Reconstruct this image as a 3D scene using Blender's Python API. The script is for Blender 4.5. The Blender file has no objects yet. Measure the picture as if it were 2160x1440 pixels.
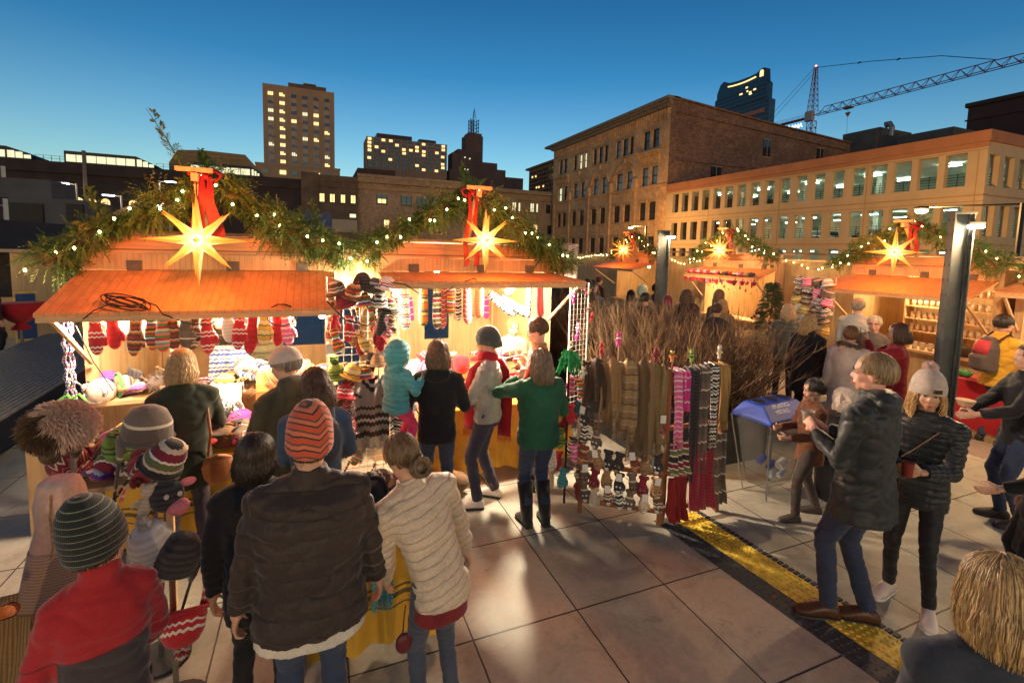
import bpy, bmesh, math, random
from math import sin, cos, pi, radians, sqrt, atan2, exp
from mathutils import Vector, Matrix, noise
import numpy as np
rnd = random.Random(7)
S = bpy.context.scene
COL = S.collection

# ---------------------------------------------------------------- camera
CAM_H, FOC, PIT, ROL, CYP, YAW = 2.45, 1018.0, 0.0910, 0.0255, 621.0, radians(22.3)
def cam_axes():
    cr, sr = cos(ROL), sin(ROL)
    r0, u0, fw = Vector((1, 0, 0)), Vector((0, sin(PIT), cos(PIT))), Vector((0, cos(PIT), -sin(PIT)))
    ri, up = r0*cr + u0*sr, u0*cr - r0*sr
    R = Matrix.Rotation(-YAW, 3, 'Z')
    return R @ ri, R @ up, R @ fw
ri, up, fw = cam_axes()
cd = bpy.data.cameras.new('camera'); cam = bpy.data.objects.new('camera', cd); COL.objects.link(cam)
mw = Matrix.Identity(4)
for i in range(3):
    mw[i][0], mw[i][1], mw[i][2] = ri[i], up[i], -fw[i]
mw[0][3], mw[1][3], mw[2][3] = 0, 0, CAM_H
cam.matrix_world = mw
cd.sensor_fit = 'HORIZONTAL'; cd.sensor_width = 36; cd.lens = 36*FOC/2160
cd.shift_y = -(720-CYP)/2160
cd.clip_start = .05; cd.clip_end = 3000
S.camera = cam

# ---------------------------------------------------------------- world, exposure
SUN_EL, SUN_ROT = radians(4), radians(200)
W = bpy.data.worlds.new('World'); S.world = W; W.use_nodes = True
nt = W.node_tree; nt.nodes.clear()
out = nt.nodes.new('ShaderNodeOutputWorld'); bg = nt.nodes.new('ShaderNodeBackground')
sky = nt.nodes.new('ShaderNodeTexSky'); sky.sky_type = 'NISHITA'; sky.sun_disc = False
sky.sun_elevation = SUN_EL; sky.sun_rotation = SUN_ROT
sky.air_density = 1.0; sky.dust_density = .3; sky.ozone_density = 3.0; sky.altitude = 0
bg.inputs[1].default_value = .15
# dusk after sunset: the same sky, deepened towards the zenith with world direction
tc = nt.nodes.new('ShaderNodeTexCoord'); sx = nt.nodes.new('ShaderNodeSeparateXYZ')
rp = nt.nodes.new('ShaderNodeValToRGB')
nt.links.new(tc.outputs['Generated'], sx.inputs[0]); nt.links.new(sx.outputs[2], rp.inputs[0])
cr = rp.color_ramp; cr.elements[0].position = .0; cr.elements[0].color = (2.1, 1.75, 1.45, 1)
cr.elements[1].position = .62; cr.elements[1].color = (.01, .30, .48, 1)
e = cr.elements.new(.12); e.color = (1.25, 1.3, 1.2, 1)
e = cr.elements.new(.32); e.color = (.30, .74, .90, 1)
mx = nt.nodes.new('ShaderNodeMixRGB'); mx.blend_type = 'MULTIPLY'; mx.inputs[0].default_value = 1
nt.links.new(sky.outputs[0], mx.inputs[1]); nt.links.new(rp.outputs[0], mx.inputs[2])
nt.links.new(mx.outputs[0], bg.inputs[0]); nt.links.new(bg.outputs[0], out.inputs[0])
S.view_settings.view_transform = 'Standard'; S.view_settings.look = 'None'
S.view_settings.gamma = 1; S.view_settings.use_curve_mapping = False
S.view_settings.exposure = 0.7
sd = bpy.data.lights.new('sun', 'SUN'); sd.energy = .03; sd.angle = radians(20); sd.color = (.75, .85, 1)
so = bpy.data.objects.new('sun', sd); COL.objects.link(so); so.rotation_euler = (radians(70), 0, radians(-20))

def lamp(name, loc, power, color, size=.05, spot=None, target=None):
    d = bpy.data.lights.new(name, 'SPOT' if spot else 'POINT'); d.energy = power; d.color = color
    d.shadow_soft_size = size
    o = bpy.data.objects.new(name, d); COL.objects.link(o); o.location = loc
    if spot:
        d.spot_size = radians(spot); d.spot_blend = .6
        v = Vector(target)-Vector(loc); o.rotation_euler = v.to_track_quat('-Z', 'Y').to_euler()
    return o

# ---------------------------------------------------------------- node material helpers
_m = {}
def nodes_of(m):
    m.use_nodes = True
    return m.node_tree, m.node_tree.nodes['Principled BSDF']
def L(nt, a, b): nt.links.new(a, b)
def mathn(nt, op, a, b=None, c=None):
    n = nt.nodes.new('ShaderNodeMath'); n.operation = op
    for i, v in enumerate((a, b, c)):
        if v is None: continue
        if isinstance(v, (int, float)): n.inputs[i].default_value = v
        else: nt.links.new(v, n.inputs[i])
    return n.outputs[0]
def objco(nt, scale=(1, 1, 1), kind='Object'):
    t = nt.nodes.new('ShaderNodeTexCoord'); mp = nt.nodes.new('ShaderNodeMapping')
    mp.inputs['Scale'].default_value = scale; nt.links.new(t.outputs[kind], mp.inputs[0])
    return mp.outputs[0]
def noi(nt, vec, scale, detail=4, rough=.6, dist=0):
    n = nt.nodes.new('ShaderNodeTexNoise'); n.inputs['Scale'].default_value = scale
    n.inputs['Detail'].default_value = detail; n.inputs['Roughness'].default_value = rough
    n.inputs['Distortion'].default_value = dist
    nt.links.new(vec, n.inputs['Vector']); return n.outputs['Fac']
def mixc(nt, fac, a, b, mode='MIX'):
    n = nt.nodes.new('ShaderNodeMixRGB'); n.blend_type = mode
    for i, v in enumerate((fac, a, b)):
        if isinstance(v, (int, float)): n.inputs[i].default_value = v
        elif isinstance(v, tuple): n.inputs[i].default_value = (*v[:3], 1)
        else: nt.links.new(v, n.inputs[i])
    return n.outputs[0]
def bumpn(nt, bs, h, strength=.3, dist=.02):
    b = nt.nodes.new('ShaderNodeBump'); b.inputs['Strength'].default_value = strength
    b.inputs['Distance'].default_value = dist; nt.links.new(h, b.inputs['Height'])
    nt.links.new(b.outputs[0], bs.inputs['Normal'])
def ramp(nt, fac, stops, interp='LINEAR'):
    r = nt.nodes.new('ShaderNodeValToRGB'); r.color_ramp.interpolation = interp
    el = r.color_ramp.elements
    while len(el) > 1: el.remove(el[-1])
    el[0].position = stops[0][0]; el[0].color = (*stops[0][1], 1)
    for p, c in stops[1:]:
        x = el.new(p); x.color = (*c, 1)
    nt.links.new(fac, r.inputs[0]); return r.outputs[0]

def M(name, col, rough=.75, var=.25, scale=6, bump=.15, metal=0, stretch=(1, 1, 1), dist=.01, spec=.3):
    if name in _m: return _m[name]
    m = bpy.data.materials.new(name); nt, bs = nodes_of(m)
    v = objco(nt, stretch); n = noi(nt, v, scale)
    dark = tuple(c*(1-var) for c in col); lite = tuple(min(1, c*(1+var)) for c in col)
    L(nt, ramp(nt, n, [(.3, dark), (.7, lite)]), bs.inputs['Base Color'])
    bs.inputs['Roughness'].default_value = rough; bs.inputs['Metallic'].default_value = metal
    bs.inputs['Specular IOR Level'].default_value = spec
    if bump: bumpn(nt, bs, noi(nt, v, scale*4), bump, dist)
    _m[name] = m; return m
def EM(name, col, strength, sample=True):
    if name in _m: return _m[name]
    m = bpy.data.materials.new(name); nt, bs = nodes_of(m)
    v = objco(nt); n = noi(nt, v, 1.3, 2)
    bs.inputs['Base Color'].default_value = (*col, 1); bs.inputs['Roughness'].default_value = .5
    bs.inputs['Emission Color'].default_value = (*col, 1)
    s = mathn(nt, 'MULTIPLY', mathn(nt, 'ADD', mathn(nt, 'MULTIPLY', n, .8), .6), strength)
    L(nt, s, bs.inputs['Emission Strength'])
    if not sample: m.cycles.emission_sampling = 'NONE'
    _m[name] = m; return m
def PLY(name, col, grain='x', rough=.5, groove=0, boards=0, boardaxis='z'):
    """plywood / plank: stretched grain; optional vertical grooves or board joints"""
    if name in _m: return _m[name]
    m = bpy.data.materials.new(name); nt, bs = nodes_of(m)
    st = {'x': (.6, 6, 9), 'y': (6, .6, 9), 'z': (7, 7, .6)}[grain]
    v = objco(nt, st)
    n = noi(nt, v, 1.7, 6, .55, 1.6); n2 = noi(nt, objco(nt), 3, 2)
    c = ramp(nt, n, [(.3, tuple(x*.62 for x in col)), (.5, col), (.75, tuple(min(1, x*1.2) for x in col))])
    c = mixc(nt, .35, c, ramp(nt, n2, [(.35, tuple(x*.7 for x in col)), (.65, col)]))
    h = n
    if groove or boards:
        s = nt.nodes.new('ShaderNodeSeparateXYZ'); L(nt, objco(nt), s.inputs[0])
        ax = s.outputs['XYZ'.index((boardaxis if boards else 'x').upper())] if not groove else s.outputs[{'x': 0, 'y': 1}.get(boardaxis, 0)]
        k = groove or boards
        f = mathn(nt, 'FRACT', mathn(nt, 'MULTIPLY', ax, k))
        g = mathn(nt, 'LESS_THAN', f, .07 if boards else .1)
        c = mixc(nt, g, c, tuple(x*(.35 if boards else .62) for x in col))
        h = mathn(nt, 'SUBTRACT', mathn(nt, 'MULTIPLY', n, .3), g)
    L(nt, c, bs.inputs['Base Color']); bs.inputs['Roughness'].default_value = rough
    bumpn(nt, bs, h, .35, .004)
    _m[name] = m; return m
def GLASS(name='window_glass', col=(.02, .025, .03), rough=.08):
    if name in _m: return _m[name]
    m = bpy.data.materials.new(name); nt, bs = nodes_of(m)
    v = objco(nt); n = noi(nt, v, .7, 2)
    L(nt, ramp(nt, n, [(.3, tuple(c*.6 for c in col)), (.7, tuple(c*1.5 for c in col))]), bs.inputs['Base Color'])
    bs.inputs['Roughness'].default_value = rough; bs.inputs['Specular IOR Level'].default_value = .8
    _m[name] = m; return m

# ---------------------------------------------------------------- mesh builder
class MB:
    def __init__(s): s.v = []; s.f = []; s.mi = []; s.cur = 0
    def add(s, vs, fs, mi=None):
        b = len(s.v); s.v += [tuple(q) for q in vs]; s.f += [tuple(b+i for i in f) for f in fs]
        s.mi += [s.cur if mi is None else mi]*len(fs)
    def box(s, x0, x1, y0, y1, z0, z1, mi=None):
        s.add([(x0, y0, z0), (x1, y0, z0), (x1, y1, z0), (x0, y1, z0), (x0, y0, z1), (x1, y0, z1), (x1, y1, z1), (x0, y1, z1)],
              [(0, 3, 2, 1), (4, 5, 6, 7), (0, 1, 5, 4), (1, 2, 6, 5), (2, 3, 7, 6), (3, 0, 4, 7)], mi)
    def quad(s, a, b, c, d, mi=None): s.add([a, b, c, d], [(0, 1, 2, 3)], mi)
    def beam(s, a, b, w, h, mi=None, upv=(0, 0, 1)):
        a, b = Vector(a), Vector(b); d = (b-a).normalized(); u = Vector(upv)
        if abs(d.dot(u)) > .98: u = Vector((0, 1, 0))
        r = d.cross(u).normalized(); u = r.cross(d).normalized(); r *= w/2; u *= h/2
        vs = [a-r-u, a+r-u, a+r+u, a-r+u, b-r-u, b+r-u, b+r+u, b-r+u]
        s.add(vs, [(0, 1, 2, 3), (7, 6, 5, 4), (0, 4, 5, 1), (1, 5, 6, 2), (2, 6, 7, 3), (3, 7, 4, 0)], mi)
    def tube(s, pts, rad, n=8, mi=None, cap=True, flat=1.0):
        pts = [Vector(p) for p in pts]
        if isinstance(rad, (int, float)): rad = [rad]*len(pts)
        vs = []; prev = None
        for i, p in enumerate(pts):
            d = (pts[min(i+1, len(pts)-1)]-pts[max(i-1, 0)])
            d = d.normalized() if d.length > 1e-9 else Vector((0, 0, 1))
            if prev is None:
                u = Vector((0, 0, 1)) if abs(d.z) < .9 else Vector((0, 1, 0))
                r = d.cross(u).normalized()
            else:
                r = (prev - d*prev.dot(d)); r = r.normalized() if r.length > 1e-6 else d.orthogonal().normalized()
            prev = r; u = d.cross(r)
            for k in range(n):
                a = 2*pi*k/n; vs.append(p+r*cos(a)*rad[i]+u*sin(a)*rad[i]*flat)
        fs = []
        for i in range(len(pts)-1):
            for k in range(n):
                fs.append((i*n+k, i*n+(k+1) % n, (i+1)*n+(k+1) % n, (i+1)*n+k))
        if cap:
            fs.append(tuple(range(n-1, -1, -1))); fs.append(tuple((len(pts)-1)*n+k for k in range(n)))
        s.add(vs, fs, mi)
    def ell(s, c, r, nu=12, nv=8, mi=None, rot=None):
        c = Vector(c); vs = []; R = rot or Matrix.Identity(3)
        vs.append(c+R@Vector((0, 0, r[2])))
        for i in range(1, nv):
            t = pi*i/nv
            for k in range(nu):
                a = 2*pi*k/nu; vs.append(c+R@Vector((r[0]*sin(t)*cos(a), r[1]*sin(t)*sin(a), r[2]*cos(t))))
        vs.append(c+R@Vector((0, 0, -r[2])))
        fs = [(0, 1+k, 1+(k+1) % nu) for k in range(nu)]
        for i in range(nv-2):
            for k in range(nu):
                a = 1+i*nu+k; b = 1+i*nu+(k+1) % nu; fs.append((a, a+nu, b+nu, b))
        l = len(vs)-1; o = 1+(nv-2)*nu
        fs += [(l, o+(k+1) % nu, o+k) for k in range(nu)]
        s.add(vs, fs, mi)
    def loft(s, secs, n=20, mi=None, cap=True):
        """secs: list of (center, rx, ry) horizontal ellipses, or (center, rx, ry, R)"""
        vs = []
        for q in secs:
            c, rx, ry = Vector(q[0]), q[1], q[2]; R = q[3] if len(q) > 3 else Matrix.Identity(3)
            for k in range(n):
                a = 2*pi*k/n; ca, sa = cos(a), sin(a)
                ex = .85
                vs.append(c+R@Vector((rx*math.copysign(abs(ca)**ex, ca), ry*math.copysign(abs(sa)**ex, sa), 0)))
        fs = []
        for i in range(len(secs)-1):
            for k in range(n): fs.append((i*n+k, i*n+(k+1) % n, (i+1)*n+(k+1) % n, (i+1)*n+k))
        if cap:
            fs.append(tuple(range(n-1, -1, -1))); fs.append(tuple((len(secs)-1)*n+k for k in range(n)))
        s.add(vs, fs, mi)
    def prism(s, poly, a0, a1, axis='y', mi=None):
        """poly of 2D points extruded along axis; poly in the other two axes (x,z) / (y,z) / (x,y)"""
        def P(p, t): return {'y': (p[0], t, p[1]), 'x': (t, p[0], p[1]), 'z': (p[0], p[1], t)}[axis]
        n = len(poly); vs = [P(p, a0) for p in poly]+[P(p, a1) for p in poly]
        fs = [tuple(range(n)), tuple(range(2*n-1, n-1, -1))]+[(i, i+n, (i+1) % n+n, (i+1) % n) for i in range(n)]
        s.add(vs, fs, mi)
    def build(s, name, mats, parent=None, smooth=False, loc=(0, 0, 0), rotz=0, bevel=0, fix=True):
        me = bpy.data.meshes.new(name); me.from_pydata([tuple(v) for v in s.v], [], s.f)
        if not isinstance(mats, (list, tuple)): mats = [mats]
        for m in mats: me.materials.append(m)
        if len(mats) > 1: me.polygons.foreach_set('material_index', s.mi)
        if fix:
            b = bmesh.new(); b.from_mesh(me); bmesh.ops.recalc_face_normals(b, faces=b.faces); b.to_mesh(me); b.free()
        if smooth: me.polygons.foreach_set('use_smooth', [True]*len(me.polygons))
        me.update()
        o = bpy.data.objects.new(name, me); COL.objects.link(o); o.location = loc; o.rotation_euler = (0, 0, rotz)
        if parent: o.parent = parent
        if bevel:
            md = o.modifiers.new('bevel', 'BEVEL'); md.width = bevel; md.segments = 2; md.limit_method = 'ANGLE'
        return o
def tag(o, label=None, cat=None, group=None, kind=None):
    if label: o['label'] = label
    if cat: o['category'] = cat
    if group: o['group'] = group
    if kind: o['kind'] = kind
    return o
def thing(name, label, cat, loc=(0, 0, 0), rotz=0, group=None):
    o = bpy.data.objects.new(name, None); COL.objects.link(o); o.location = loc; o.rotation_euler = (0, 0, rotz)
    o.empty_display_size = .1
    return tag(o, label, cat, group)
def struct(name, mb, m, **k):
    o = mb.build(name, m, **k); o['kind'] = 'structure'; return o
KIDS = {}
def copy_tree(o, parent=None):
    c = o.copy(); COL.objects.link(c)
    if parent: c.parent = parent
    for ch in [x for x in o.children]: copy_tree(ch, c)
    return c
def bake(o):
    dg = bpy.context.evaluated_depsgraph_get(); dg.update()
    me = bpy.data.meshes.new_from_object(o.evaluated_get(dg))
    me.name = o.name; o.modifiers.clear(); old = o.data; o.data = me; bpy.data.meshes.remove(old)
    return o

def wall_holes(mb, plane, fix, a0, a1, z0, z1, holes, depth, mi=None):
    """wall sheet in plane x=fix or y=fix from a0..a1, z0..z1 with rectangular holes (a0,a1,z0,z1) and reveals going 'depth' inward"""
    A = sorted({a0, a1}|{h[0] for h in holes}|{h[1] for h in holes}); Z = sorted({z0, z1}|{h[2] for h in holes}|{h[3] for h in holes})
    P = (lambda a, z, d=0: (fix+d, a, z)) if plane == 'x' else (lambda a, z, d=0: (a, fix+d, z))
    for i in range(len(A)-1):
        for j in range(len(Z)-1):
            ca, cz = (A[i]+A[i+1])/2, (Z[j]+Z[j+1])/2
            if any(h[0] < ca < h[1] and h[2] < cz < h[3] for h in holes): continue
            mb.quad(P(A[i], Z[j]), P(A[i+1], Z[j]), P(A[i+1], Z[j+1]), P(A[i], Z[j+1]), mi)
    for h in holes:
        c = [(h[0], h[2]), (h[1], h[2]), (h[1], h[3]), (h[0], h[3])]
        for k in range(4):
            p, q = c[k], c[(k+1) % 4]
            mb.quad(P(*p), P(*q), P(*q, depth), P(*p, depth), mi)
# ================================================================ SETTING
conc = bpy.data.materials.new('paving_concrete'); nt, bs = nodes_of(conc)
s = nt.nodes.new('ShaderNodeSeparateXYZ'); v = objco(nt); L(nt, v, s.inputs[0])
def joint(ax, off, pitch, wid):
    a = mathn(nt, 'FRACT', mathn(nt, 'ADD', mathn(nt, 'DIVIDE', mathn(nt, 'SUBTRACT', ax, off), pitch), 100.5))
    return mathn(nt, 'LESS_THAN', mathn(nt, 'ABSOLUTE', mathn(nt, 'SUBTRACT', a, .5)), wid/pitch)
wob = mathn(nt, 'MULTIPLY', mathn(nt, 'SUBTRACT', noi(nt, v, 9, 3), .5), .008)
jx = joint(mathn(nt, 'ADD', s.outputs[0], wob), .90, .745, .0055); jy = joint(mathn(nt, 'ADD', s.outputs[1], wob), 2.69, .91, .0065)
j = mathn(nt, 'MAXIMUM', jx, jy)
cellx = mathn(nt, 'FLOOR', mathn(nt, 'ADD', mathn(nt, 'DIVIDE', mathn(nt, 'SUBTRACT', s.outputs[0], .90), .745), 100))
celly = mathn(nt, 'FLOOR', mathn(nt, 'ADD', mathn(nt, 'DIVIDE', mathn(nt, 'SUBTRACT', s.outputs[1], 2.69), .91), 100))
cb = nt.nodes.new('ShaderNodeCombineXYZ'); L(nt, cellx, cb.inputs[0]); L(nt, celly, cb.inputs[1])
wn = nt.nodes.new('ShaderNodeTexWhiteNoise'); L(nt, cb.outputs[0], wn.inputs['Vector'])
n1, n2, n3 = noi(nt, v, 1.1, 6, .6, .4), noi(nt, v, 30, 4, .7), noi(nt, v, 4.5, 5, .65, 1.0)
c = ramp(nt, n1, [(.25, (.28, .265, .19)), (.5, (.42, .405, .30)), (.75, (.52, .50, .39))])
c = mixc(nt, .5, c, ramp(nt, n3, [(.32, (.20, .175, .14)), (.5, (.42, .39, .33)), (.7, (.5, .47, .4))]))
st_ = mathn(nt, 'MULTIPLY', mathn(nt, 'GREATER_THAN', noi(nt, v, 2.3, 7, .75, .8), .63), .35); c = mixc(nt, st_, c, (.15, .12, .09))
c = mixc(nt, .22, c, ramp(nt, wn.outputs['Value'], [(0, (.22, .2, .17)), (1, (.48, .44, .38))]))
c = mixc(nt, .3, c, ramp(nt, n2, [(.3, (.2, .18, .16)), (.7, (.5, .46, .4))]), 'OVERLAY')
spot = mathn(nt, 'GREATER_THAN', noi(nt, v, 14, 2), .76); c = mixc(nt, mathn(nt, 'MULTIPLY', spot, .6), c, (.09, .07, .06))
c = mixc(nt, j, c, (.025, .02, .018)); L(nt, c, bs.inputs['Base Color'])
L(nt, ramp(nt, n3, [(.3, (.5,)*3), (.7, (.72,)*3)]), bs.inputs['Roughness'])
bumpn(nt, bs, mathn(nt, 'SUBTRACT', mathn(nt, 'MULTIPLY', n2, .25), mathn(nt, 'MULTIPLY', j, 1.0)), .4, .006)
mb = MB()
mb.quad((-14, -6, 0), (16, -6, 0), (16, 30, 0), (-14, 30, 0)); struct('paving', mb, conc)
asph = M('asphalt', (.045, .042, .04), .85, .3, 3, .3)
mb = MB(); mb.quad((-900, -500, -.01), (900, -500, -.01), (900, 1500, -.01), (-900, 1500, -.01)); struct('ground', mb, asph)

# tactile platform strip
dk = M('dark_rubber_tile', (.05, .052, .055), .6, .35, 30, .3); yl = M('worn_yellow_tile', (.62, .42, .045), .5, .4, 14, .4)
def sx_(o, k, y): return o-k*y
dark = MB(); yel = MB()
for (mb_, a, b, ym) in ((dark, (3.15, .081), (3.35, .086), .004), (yel, (3.35, .086), (3.61, .078), .006)):
    y0, y1 = -1.5, 3.42; w0 = lambda y: a[0]-a[1]*y; w1 = lambda y: b[0]-b[1]*y
    ys = [y0+(y1-y0)*i/7 for i in range(8)]
    for i in range(7):
        A, B = ys[i], ys[i+1]-.006
        mb_.add([(w0(A), A, 0), (w1(A), A, 0), (w1(B), B, 0), (w0(B), B, 0), (w0(A), A, ym), (w1(A), A, ym), (w1(B), B, ym), (w0(B), B, ym)],
                [(4, 5, 6, 7), (0, 1, 5, 4), (1, 2, 6, 5), (2, 3, 7, 6), (3, 0, 4, 7)])
    yy = y0+.03
    r_ = 0
    while yy < y1-.03:
        n_ = 6 if mb_ is yel else 4; r_ += 1
        for k in range(n_):
            x = w0(yy)+(w1(yy)-w0(yy))*(k+.5+(0 if mb_ is yel else (.25 if r_ % 2 else -.25)))/n_
            r1, r2, hh = (.015, .009, .006) if mb_ is yel else (.016, .012, .004)
            st = 1 if mb_ is yel else 1.6
            vs = [(x+r1*cos(t*pi/3), yy+r1*sin(t*pi/3)*(.7 if mb_ is dark else 1), ym) for t in range(6)]+[(x+r2*cos(t*pi/3), yy+r2*sin(t*pi/3)*(.7 if mb_ is dark else 1), ym+hh) for t in range(6)]
            mb_.add(vs, [(t, (t+1) % 6, 6+(t+1) % 6, 6+t) for t in range(6)]+[(6, 7, 8, 9, 10, 11)])
        yy += .043 if mb_ is yel else .05
w1 = lambda y: 3.61-.078*y
yy = -1.5
while yy < 3.38:
    dark.box(w1(yy)+.012, w1(yy)+.055, yy, yy+.028, 0, .009); yy += .045
struct('tactile_paving_dark', dark, dk, fix=False); struct('tactile_paving_yellow', yel, yl, fix=False)

# ---------------------------------------------------------------- facade materials
def brickmat(name, c1, c2, mort, scale, axis):
    m = bpy.data.materials.new(name); nt, bs = nodes_of(m)
    v = objco(nt); s = nt.nodes.new('ShaderNodeSeparateXYZ'); L(nt, v, s.inputs[0])
    cb = nt.nodes.new('ShaderNodeCombineXYZ'); L(nt, s.outputs[0 if axis == 'x' else 1], cb.inputs[0]); L(nt, s.outputs[2], cb.inputs[1])
    b = nt.nodes.new('ShaderNodeTexBrick'); L(nt, cb.outputs[0], b.inputs['Vector']); b.inputs['Scale'].default_value = scale
    b.inputs['Color1'].default_value = (*c1, 1); b.inputs['Color2'].default_value = (*c2, 1); b.inputs['Mortar'].default_value = (*mort, 1)
    b.inputs['Mortar Size'].default_value = .02; b.inputs['Row Height'].default_value = .3; b.inputs['Brick Width'].default_value = .8
    n = noi(nt, v, .25, 6, .7, .5); n2 = noi(nt, v, 1.8, 5, .7)
    c = mixc(nt, .75, b.outputs['Color'], ramp(nt, n, [(.3, (.35,)*3), (.7, (.85,)*3)]), 'OVERLAY')
    c = mixc(nt, .55, c, ramp(nt, n2, [(.35, (.3,)*3), (.65, (.75,)*3)]), 'OVERLAY')
    L(nt, c, bs.inputs['Base Color']); bs.inputs['Roughness'].default_value = .9
    bumpn(nt, bs, n2, .3, .03)
    return m
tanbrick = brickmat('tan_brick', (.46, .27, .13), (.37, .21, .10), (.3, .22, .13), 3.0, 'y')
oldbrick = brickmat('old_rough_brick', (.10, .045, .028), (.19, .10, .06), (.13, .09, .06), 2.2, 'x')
stone = M('buff_stone', (.33, .22, .12), .85, .2, 1.2, .2, dist=.03)
precast = M('precast_concrete_tan', (.46, .33, .19), .85, .1, .5, .1, dist=.03)
terra = M('terracotta_band', (.36, .15, .07), .8, .12, .6, .1)
darkmetal = M('dark_metal', (.03, .03, .033), .5, .2, 5, .1, metal=.4)
darkwall = M('dark_brown_brick_wall', (.05, .034, .03), .9, .3, .4, .2)
frame = M('window_frame_dark', (.03, .025, .02), .6, .2, 5, 0)
glass = GLASS()
glass_lit = EM('lit_window_glow', (1.0, .68, .28), .95, False)
glass_pale = EM('pale_lit_window', (.85, .85, .55), .55, False)
glass_sky = M('window_reflecting_sky', (.10, .14, .17), .12, .4, .6, 0, spec=.9)

# ---------------------------------------------------------------- old brick building (facade faces -X at x=44, gable face -Y at y=53.3)
bb = thing('brick_building', 'old four storey tan brick building with bracketed cornice beside the parking garage', 'building', (44, 53.3, 0))
X0 = 44; OX, OY = 44, 53.3
def loc(mb_):
    mb_.v = [(x-OX, y-OY, z) for x, y, z in mb_.v]; return mb_
wins = []
for a, b in ((84.8, 83.4), (83.0, 81.6), (79.2, 78.0), (77.3, 76.2), (75.6, 74.6), (72.5, 71.3), (70.8, 69.5), (69.1, 68.), (65.8, 64.5), (64, 62.6), (62.2, 61.2), (58.9, 57.5), (56.9, 55.5)): wins.append((b, a, 17.15, 19.75))
for a, b in ((84.8, 83.4), (82.5, 81.1), (78.9, 77.3), (76.2, 74.6), (72.1, 70.5), (69.4, 67.8), (65.3, 63.7), (62.6, 61.), (58.9, 57.5), (56.8, 55.4)): wins.append((b, a, 12.1, 14.65))
for a, b in ((85, 83.6), (82.9, 81.5), (79.2, 77.7), (76.5, 74.9), (72.5, 70.9), (69.7, 68.2), (65.7, 64.1), (63, 61.4), (59.1, 57.7), (57, 55.5)): wins.append((b, a, 7.2, 9.75)); wins.append((b, a, 2.45, 4.9))
mb = MB(); wall_holes(mb, 'x', X0, 53.3, 87.3, 0, 23.2, wins, .35)
loc(mb).build('front_wall', tanbrick, bb, fix=False)
side_w = [(61., 62.4, 17.1, 19.5), (51.4, 53.2, 12.9, 14.8), (72.4, 73.7, 17.6, 19.4)]
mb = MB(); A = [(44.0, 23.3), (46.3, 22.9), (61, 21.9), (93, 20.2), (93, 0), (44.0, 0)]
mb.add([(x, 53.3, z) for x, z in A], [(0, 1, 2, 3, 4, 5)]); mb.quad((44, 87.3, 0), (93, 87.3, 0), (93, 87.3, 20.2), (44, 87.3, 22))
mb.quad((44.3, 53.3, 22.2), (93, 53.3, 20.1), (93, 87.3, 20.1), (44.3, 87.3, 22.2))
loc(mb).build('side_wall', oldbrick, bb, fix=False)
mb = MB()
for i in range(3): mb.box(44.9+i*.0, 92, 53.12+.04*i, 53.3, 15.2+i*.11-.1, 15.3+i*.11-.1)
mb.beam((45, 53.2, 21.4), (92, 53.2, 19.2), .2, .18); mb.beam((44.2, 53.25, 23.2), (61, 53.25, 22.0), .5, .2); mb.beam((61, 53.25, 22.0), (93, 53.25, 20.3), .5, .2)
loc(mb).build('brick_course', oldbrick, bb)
for (a, b, z0, z1) in side_w:
    mb = MB(); mb.box(a, b, 53.18, 53.29, z0, z1); o = loc(mb).build('window', glass, bb)
    mb = MB(); mb.box(a-.15, b+.15, 53.1, 53.29, z0-.18, z0-.003); mb.box(a+(b-a)/2-.04, a+(b-a)/2+.04, 53.12, 53.178, z0, z1); mb.box(a-.1, b+.1, 53.12, 53.29, z1+.003, z1+.15); loc(mb).build('frame', stone, o)
mb = MB()
mb.box(43.2, 45.2, 53.0, 90.0, 22.9, 23.3); mb.box(43.45, 44.1, 53.1, 88.6, 22.55, 22.9); mb.box(43.7, 44.1, 53.1, 88, 22.2, 22.55)
y = 53.4
while y < 87.2: mb.box(43.5, 44.0, y, y+.16, 22.0, 22.5); y += .42
loc(mb).build('cornice', M('cornice_metal', (.2, .15, .10), .7, .2, 2), bb)
mb = MB(); y = 53.6
while y < 87.2:
    mb.box(43.78, 43.998, y, y+.26, 20.75, 21.9); mb.ell((43.9, y+.13, 20.75), (.13, .13, .2), 6, 4); y += .56
loc(mb).build('corbel_table', tanbrick, bb)
mb = MB()  # sill courses, pilasters, balcony-like hoods, arches
for (a, b) in ((80.6, 85.7), (54.9, 59.6)):
    mb.box(43.3, 43.999, a, b, 16.5, 16.8); mb.box(43.5, 43.999, a+.1, b-.1, 16.25, 16.5)
    yy = a+.2
    while yy < b-.2: mb.box(43.7, 43.998, yy, yy+.18, 15.4, 16.25); yy += .42
mb.box(43.8, 43.999, 53.3, 87.3, 11.7, 11.95)
for y in (54.2, 60.2, 66.8, 73.4, 80.2, 86.3):
    mb.box(43.8, 43.997, y-.18, y+.18, 0, 11.7)
for y in (60.2, 66.8, 73.4, 80.2): mb.box(43.55, 43.999, y-.55, y+.55, 11.95, 12.8); mb.box(43.6, 43.999, y-.4, y+.4, 12.8, 13.4)
for yc in (63.2, 70.0, 76.8):
    pr = None
    for k in range(15):
        t = pi*k/14; p = (43.85, yc+2.6*cos(t), 13.7+2.6*sin(t)*.88)
        if pr: mb.beam(pr, p, .3, .22, upv=(1, 0, 0))
        pr = p
    mb.box(43.7, 43.999, yc-.15, yc+.15, 15.9, 16.8)
loc(mb).build('moulding', tanbrick, bb)
lit = {3: glass_lit, 4: glass_sky, 13: glass_lit, 14: glass_sky}
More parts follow.
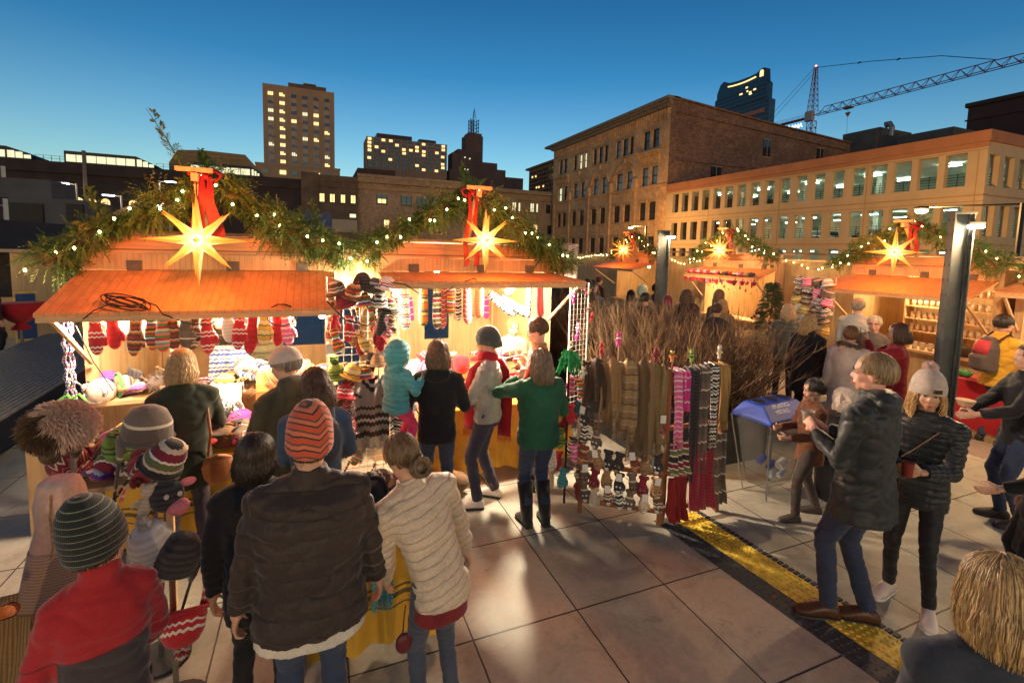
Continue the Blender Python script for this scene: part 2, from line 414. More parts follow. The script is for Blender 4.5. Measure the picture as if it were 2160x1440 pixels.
for i, (a, b, z0, z1) in enumerate(wins):
    m_ = glass_sky if (13 <= i < 23 and i not in (13, 14)) or i in (8,) else glass
    if i in (3, 4, 13): m_ = glass_pale
    mb = MB(); mb.box(44.3, 44.34, a, b, z0, z1); o = loc(mb).build('window', m_, bb)
    mb = MB(); mb.box(44.2, 44.298, a, b, (z0+z1)/2-.05, (z0+z1)/2+.05)
    for q in (a, b-.09): mb.box(44.19, 44.297, q, q+.09, z0, z1)
    mb.box(44.19, 44.296, a+.09, b-.09, z1-.1, z1); loc(mb).build('frame', frame, o)
    mb = MB(); mb.box(43.82, 44.2, a-.12, b+.12, z0-.16, z0-.004); loc(mb).build('sill', stone, o); mb = MB(); mb.box(43.92, 44.001, a-.18, b+.18, z1+.004, z1+.42); loc(mb).build('lintel', stone, o)

# ---------------------------------------------------------------- parking garage
pg = thing('parking_garage', 'tan concrete parking garage with rows of tall openings and a terracotta roof band', 'parking garage', (44, 19.6, 0)); OX, OY = 44, 19.6
top = [(y-.0, y+1.2) for y in [43.75-1.775*i+.0 for i in range(14)]]
oph = []
for i in range(-4, 14):
    b = 44.95-1.775*i if i < 10 else 45.15-1.775*i; w = 1.15 if i < 10 else 1.32
    for z0, z1 in ((7.95, 10.35), (4.35, 6.6), (.9, 3.3)): oph.append((b-w, b, z0, z1))
mb = MB(); wall_holes(mb, 'x', 44, 19.6, 53.28, 0, 10.95, oph, .45)
oph2 = []
for i in range(9):
    for z0, z1 in ((7.9, 10.1), (4.35, 6.6), (.9, 3.3)): oph2.append((44.15+1.95*i, 45.9+1.95*i-.35+.3, z0, z1)) if i == 0 else oph2.append((44.1+1.95*i, 45.45+1.95*i, z0, z1))
oph2 = [(45.0+2.0*i-.7, 45.0+2.0*i+.6, z0, z1) for i in range(9) for z0, z1 in ((7.9, 10.1), (4.35, 6.6), (.9, 3.3))]
wall_holes(mb, 'y', 19.6, 44, 75, 0, 10.95, oph2, .45)
loc(mb).build('wall', precast, pg, fix=False)
mb = MB(); mb.box(43.88, 75, 19.48, 53.28, 10.96, 11.75); mb.box(43.94, 44.0, 19.54, 53.2, 10.6, 10.9)
loc(mb).build('roof_band', terra, pg)
mb = MB()
for z in (3.72, 7.2): mb.box(43.955, 43.999, 19.56, 53.2, z, z+.09); mb.box(43.955, 75, 19.556, 19.599, z, z+.09)
mb.box(43.965, 43.999, 19.6, 53.2, 6.78, 6.84); mb.box(43.965, 43.999, 19.6, 53.2, 10.42, 10.47)
for y in (45.6, 36.0, 27.6, 20.1): mb.box(43.97, 43.9985, y-.025, y+.025, 0, 10.4)
loc(mb).build('panel_joint', M('precast_joint', (.36, .23, .11), .9, .1, 2), pg)
mb = MB()
for z in (.0, 3.55, 7.25): mb.box(44.5, 74.9, 20.1, 53.2, z, z+.25)
mb.box(44.5, 74.9, 20.1, 53.2, 10.5, 10.7); mb.box(58, 58.3, 20.2, 53.1, .3, 10.5)
for y in range(22, 53, 8):
    for x in (50,): mb.box(x, x+.5, y, y+.5, .3, 10.5)
loc(mb).build('floor_slab', M('garage_inside_concrete', (.5, .52, .46), .85, .15, .6, 0), pg)
for (a, b, z0, z1) in oph:
    if z0 < 2: continue
    mb = MB(); mb.box(44.36, 44.38, (a+b)/2-.02, (a+b)/2+.02, z0, z0+1.0)
    for k in range(5): mb.box(44.38, 44.41, a, b, z0+.12+k*.2, z0+.15+k*.2)
    loc(mb).build('railing', darkmetal, pg)
for (a, b, z0, z1) in oph2[:12]:
    mb = MB(); mb.box((a+b)/2-.02, (a+b)/2+.02, 19.96, 19.98, z0, z0+1.0)
    for k in range(5): mb.box(a, b, 19.98, 20.01, z0+.12+k*.2, z0+.15+k*.2)
    loc(mb).build('railing', darkmetal, pg)
tube = EM('fluorescent_tube', (.75, 1.0, .78), 16)
for z in (10.3, 6.7, 3.2):
    for y in (24, 30, 36, 42, 48):
        for x in (48.5, 53.5):
            mb = MB(); mb.box(x, x+.22, y-.7, y+.7, z-.06, z); loc(mb).build('ceiling_light', tube, pg)
# cars on the garage decks
def parked_car(x, y, z, col, lab):
    t = thing('parked_car', lab, 'car', (x, y, z), 0, 'cars inside the garage')
    b = MB(); b.prism([(-2.1, .3), (2.1, .3), (2.15, .75), (1.3, .85), (.75, 1.35), (-.9, 1.38), (-1.6, .9), (-2.15, .8)], -.85, .85, 'y'); b.build('body', M('car_paint_'+lab.split()[0], col, .3, .1, 2, 0, metal=.3), t, bevel=.05)
    b = MB(); b.prism([(.72, .9), (.6, 1.28), (-.85, 1.31), (-1.3, .92)], -.865, .865, 'y'); b.build('window', glass, t)
    for sx in (-1.35, 1.35):
        for sy in (-.8, .8):
            b = MB(); b.tube([(sx, sy-.1, .32), (sx, sy+.1, .32)], .32, 14); b.build('wheel', darkmetal, t)
parked_car(47.6, 33.4, 3.8, (.5, .5, .5), 'silver parked car low inside the middle garage deck behind the railing')
parked_car(47.6, 28.6, 3.8, (.08, .09, .1), 'black parked car on the middle garage deck near the corner')
parked_car(47.6, 40.5, 7.5, (.1, .1, .12), 'grey parked car on the top garage deck under a ceiling light')

# ---------------------------------------------------------------- left: long dark depot building and neighbours (y = 88)
def simple_windows(t, rects, yface, m_=None, fr=True, name='window'):
    for r in rects:
        a, b, z0, z1 = r[:4]; mm = r[4] if len(r) > 4 else m_
        q = MB(); q.box(a, b, yface-.03, yface+.08, z0, z1); q.v = [(x-t.location.x, y-t.location.y, z) for x, y, z in q.v]
        o = q.build(name, mm, t)
        if fr:
            q = MB(); q.box(a-.12, b+.12, yface-.12, yface-.001, z0-.14, z0-.003)
            q.box(a-.08, a-.002, yface-.1, yface-.002, z0, z1); q.box(b+.002, b+.08, yface-.1, yface-.002, z0, z1); q.box((a+b)/2-.035, (a+b)/2+.035, yface-.1, yface-.031, z0, z1)
            q.v = [(x-t.location.x, y-t.location.y, z) for x, y, z in q.v]; q.build('window_frame', frame, o)
def bldg(name, label, cat, boxes, m_, loc_, part='wall'):
    t = thing(name, label, cat, loc_); q = MB()
    for b in boxes: q.box(b[0]-loc_[0], b[1]-loc_[0], b[2]-loc_[1], b[3]-loc_[1], b[4], b[5])
    q.build(part, m_, t); return t
dp = bldg('depot_building', 'long low dark brick depot building with small lit arched windows and a lit rooftop monitor', 'building', [(-75, -1.9, 88, 112, 0, 13.2), (-75, -1.9, 87.6, 88, 11.6, 12.0)], darkwall, (-38, 88, 0))
def arch(a, b, z0, z1, n=8):
    c, r = (a+b)/2, (b-a)/2; return [(a, z0), (b, z0)]+[(c+r*cos(pi*k/n), z1-r+r*sin(pi*k/n)) for k in range(n+1)]
for a in (-33.3, -31.6, -30.1, -28.5, -25.2, -21.9, -19.2):
    q = MB(); q.prism(arch(a, a+1.05, 7.3, 8.4), 87.93, 88.05, 'y'); q.v = [(x+38, y-88, z) for x, y, z in q.v]; o = q.build('window', glass_lit, dp)
    q = MB()
    for k in range(3): q.box(a+.24+.25*k, a+.28+.25*k, 87.86, 87.925, 7.3, 8.3)
    q.box(a, a+1.05, 87.86, 87.925, 7.74, 7.78); q.v = [(x+38, y-88, z) for x, y, z in q.v]; q.build('glazing_bar', frame, o)
q = MB(); 
for x0, x1 in ((-36.4, -32.9), (-22.2, -17.7)):
    for z in (13.8, 14.2): q.box(x0, x1, 90, 90.04, z, z+.04)
    x = x0
    while x < x1: q.box(x, x+.05, 90, 90.05, 13.2, 14.24); x += .9
q.v = [(x+38, y-88, z) for x, y, z in q.v]; q.build('roof_railing', darkmetal, dp)
def monitor(label, x0, x1, ztop, zl0, zl1, n, slope):
    t = thing('roof_monitor', label, 'rooftop monitor', (x0, 89, 13.2)); D = 89
    q = MB(); q.prism([(0, 0), (x1-x0+slope, 0), (x1-x0+slope, ztop-13.2-1.0), (x1-x0, ztop-13.2), (0, ztop-13.2+.05)], 0, 6, 'y'); q.build('wall', darkmetal, t)
    w = (x1-x0-.3)/n
    for k in range(n):
        q = MB(); q.box(.2+k*w+.05, .2+(k+1)*w-.05, -.06, 0.02, zl0-13.2, zl1-13.2); q.build('window', glass_pale, t)
    for k in range(3):
        s0 = x1-x0+slope*k/3+.1; q = MB(); q.box(s0, s0+slope/3-.12, -.06, .02, zl0-13.2, min(zl1-13.2, ztop-13.2-.35-k*.33)); q.build('window', glass_pale, t)
monitor('dark rooftop box with seven pale lit windows on the depot roof at left', -32.8, -24.4, 14.9, 13.45, 14.45, 7, 2.2)
monitor('dark rooftop box with pale lit windows in front of the stone headhouse', -17.7, -9.3, 14.75, 13.35, 14.3, 6, 1.2)
monitor('dark rooftop box with lit windows cut by the left edge of the photo', -44.6, -39.0, 14.95, 13.45, 14.4, 5, 2.6)
hh = thing('stone_headhouse', 'tan stone headhouse with sloping shoulders rising behind the depot roof', 'building', (-21, 92, 0))
q = MB(); q.prism([(0, 0), (12.9, 0), (12.9, 14.3), (10.6, 17.0), (8, 17.05), (4.5, 17.15), (1.2, 16.85), (0, 14.8)], 0, 10, 'y'); q.build('wall', M('headhouse_stone', (.22, .15, .075), .85, .15, .5), hh)
q = MB(); q.box(1.0, 10.9, -.15, 0, 16.2, 16.3); q.box(.1, 12.7, -.12, -.0, 14.2, 14.3); q.build('string_course', stone, hh)
lk = bldg('link_building', 'narrow dark brick block with four yellow lit windows between depot and post office', 'building', [(-1.8, 6.85, 87, 108, 0, 14.1), (-1.9, .8, 86.7, 87, 0, 14.3), (.8, 6.85, 86.8, 87, 12.1, 12.5), (.8, 6.85, 86.85, 87, 13.1, 13.3)], M('dark_tan_brick', (.12, .08, .055), .9, .3, .6), (0, 87, 0))
simple_windows(lk, [(.9, 1.6, 9.7, 11, glass_lit), (2.5, 3.2, 9.7, 11, glass_lit), (4.2, 4.85, 9.7, 11, glass_lit), (5.8, 6.5, 9.7, 11, glass_lit)], 87)
simple_windows(lk, [(.9, 6.8, 4.8, 6.9, M('venetian_blind', (.35, .28, .2), .8, .2, 10)), (5.6, 6.6, 7.3, 7.9, glass_pale)], 86.96, fr=False)
post = brickmat('brown_facade_brick', (.30, .20, .12), (.23, .15, .09), (.2, .15, .1), 2.0, 'x')
po = bldg('post_office', 'broad brown stone and brick office block with pale cornice bands and square windows', 'building', [(6.9, 26, 88, 112, 0, 14.4), (6.6, 26, 87.5, 88, 13.6, 14.0), (6.9, 26, 87.8, 88, 14.4, 14.9)], post, (7, 88, 0))
q = MB(); q.box(6.9, 26, 87.7, 87.99, 12.3, 12.85); q.box(6.8, 26.0, 87.4, 87.97, 13.45, 13.6); q.v = [(x-7, y-88, z) for x, y, z in q.v]; q.build('stone_band', stone, po)
q = MB(); q.box(7, 13.4, 88.4, 100, 14.9, 15.9); q.v = [(x-7, y-88, z) for x, y, z in q.v]; q.build('roof_parapet', darkwall, po)
simple_windows(po, [(10.2, 11.85, 10, 11.6, glass), (14.4, 16.1, 10, 11.6, glass), (17.2, 18.8, 10, 11.6, glass), (19.9, 21.6, 10, 11.6, glass), (22.7, 24.3, 10, 11.6, glass), (11.4, 12.3, 5.4, 7.2, glass_lit), (15.2, 16.6, 5.4, 7.2, glass), (19.9, 21.3, 5.4, 7.2, glass)], 88)
simple_windows(po, [(10.35, 10.95, 10.1, 10.8, glass_lit), (11.05, 11.7, 10.1, 10.8, glass_lit)], 87.96, fr=False, name='lit_blind')
of = bldg('stone_office', 'grey stone office wing with paired windows left of the tall brick building', 'building', [(26, 47, 88.3, 112, 0, 14.3), (26, 47, 87.7, 88.3, 13.5, 13.9), (26, 47, 88, 88.3, 12.3, 12.5)]+[(26.4+3.72*k, 26.9+3.72*k, 88.12, 88.3, 0, 12.3) for k in range(6)], M('grey_facade_stone', (.24, .18, .12), .85, .2, .7), (26, 88, 0))
simple_windows(of, [(r+d, r+d+.75, 10.15, 11.75, glass_pale if r == 39.65 or (r == 35.8) else glass) for r in (28.2, 32.3, 35.8, 39.65, 43.2) for d in (0, 1.3)]+[(r, r+1.4, 6.0, 7.6, glass_lit if r == 40 else glass) for r in (29, 32.5, 36.2, 40, 43.6)], 88.3)

# ---------------------------------------------------------------- towers far behind
tw = thing('apartment_tower', 'tall tan slab tower with one column of lit windows, highest at left', 'tower', (-6, 250, 0))
tm = M('tower_tan_brick', (.27, .19, .12), .9, .12, .08); sp = M('tower_spandrel', (.3, .25, .2), .8, .15, .2)
def tb(boxes, m_, name, t, **k):
    q = MB()
    for b in boxes: q.box(b[0]-t.location.x, b[1]-t.location.x, b[2]-t.location.y, b[3]-t.location.y, b[4], b[5])
    return q.build(name, m_, t, **k)
tb([(-20.8, 9.4, 250, 268, 38.8, 74.2)], tm, 'wall', tw); tb([(-10.4, 5.9, 252, 262, 74.2, 76.5), (-4, 1.5, 251.5, 260, 76.5, 77.1)], M('tower_penthouse', (.12, .08, .055), .9, .2, .3), 'penthouse', tw)
tb([(-24, 11.6, 247, 272, 0, 38.6), (-24.2, 11.8, 246.8, 247, 37.9, 38.8)], tm, 'podium', tw)
tb([(c-1.2, c+1.2, 249.85, 250, 39, 69) for c in (-17.6, -12.9, -8.1, -3.4, 1.4, 6.1)], sp, 'spandrel', tw)
rw = random.Random(3)
for ci, c in enumerate((-17.6, -12.9, -8.1, -3.4, 1.4, 6.1)):
    for r in range(9):
        z = 69.3-r*3.72
        l = ci == 1 or rw.random() < .36
        tb([(c-1.05, c-.45, 249.7, 249.84, z+.1, z+1.55), (c-.3, c+.3, 249.7, 249.84, z+.1, z+1.55), (c+.45, c+1.05, 249.7, 249.84, z+.1, z+(1.55 if rw.random() < .6 else .9))], (glass_lit if rw.random() < .6 or ci == 1 else glass_pale) if l else glass, 'window', tw)
for c in (-20, -12.9, -8.1, 1.4, 6.1): tb([(c-1.3, c+1.3, 246.6, 246.8, 34.2, 36)], glass_lit if c in (-12.9, 1.4) else glass, 'window', tw)
ap = thing('concrete_apartments', 'broad grid fronted concrete apartment block with scattered lit windows in mid skyline', 'apartment block', (70, 400, 0))
tb([(38.4, 102.2, 400, 425, 0, 87.6)], M('apartment_concrete', (.20, .14, .10), .9, .15, .1), 'wall', ap)
tb([(46.5, 74, 402, 420, 87.6, 91.7), (80, 94, 403, 420, 87.6, 90.8)], darkmetal, 'penthouse', ap)
tb([(38.4+5.316*k-.25, 38.4+5.316*k+.25, 399.4, 400, 60, 88) for k in range(13)]+[(38.2, 102.4, 399.5, 400, 64.2+2.9*k, 64.6+2.9*k) for k in range(9)], M('apartment_frame', (.27, .19, .13), .9, .15, .1), 'facade_grid', ap)
for k in range(12):
    for r in range(8):
        l = rw.random() < (.6 if k in (0, 11) else .24)
        x = 38.4+5.316*k+.7+rw.random()*.6
        tb([(x, x+(2.6 if l else 3.4), 399.6, 399.99, 65.1+2.9*r, 66.9+2.9*r)], glass_lit if l else glass, 'window', ap)
nb = thing('stepped_tower', 'dark stepped old skyscraper topped by a lattice sign mast, centre skyline', 'tower', (126, 400, 0))
nbm = M('stepped_tower_brick', (.07, .05, .05), .9, .2, .1)
tb([(119, 133.8, 400, 414, 0, 98), (111.8, 119, 400, 414, 0, 85.7), (107, 112, 399, 414, 0, 82.4), (104.7, 134, 398, 414, 0, 68.2), (133.8, 147.6, 401, 414, 0, 77), (147.6, 155.5, 401, 414, 0, 71.8), (155.5, 172, 400, 412, 0, 66), (121, 133, 401, 413, 98, 100.3)], nbm, 'wall', nb)
tb([(120.5+1.9*k, 121.2+1.9*k, 399.8, 399.95, 70+2.6*r, 71.4+2.6*r) for k in range(7) for r in range(6)], frame, 'window', nb)
for x, z in ((117.2, 78.5), (121.4, 77.8), (117, 68.8), (119.8, 68.6)): tb([(x, x+.8, 397.6, 399, z, z+.9)], glass_pale, 'lit_window', nb)
q = MB(); P4 = [(124, 405), (131.3, 405), (131.3, 411), (124, 411)]
for x, y in P4: q.tube([(x-126, y-400, 100), (x-126, y-400, 113)], .28, 5)
for i in range(4):
    a, b = P4[i], P4[(i+1) % 4]
    for z in range(100, 112, 3): q.tube([(a[0]-126, a[1]-400, z), (b[0]-126, b[1]-400, z+3)], .16, 4); q.tube([(a[0]-126, a[1]-400, z+3), (b[0]-126, b[1]-400, z+3)], .16, 4)
for x in (124.6, 126.2): q.box(x-126, x-126+.9, 4, 5, 101, 112)
for dx, dy in ((-1, -1), (1, -1), (0, 1)): q.tube([(2+dx*1.6, 8+dy*1.5, 113), (2, 8, 122)], .18, 4)
q.tube([(2, 8, 113), (2, 8, 123.5)], .12, 4)
for z in (115, 117, 119): q.tube([(.6, 8, z), (3.4, 8, z+.8)], .12, 4)
q.build('sign_mast', darkmetal, nb)
# brown apartment slab partly hidden behind the brick building: face towards -X
br = thing('brown_slab_block', 'brown slab block with many small windows peeking out left of the brick building', 'apartment block', (150, 340, 0))
def tbl(boxes, m_, name, t): return tb(boxes, m_, name, t)
tb([(150, 180, 270, 338, 0, 62.5), (148.5, 181, 268, 341.5, 62.5, 63.9)], M('brown_block_wall', (.17, .105, .06), .9, .2, .1), 'wall', br)
tb([(149.7, 150, 336-4.1*k-2.6, 336-4.1*k, 60.2-2.9*r-1.8, 60.2-2.9*r) for k in range(12) for r in range(6)], glass, 'window', br)
for y, z in ((330, 56), (324, 55.8), (318, 47.5), (311, 47.4), (322, 47.6)): tb([(149.5, 149.69, y, y+2, z, z+1.2)], glass_lit, 'lit_window', br)
# dark blue tower with curved crown
bt = thing('blue_glass_tower', 'dark blue glass tower with a glowing concave crown behind the brick building', 'tower', (260, 250, 0))
bgm = GLASS('blue_tower_glass', (.018, .03, .05), .15); q = MB()
def yz(pts): return [(y-250, z) for y, z in pts]
q.prism(yz([(269.5, 0), (269.5, 109), (268, 110), (268, 113.5), (265.5, 119), (262.5, 120.6), (258.5, 118.3), (250, 117.4), (241, 117.3), (236, 117.8), (232.5, 119.5), (230.2, 119.5), (229.4, 112), (227.6, 110), (227.4, 101), (224.8, 99.5), (224.8, 0)]), 0, 5, 'x'); q.build('wall', bgm, bt)
q = MB(); pr = None
for k in range(13):
    y = 258.2-k*1.85; z = 114.9+.9*((y-246)/12)**2
    if pr: q.beam(pr, (-.4, y-250, z), .5, .55, upv=(1, 0, 0))
    pr = (-.4, y-250, z)
q.build('crown_light', EM('crown_glow', (1, .6, .18), 1.6, False), bt)
q = MB(); q.prism([(a-250, z) for a, z in arch(230.6, 233.2, 114.6, 118.6)], -.3, 0, 'x'); q.build('arched_light', glass_lit, bt)
for y, z, w in ((246, 107.5, 2.2), (241.5, 108, 1), (239, 106.8, 1.4), (235.5, 107.6, 1.8), (242, 110.5, 1.5), (238.5, 105.7, 2)): tb([(259.6, 260, y, y+w, z, z+.9)], glass_lit, 'lit_window', bt)
tb([(259.7, 259.99, 225.5, 268.5, 88+2.6*k, 88.4+2.6*k) for k in range(9)]+[(259.5, 260, 229, 258, 100.5, 101.8)], M('blue_tower_spandrel', (.035, .045, .06), .4, .2, .2), 'spandrel', bt)
tb([(259.3, 262, 228, 246, 92, 94.6)], M('rose_stone_top', (.3, .13, .1), .8, .2, .3), 'terrace', bt)
# rooftop plant behind the brick building
rp_ = thing('rooftop_plant_block', 'low grey rooftop plant boxes with a curved vent behind the garage roof', 'building', (80, 50, 0))
tb([(80, 90, 49.4, 54.6, 0, 22.6), (80.5, 90, 46.6, 50, 0, 21.3), (82, 90, 50.2, 52.4, 22.6, 23.1), (80, 92, 39.6, 46.4, 0, 20.6)], M('plant_grey', (.09, .08, .075), .8, .25, .4), 'wall', rp_)
q = MB(); q.tube([(.5, -2.4, 21), (.5, -2.4, 22.3), (.5, -2.0, 22.9), (.5, -1.5, 22.8)], [.35, .35, .42, .5], 10); q.build('vent_pipe', M('vent_metal', (.2, .2, .2), .5, .2, 3, metal=.6), rp_)
rd = thing('dark_warehouse', 'windowless dark maroon block behind the right end of the garage', 'building', (90, 30, 0))
tb([(90, 120, 8, 43, 0, 25.2)], M('maroon_wall', (.055, .03, .03), .9, .2, .3), 'wall', rd); tb([(89.7, 120.3, 7.7, 43.3, 25.2, 25.8), (89.8, 90, 7.8, 43.2, 23.2, 23.4)], darkwall, 'parapet', rd)

# ---------------------------------------------------------------- tower crane (jib parallel to Y at x = 148)
cr_ = thing('tower_crane', 'red lattice tower crane with a long jib reaching over the garage roof', 'crane', (148, 111.5, 0))
red = M('crane_red', (.16, .02, .02), .6, .2, 2); q = MB()
def lattice(q, a, b, w0, w1, n, r=.09, diag=.05):
    a, b = Vector(a), Vector(b)
    cs = []
    for k in range(n+1):
        t = k/n; c = a.lerp(b, t); w = (w0+(w1-w0)*t)/2
        cs.append([c+Vector((sx*w, sy*w, 0)) for sx, sy in ((-1, -1), (1, -1), (1, 1), (-1, 1))])
    for i in range(4):
        q.tube([c[i] for c in cs], r, 4, cap=False)
    for k in range(n):
        for i in range(4):
            j_ = (i+1) % 4; q.tube([cs[k][i], cs[k+1][j_]], diag, 3, cap=False); q.tube([cs[k+1][i], cs[k+1][j_]], diag, 3, cap=False)
lattice(q, (0, 0, 0), (0, 0, 46), 1.9, 1.9, 22, .13, .08); q.build('mast', red, cr_)
q = MB(); lattice(q, (0, 0, 49), (0, 0, 62.8), 2.2, .7, 8, .12, .07); q.build('tower_top', red, cr_)
q = MB(); n = 34; Lh = 62
for k in range(n+1):
    pass
for s_ in (-.8, .8): q.tube([(s_, -1, 47.6), (s_, -Lh, 47.6)], .11, 4)
topz = lambda y: 49.6 if y < 44 else 49.6-(y-44)*.035
q.tube([(0, -2.5, 48.0)]+[(0, -y, topz(y)) for y in range(4, Lh+1, 4)], .12, 4)
y = 1.5; k = 0
while y < Lh-3.2:
    for s_ in (-.8, .8):
        q.tube([(s_, -y, 47.6), (0, -y-1.6, topz(y) if y > 3 else 48.6)], .085, 3); q.tube([(0, -y-1.6, topz(y) if y > 3 else 48.6), (s_, -y-3.2, 47.6)], .085, 3)
    q.tube([(-.8, -y, 47.6), (.8, -y, 47.6)], .07, 3); y += 3.2
q.build('jib', red, cr_)
q = MB()
for s_ in (-.8, .8): q.tube([(s_, 1, 47.4), (s_, 22, 47.4)], .2, 4); q.tube([(s_, 2, 48.5), (s_, 22, 48.5)], .05, 3)
for y in range(2, 23, 2):
    for s_ in (-.8, .8): q.tube([(s_, y, 47.4), (s_, y, 48.5)], .04, 3)
    q.box(-.8, .8, y-1, y+1, 47.35, 47.42)
q.build('counter_jib', red, cr_)
q = MB(); q.tube([(0, 0, 62.6), (0, -17, 58.8), (0, -34, 54.4), (0, -45, 49.7)], .09, 4); q.tube([(-.5, 0, 62.6), (-.5, 20, 47.6)], .07, 4); q.tube([(.5, 0, 62.0), (.5, 18.5, 47.6)], .07, 4)
for y, z in ((-13.5, 59.6), (-24, 57.0)): q.beam((0, y-.4, z+.1), (0, y+.4, z-.1), .3, .3)
q.build('pendant_line', darkmetal, cr_)
q = MB(); q.box(-1.6, -.3, -1.1, 1.4, 46, 49); q.build('cab', M('cab_grey', (.3, .27, .26), .6, .2, 2), cr_)
q = MB(); q.box(-.7, .7, -12.6, -10.2, 47.1, 47.5); q.tube([(0, -11.4, 47.1), (0, -11.4, 45.4)], .05, 3); q.prism([(-12.1, 46), (-10.7, 46), (-11.4, 44.8)], -.3, .3, 'x'); q.tube([(0, -11.4, 44.8), (0, -11.6, 39.6)], .045, 3); q.build('trolley', M('trolley_brown', (.2, .1, .06), .7), cr_)
q = MB(); q.ell((0, 0, 63.1), (.25, .25, .25)); q.ell((0, -Lh+.5, 49.6), (.28, .28, .28)); q.build('warning_light', EM('red_beacon', (1, .15, .1), 9, False), cr_)
# counter-jib lettering: PRAMA
fc = bpy.data.curves.new('lettering', 'FONT'); fc.body = 'FRANA'; fc.size = 2.0; fc.extrude = .05; fc.align_x = 'CENTER'
fo = bpy.data.objects.new('lettering', fc); COL.objects.link(fo); fo.rotation_euler = (radians(90), 0, radians(-90)); fo.location = (-1.3, 5.3, 44.4)
bake(fo) if False else None
dg = bpy.context.evaluated_depsgraph_get(); me = bpy.data.meshes.new_from_object(fo.evaluated_get(dg)); bpy.data.objects.remove(fo)
fo = bpy.data.objects.new('lettering', me); COL.objects.link(fo); fo.rotation_euler = (radians(90), 0, radians(-90)); fo.location = (-1.3, 5.3, 44.6); fo.parent = cr_
me.materials.clear(); me.materials.append(EM('white_sign_glow', (1, 1, 1), 1.2, False))

# ---------------------------------------------------------------- small left background things
def led_pole(x, y, ztop, h, dirx, label, on=True):
    t = thing('street_lamp', label, 'street lamp', (x, y, 0), 0, 'white street lamps at the left')
    q = MB(); q.tube([(0, 0, 0), (0, 0, ztop)], .09, 8); q.tube([(0, 0, ztop-.1), (dirx*1.1, 0, ztop+.05)], .05, 6); q.build('pole', M('pole_grey', (.45, .43, .4), .5, .1, 2), t)
    q = MB(); q.box(min(dirx*.5, dirx*1.5), max(dirx*.5, dirx*1.5), -.15, .15, ztop, ztop+.1); q.build('lamp_head', darkmetal, t)
    q = MB(); q.box(min(dirx*.55, dirx*1.45), max(dirx*.55, dirx*1.45), -.2, .12, ztop-.1, ztop-.01); q.build('lamp_lens', EM('led_white', (.75, .9, 1), 10), t); lamp('led_light', (x+dirx, y-.3, ztop-.3), 70, (1, .74, .48), .3)
led_pole(-21.3, 60, 7.8, 0, -1, 'white street lamp with its arm to the left above the arched windows')
led_pole(-14.6, 60, 8.6, 0, 1, 'white street lamp with its arm to the right, tallest of the white ones')
led_pole(-17.8, 60, 6.9, 0, -1, 'white street lamp set lower, between the two taller white lamps')
led_pole(-15.2, 66, 6.5, 0, -1, 'smallest white street lamp just above the left garland')
q = MB(); q.tube([(0, 0, 0), (0, 0, 10.9)], [.2, .14], 10); q.tube([(0, 0, 10.9), (0, 0, 11.0)], .17, 10); tag(q.build('light_pole', M('pole_brown', (.14, .11, .09), .6, .1, 2), loc=(-20.6, 60, 0)), 'tall plain grey pole standing in front of the dark depot wall', 'pole')
q = MB(); q.tube([(0, 0, 0), (0, 0, 9)], [.2, .16], 10); q.tube([(0, 0, 5.4), (-1.2, 0, 5.4)], .05, 6); tag(q.build('light_pole', M('pole_grey', (.4, .4, .4)), loc=(-26.6, 60, 0)), 'pale pole at the extreme left edge of the photo', 'pole')
sh = bldg('grey_service_block', 'low grey service building with a dark opening left of the stalls', 'building', [(-19.8, -15.4, 45, 50, 0, 5.3), (-21, -17.8, 46, 50, 5.3, 6.7)], M('service_grey', (.1, .095, .095), .8, .2, .6), (-18, 45, 0))
tb([(-16.6, -15.6, 44.85, 44.99, 3.6, 5.0)], frame, 'opening', sh); tb([(-19.7, -17.9, 44.85, 44.99, 3.2, 4.9)], frame, 'opening', sh)
tag(tb([(-.9, 1.6, 50, 54, 4.0, 5.6)], M('blue_panel', (.05, .07, .16), .5, .1, 1), 'sign_backing', thing('blue_sign_box', 'plain dark blue box sign on posts behind the garlands', 'sign', (0, 50, 0))))
tb([(-.7, -.5, 50.5, 50.7, 0, 4), (1.2, 1.4, 50.5, 50.7, 0, 4)], darkmetal, 'post', bpy.data.objects['blue_sign_box'])
# sodium lamps by garage and brick building (lit in the photo)
def sodium(x, y, z, label, power, arm):
    t = thing('sodium_lamp', label, 'street lamp', (x, y, 0), 0, 'warm street lamps by the garage')
    q = MB(); q.tube([(0, arm, 0), (0, arm, z+.1)], .1, 8); q.tube([(0, arm, z+.05), (0, 0, z+.2)], .05, 6); q.build('pole', darkmetal, t)
    q = MB(); q.ell((0, 0, z+.13), (.35, .35, .12)); q.build('lamp_head', darkmetal, t)
    q = MB(); q.ell((0, 0, z), (.28, .28, .13)); q.build('lamp_lens', EM('sodium_glow', (1, .62, .2), 14, False), t)
    lamp('sodium_light', (x, y, z-.25), power, (1, .52, .16), .3).parent = None
sodium(30, 15.9, 5.1, 'warm street lamp glowing in front of the garage corner at right', 6500, -4)
sodium(36, 49.9, 5.6, 'warm street lamp on an arm in front of the brick building', 4300, -3)
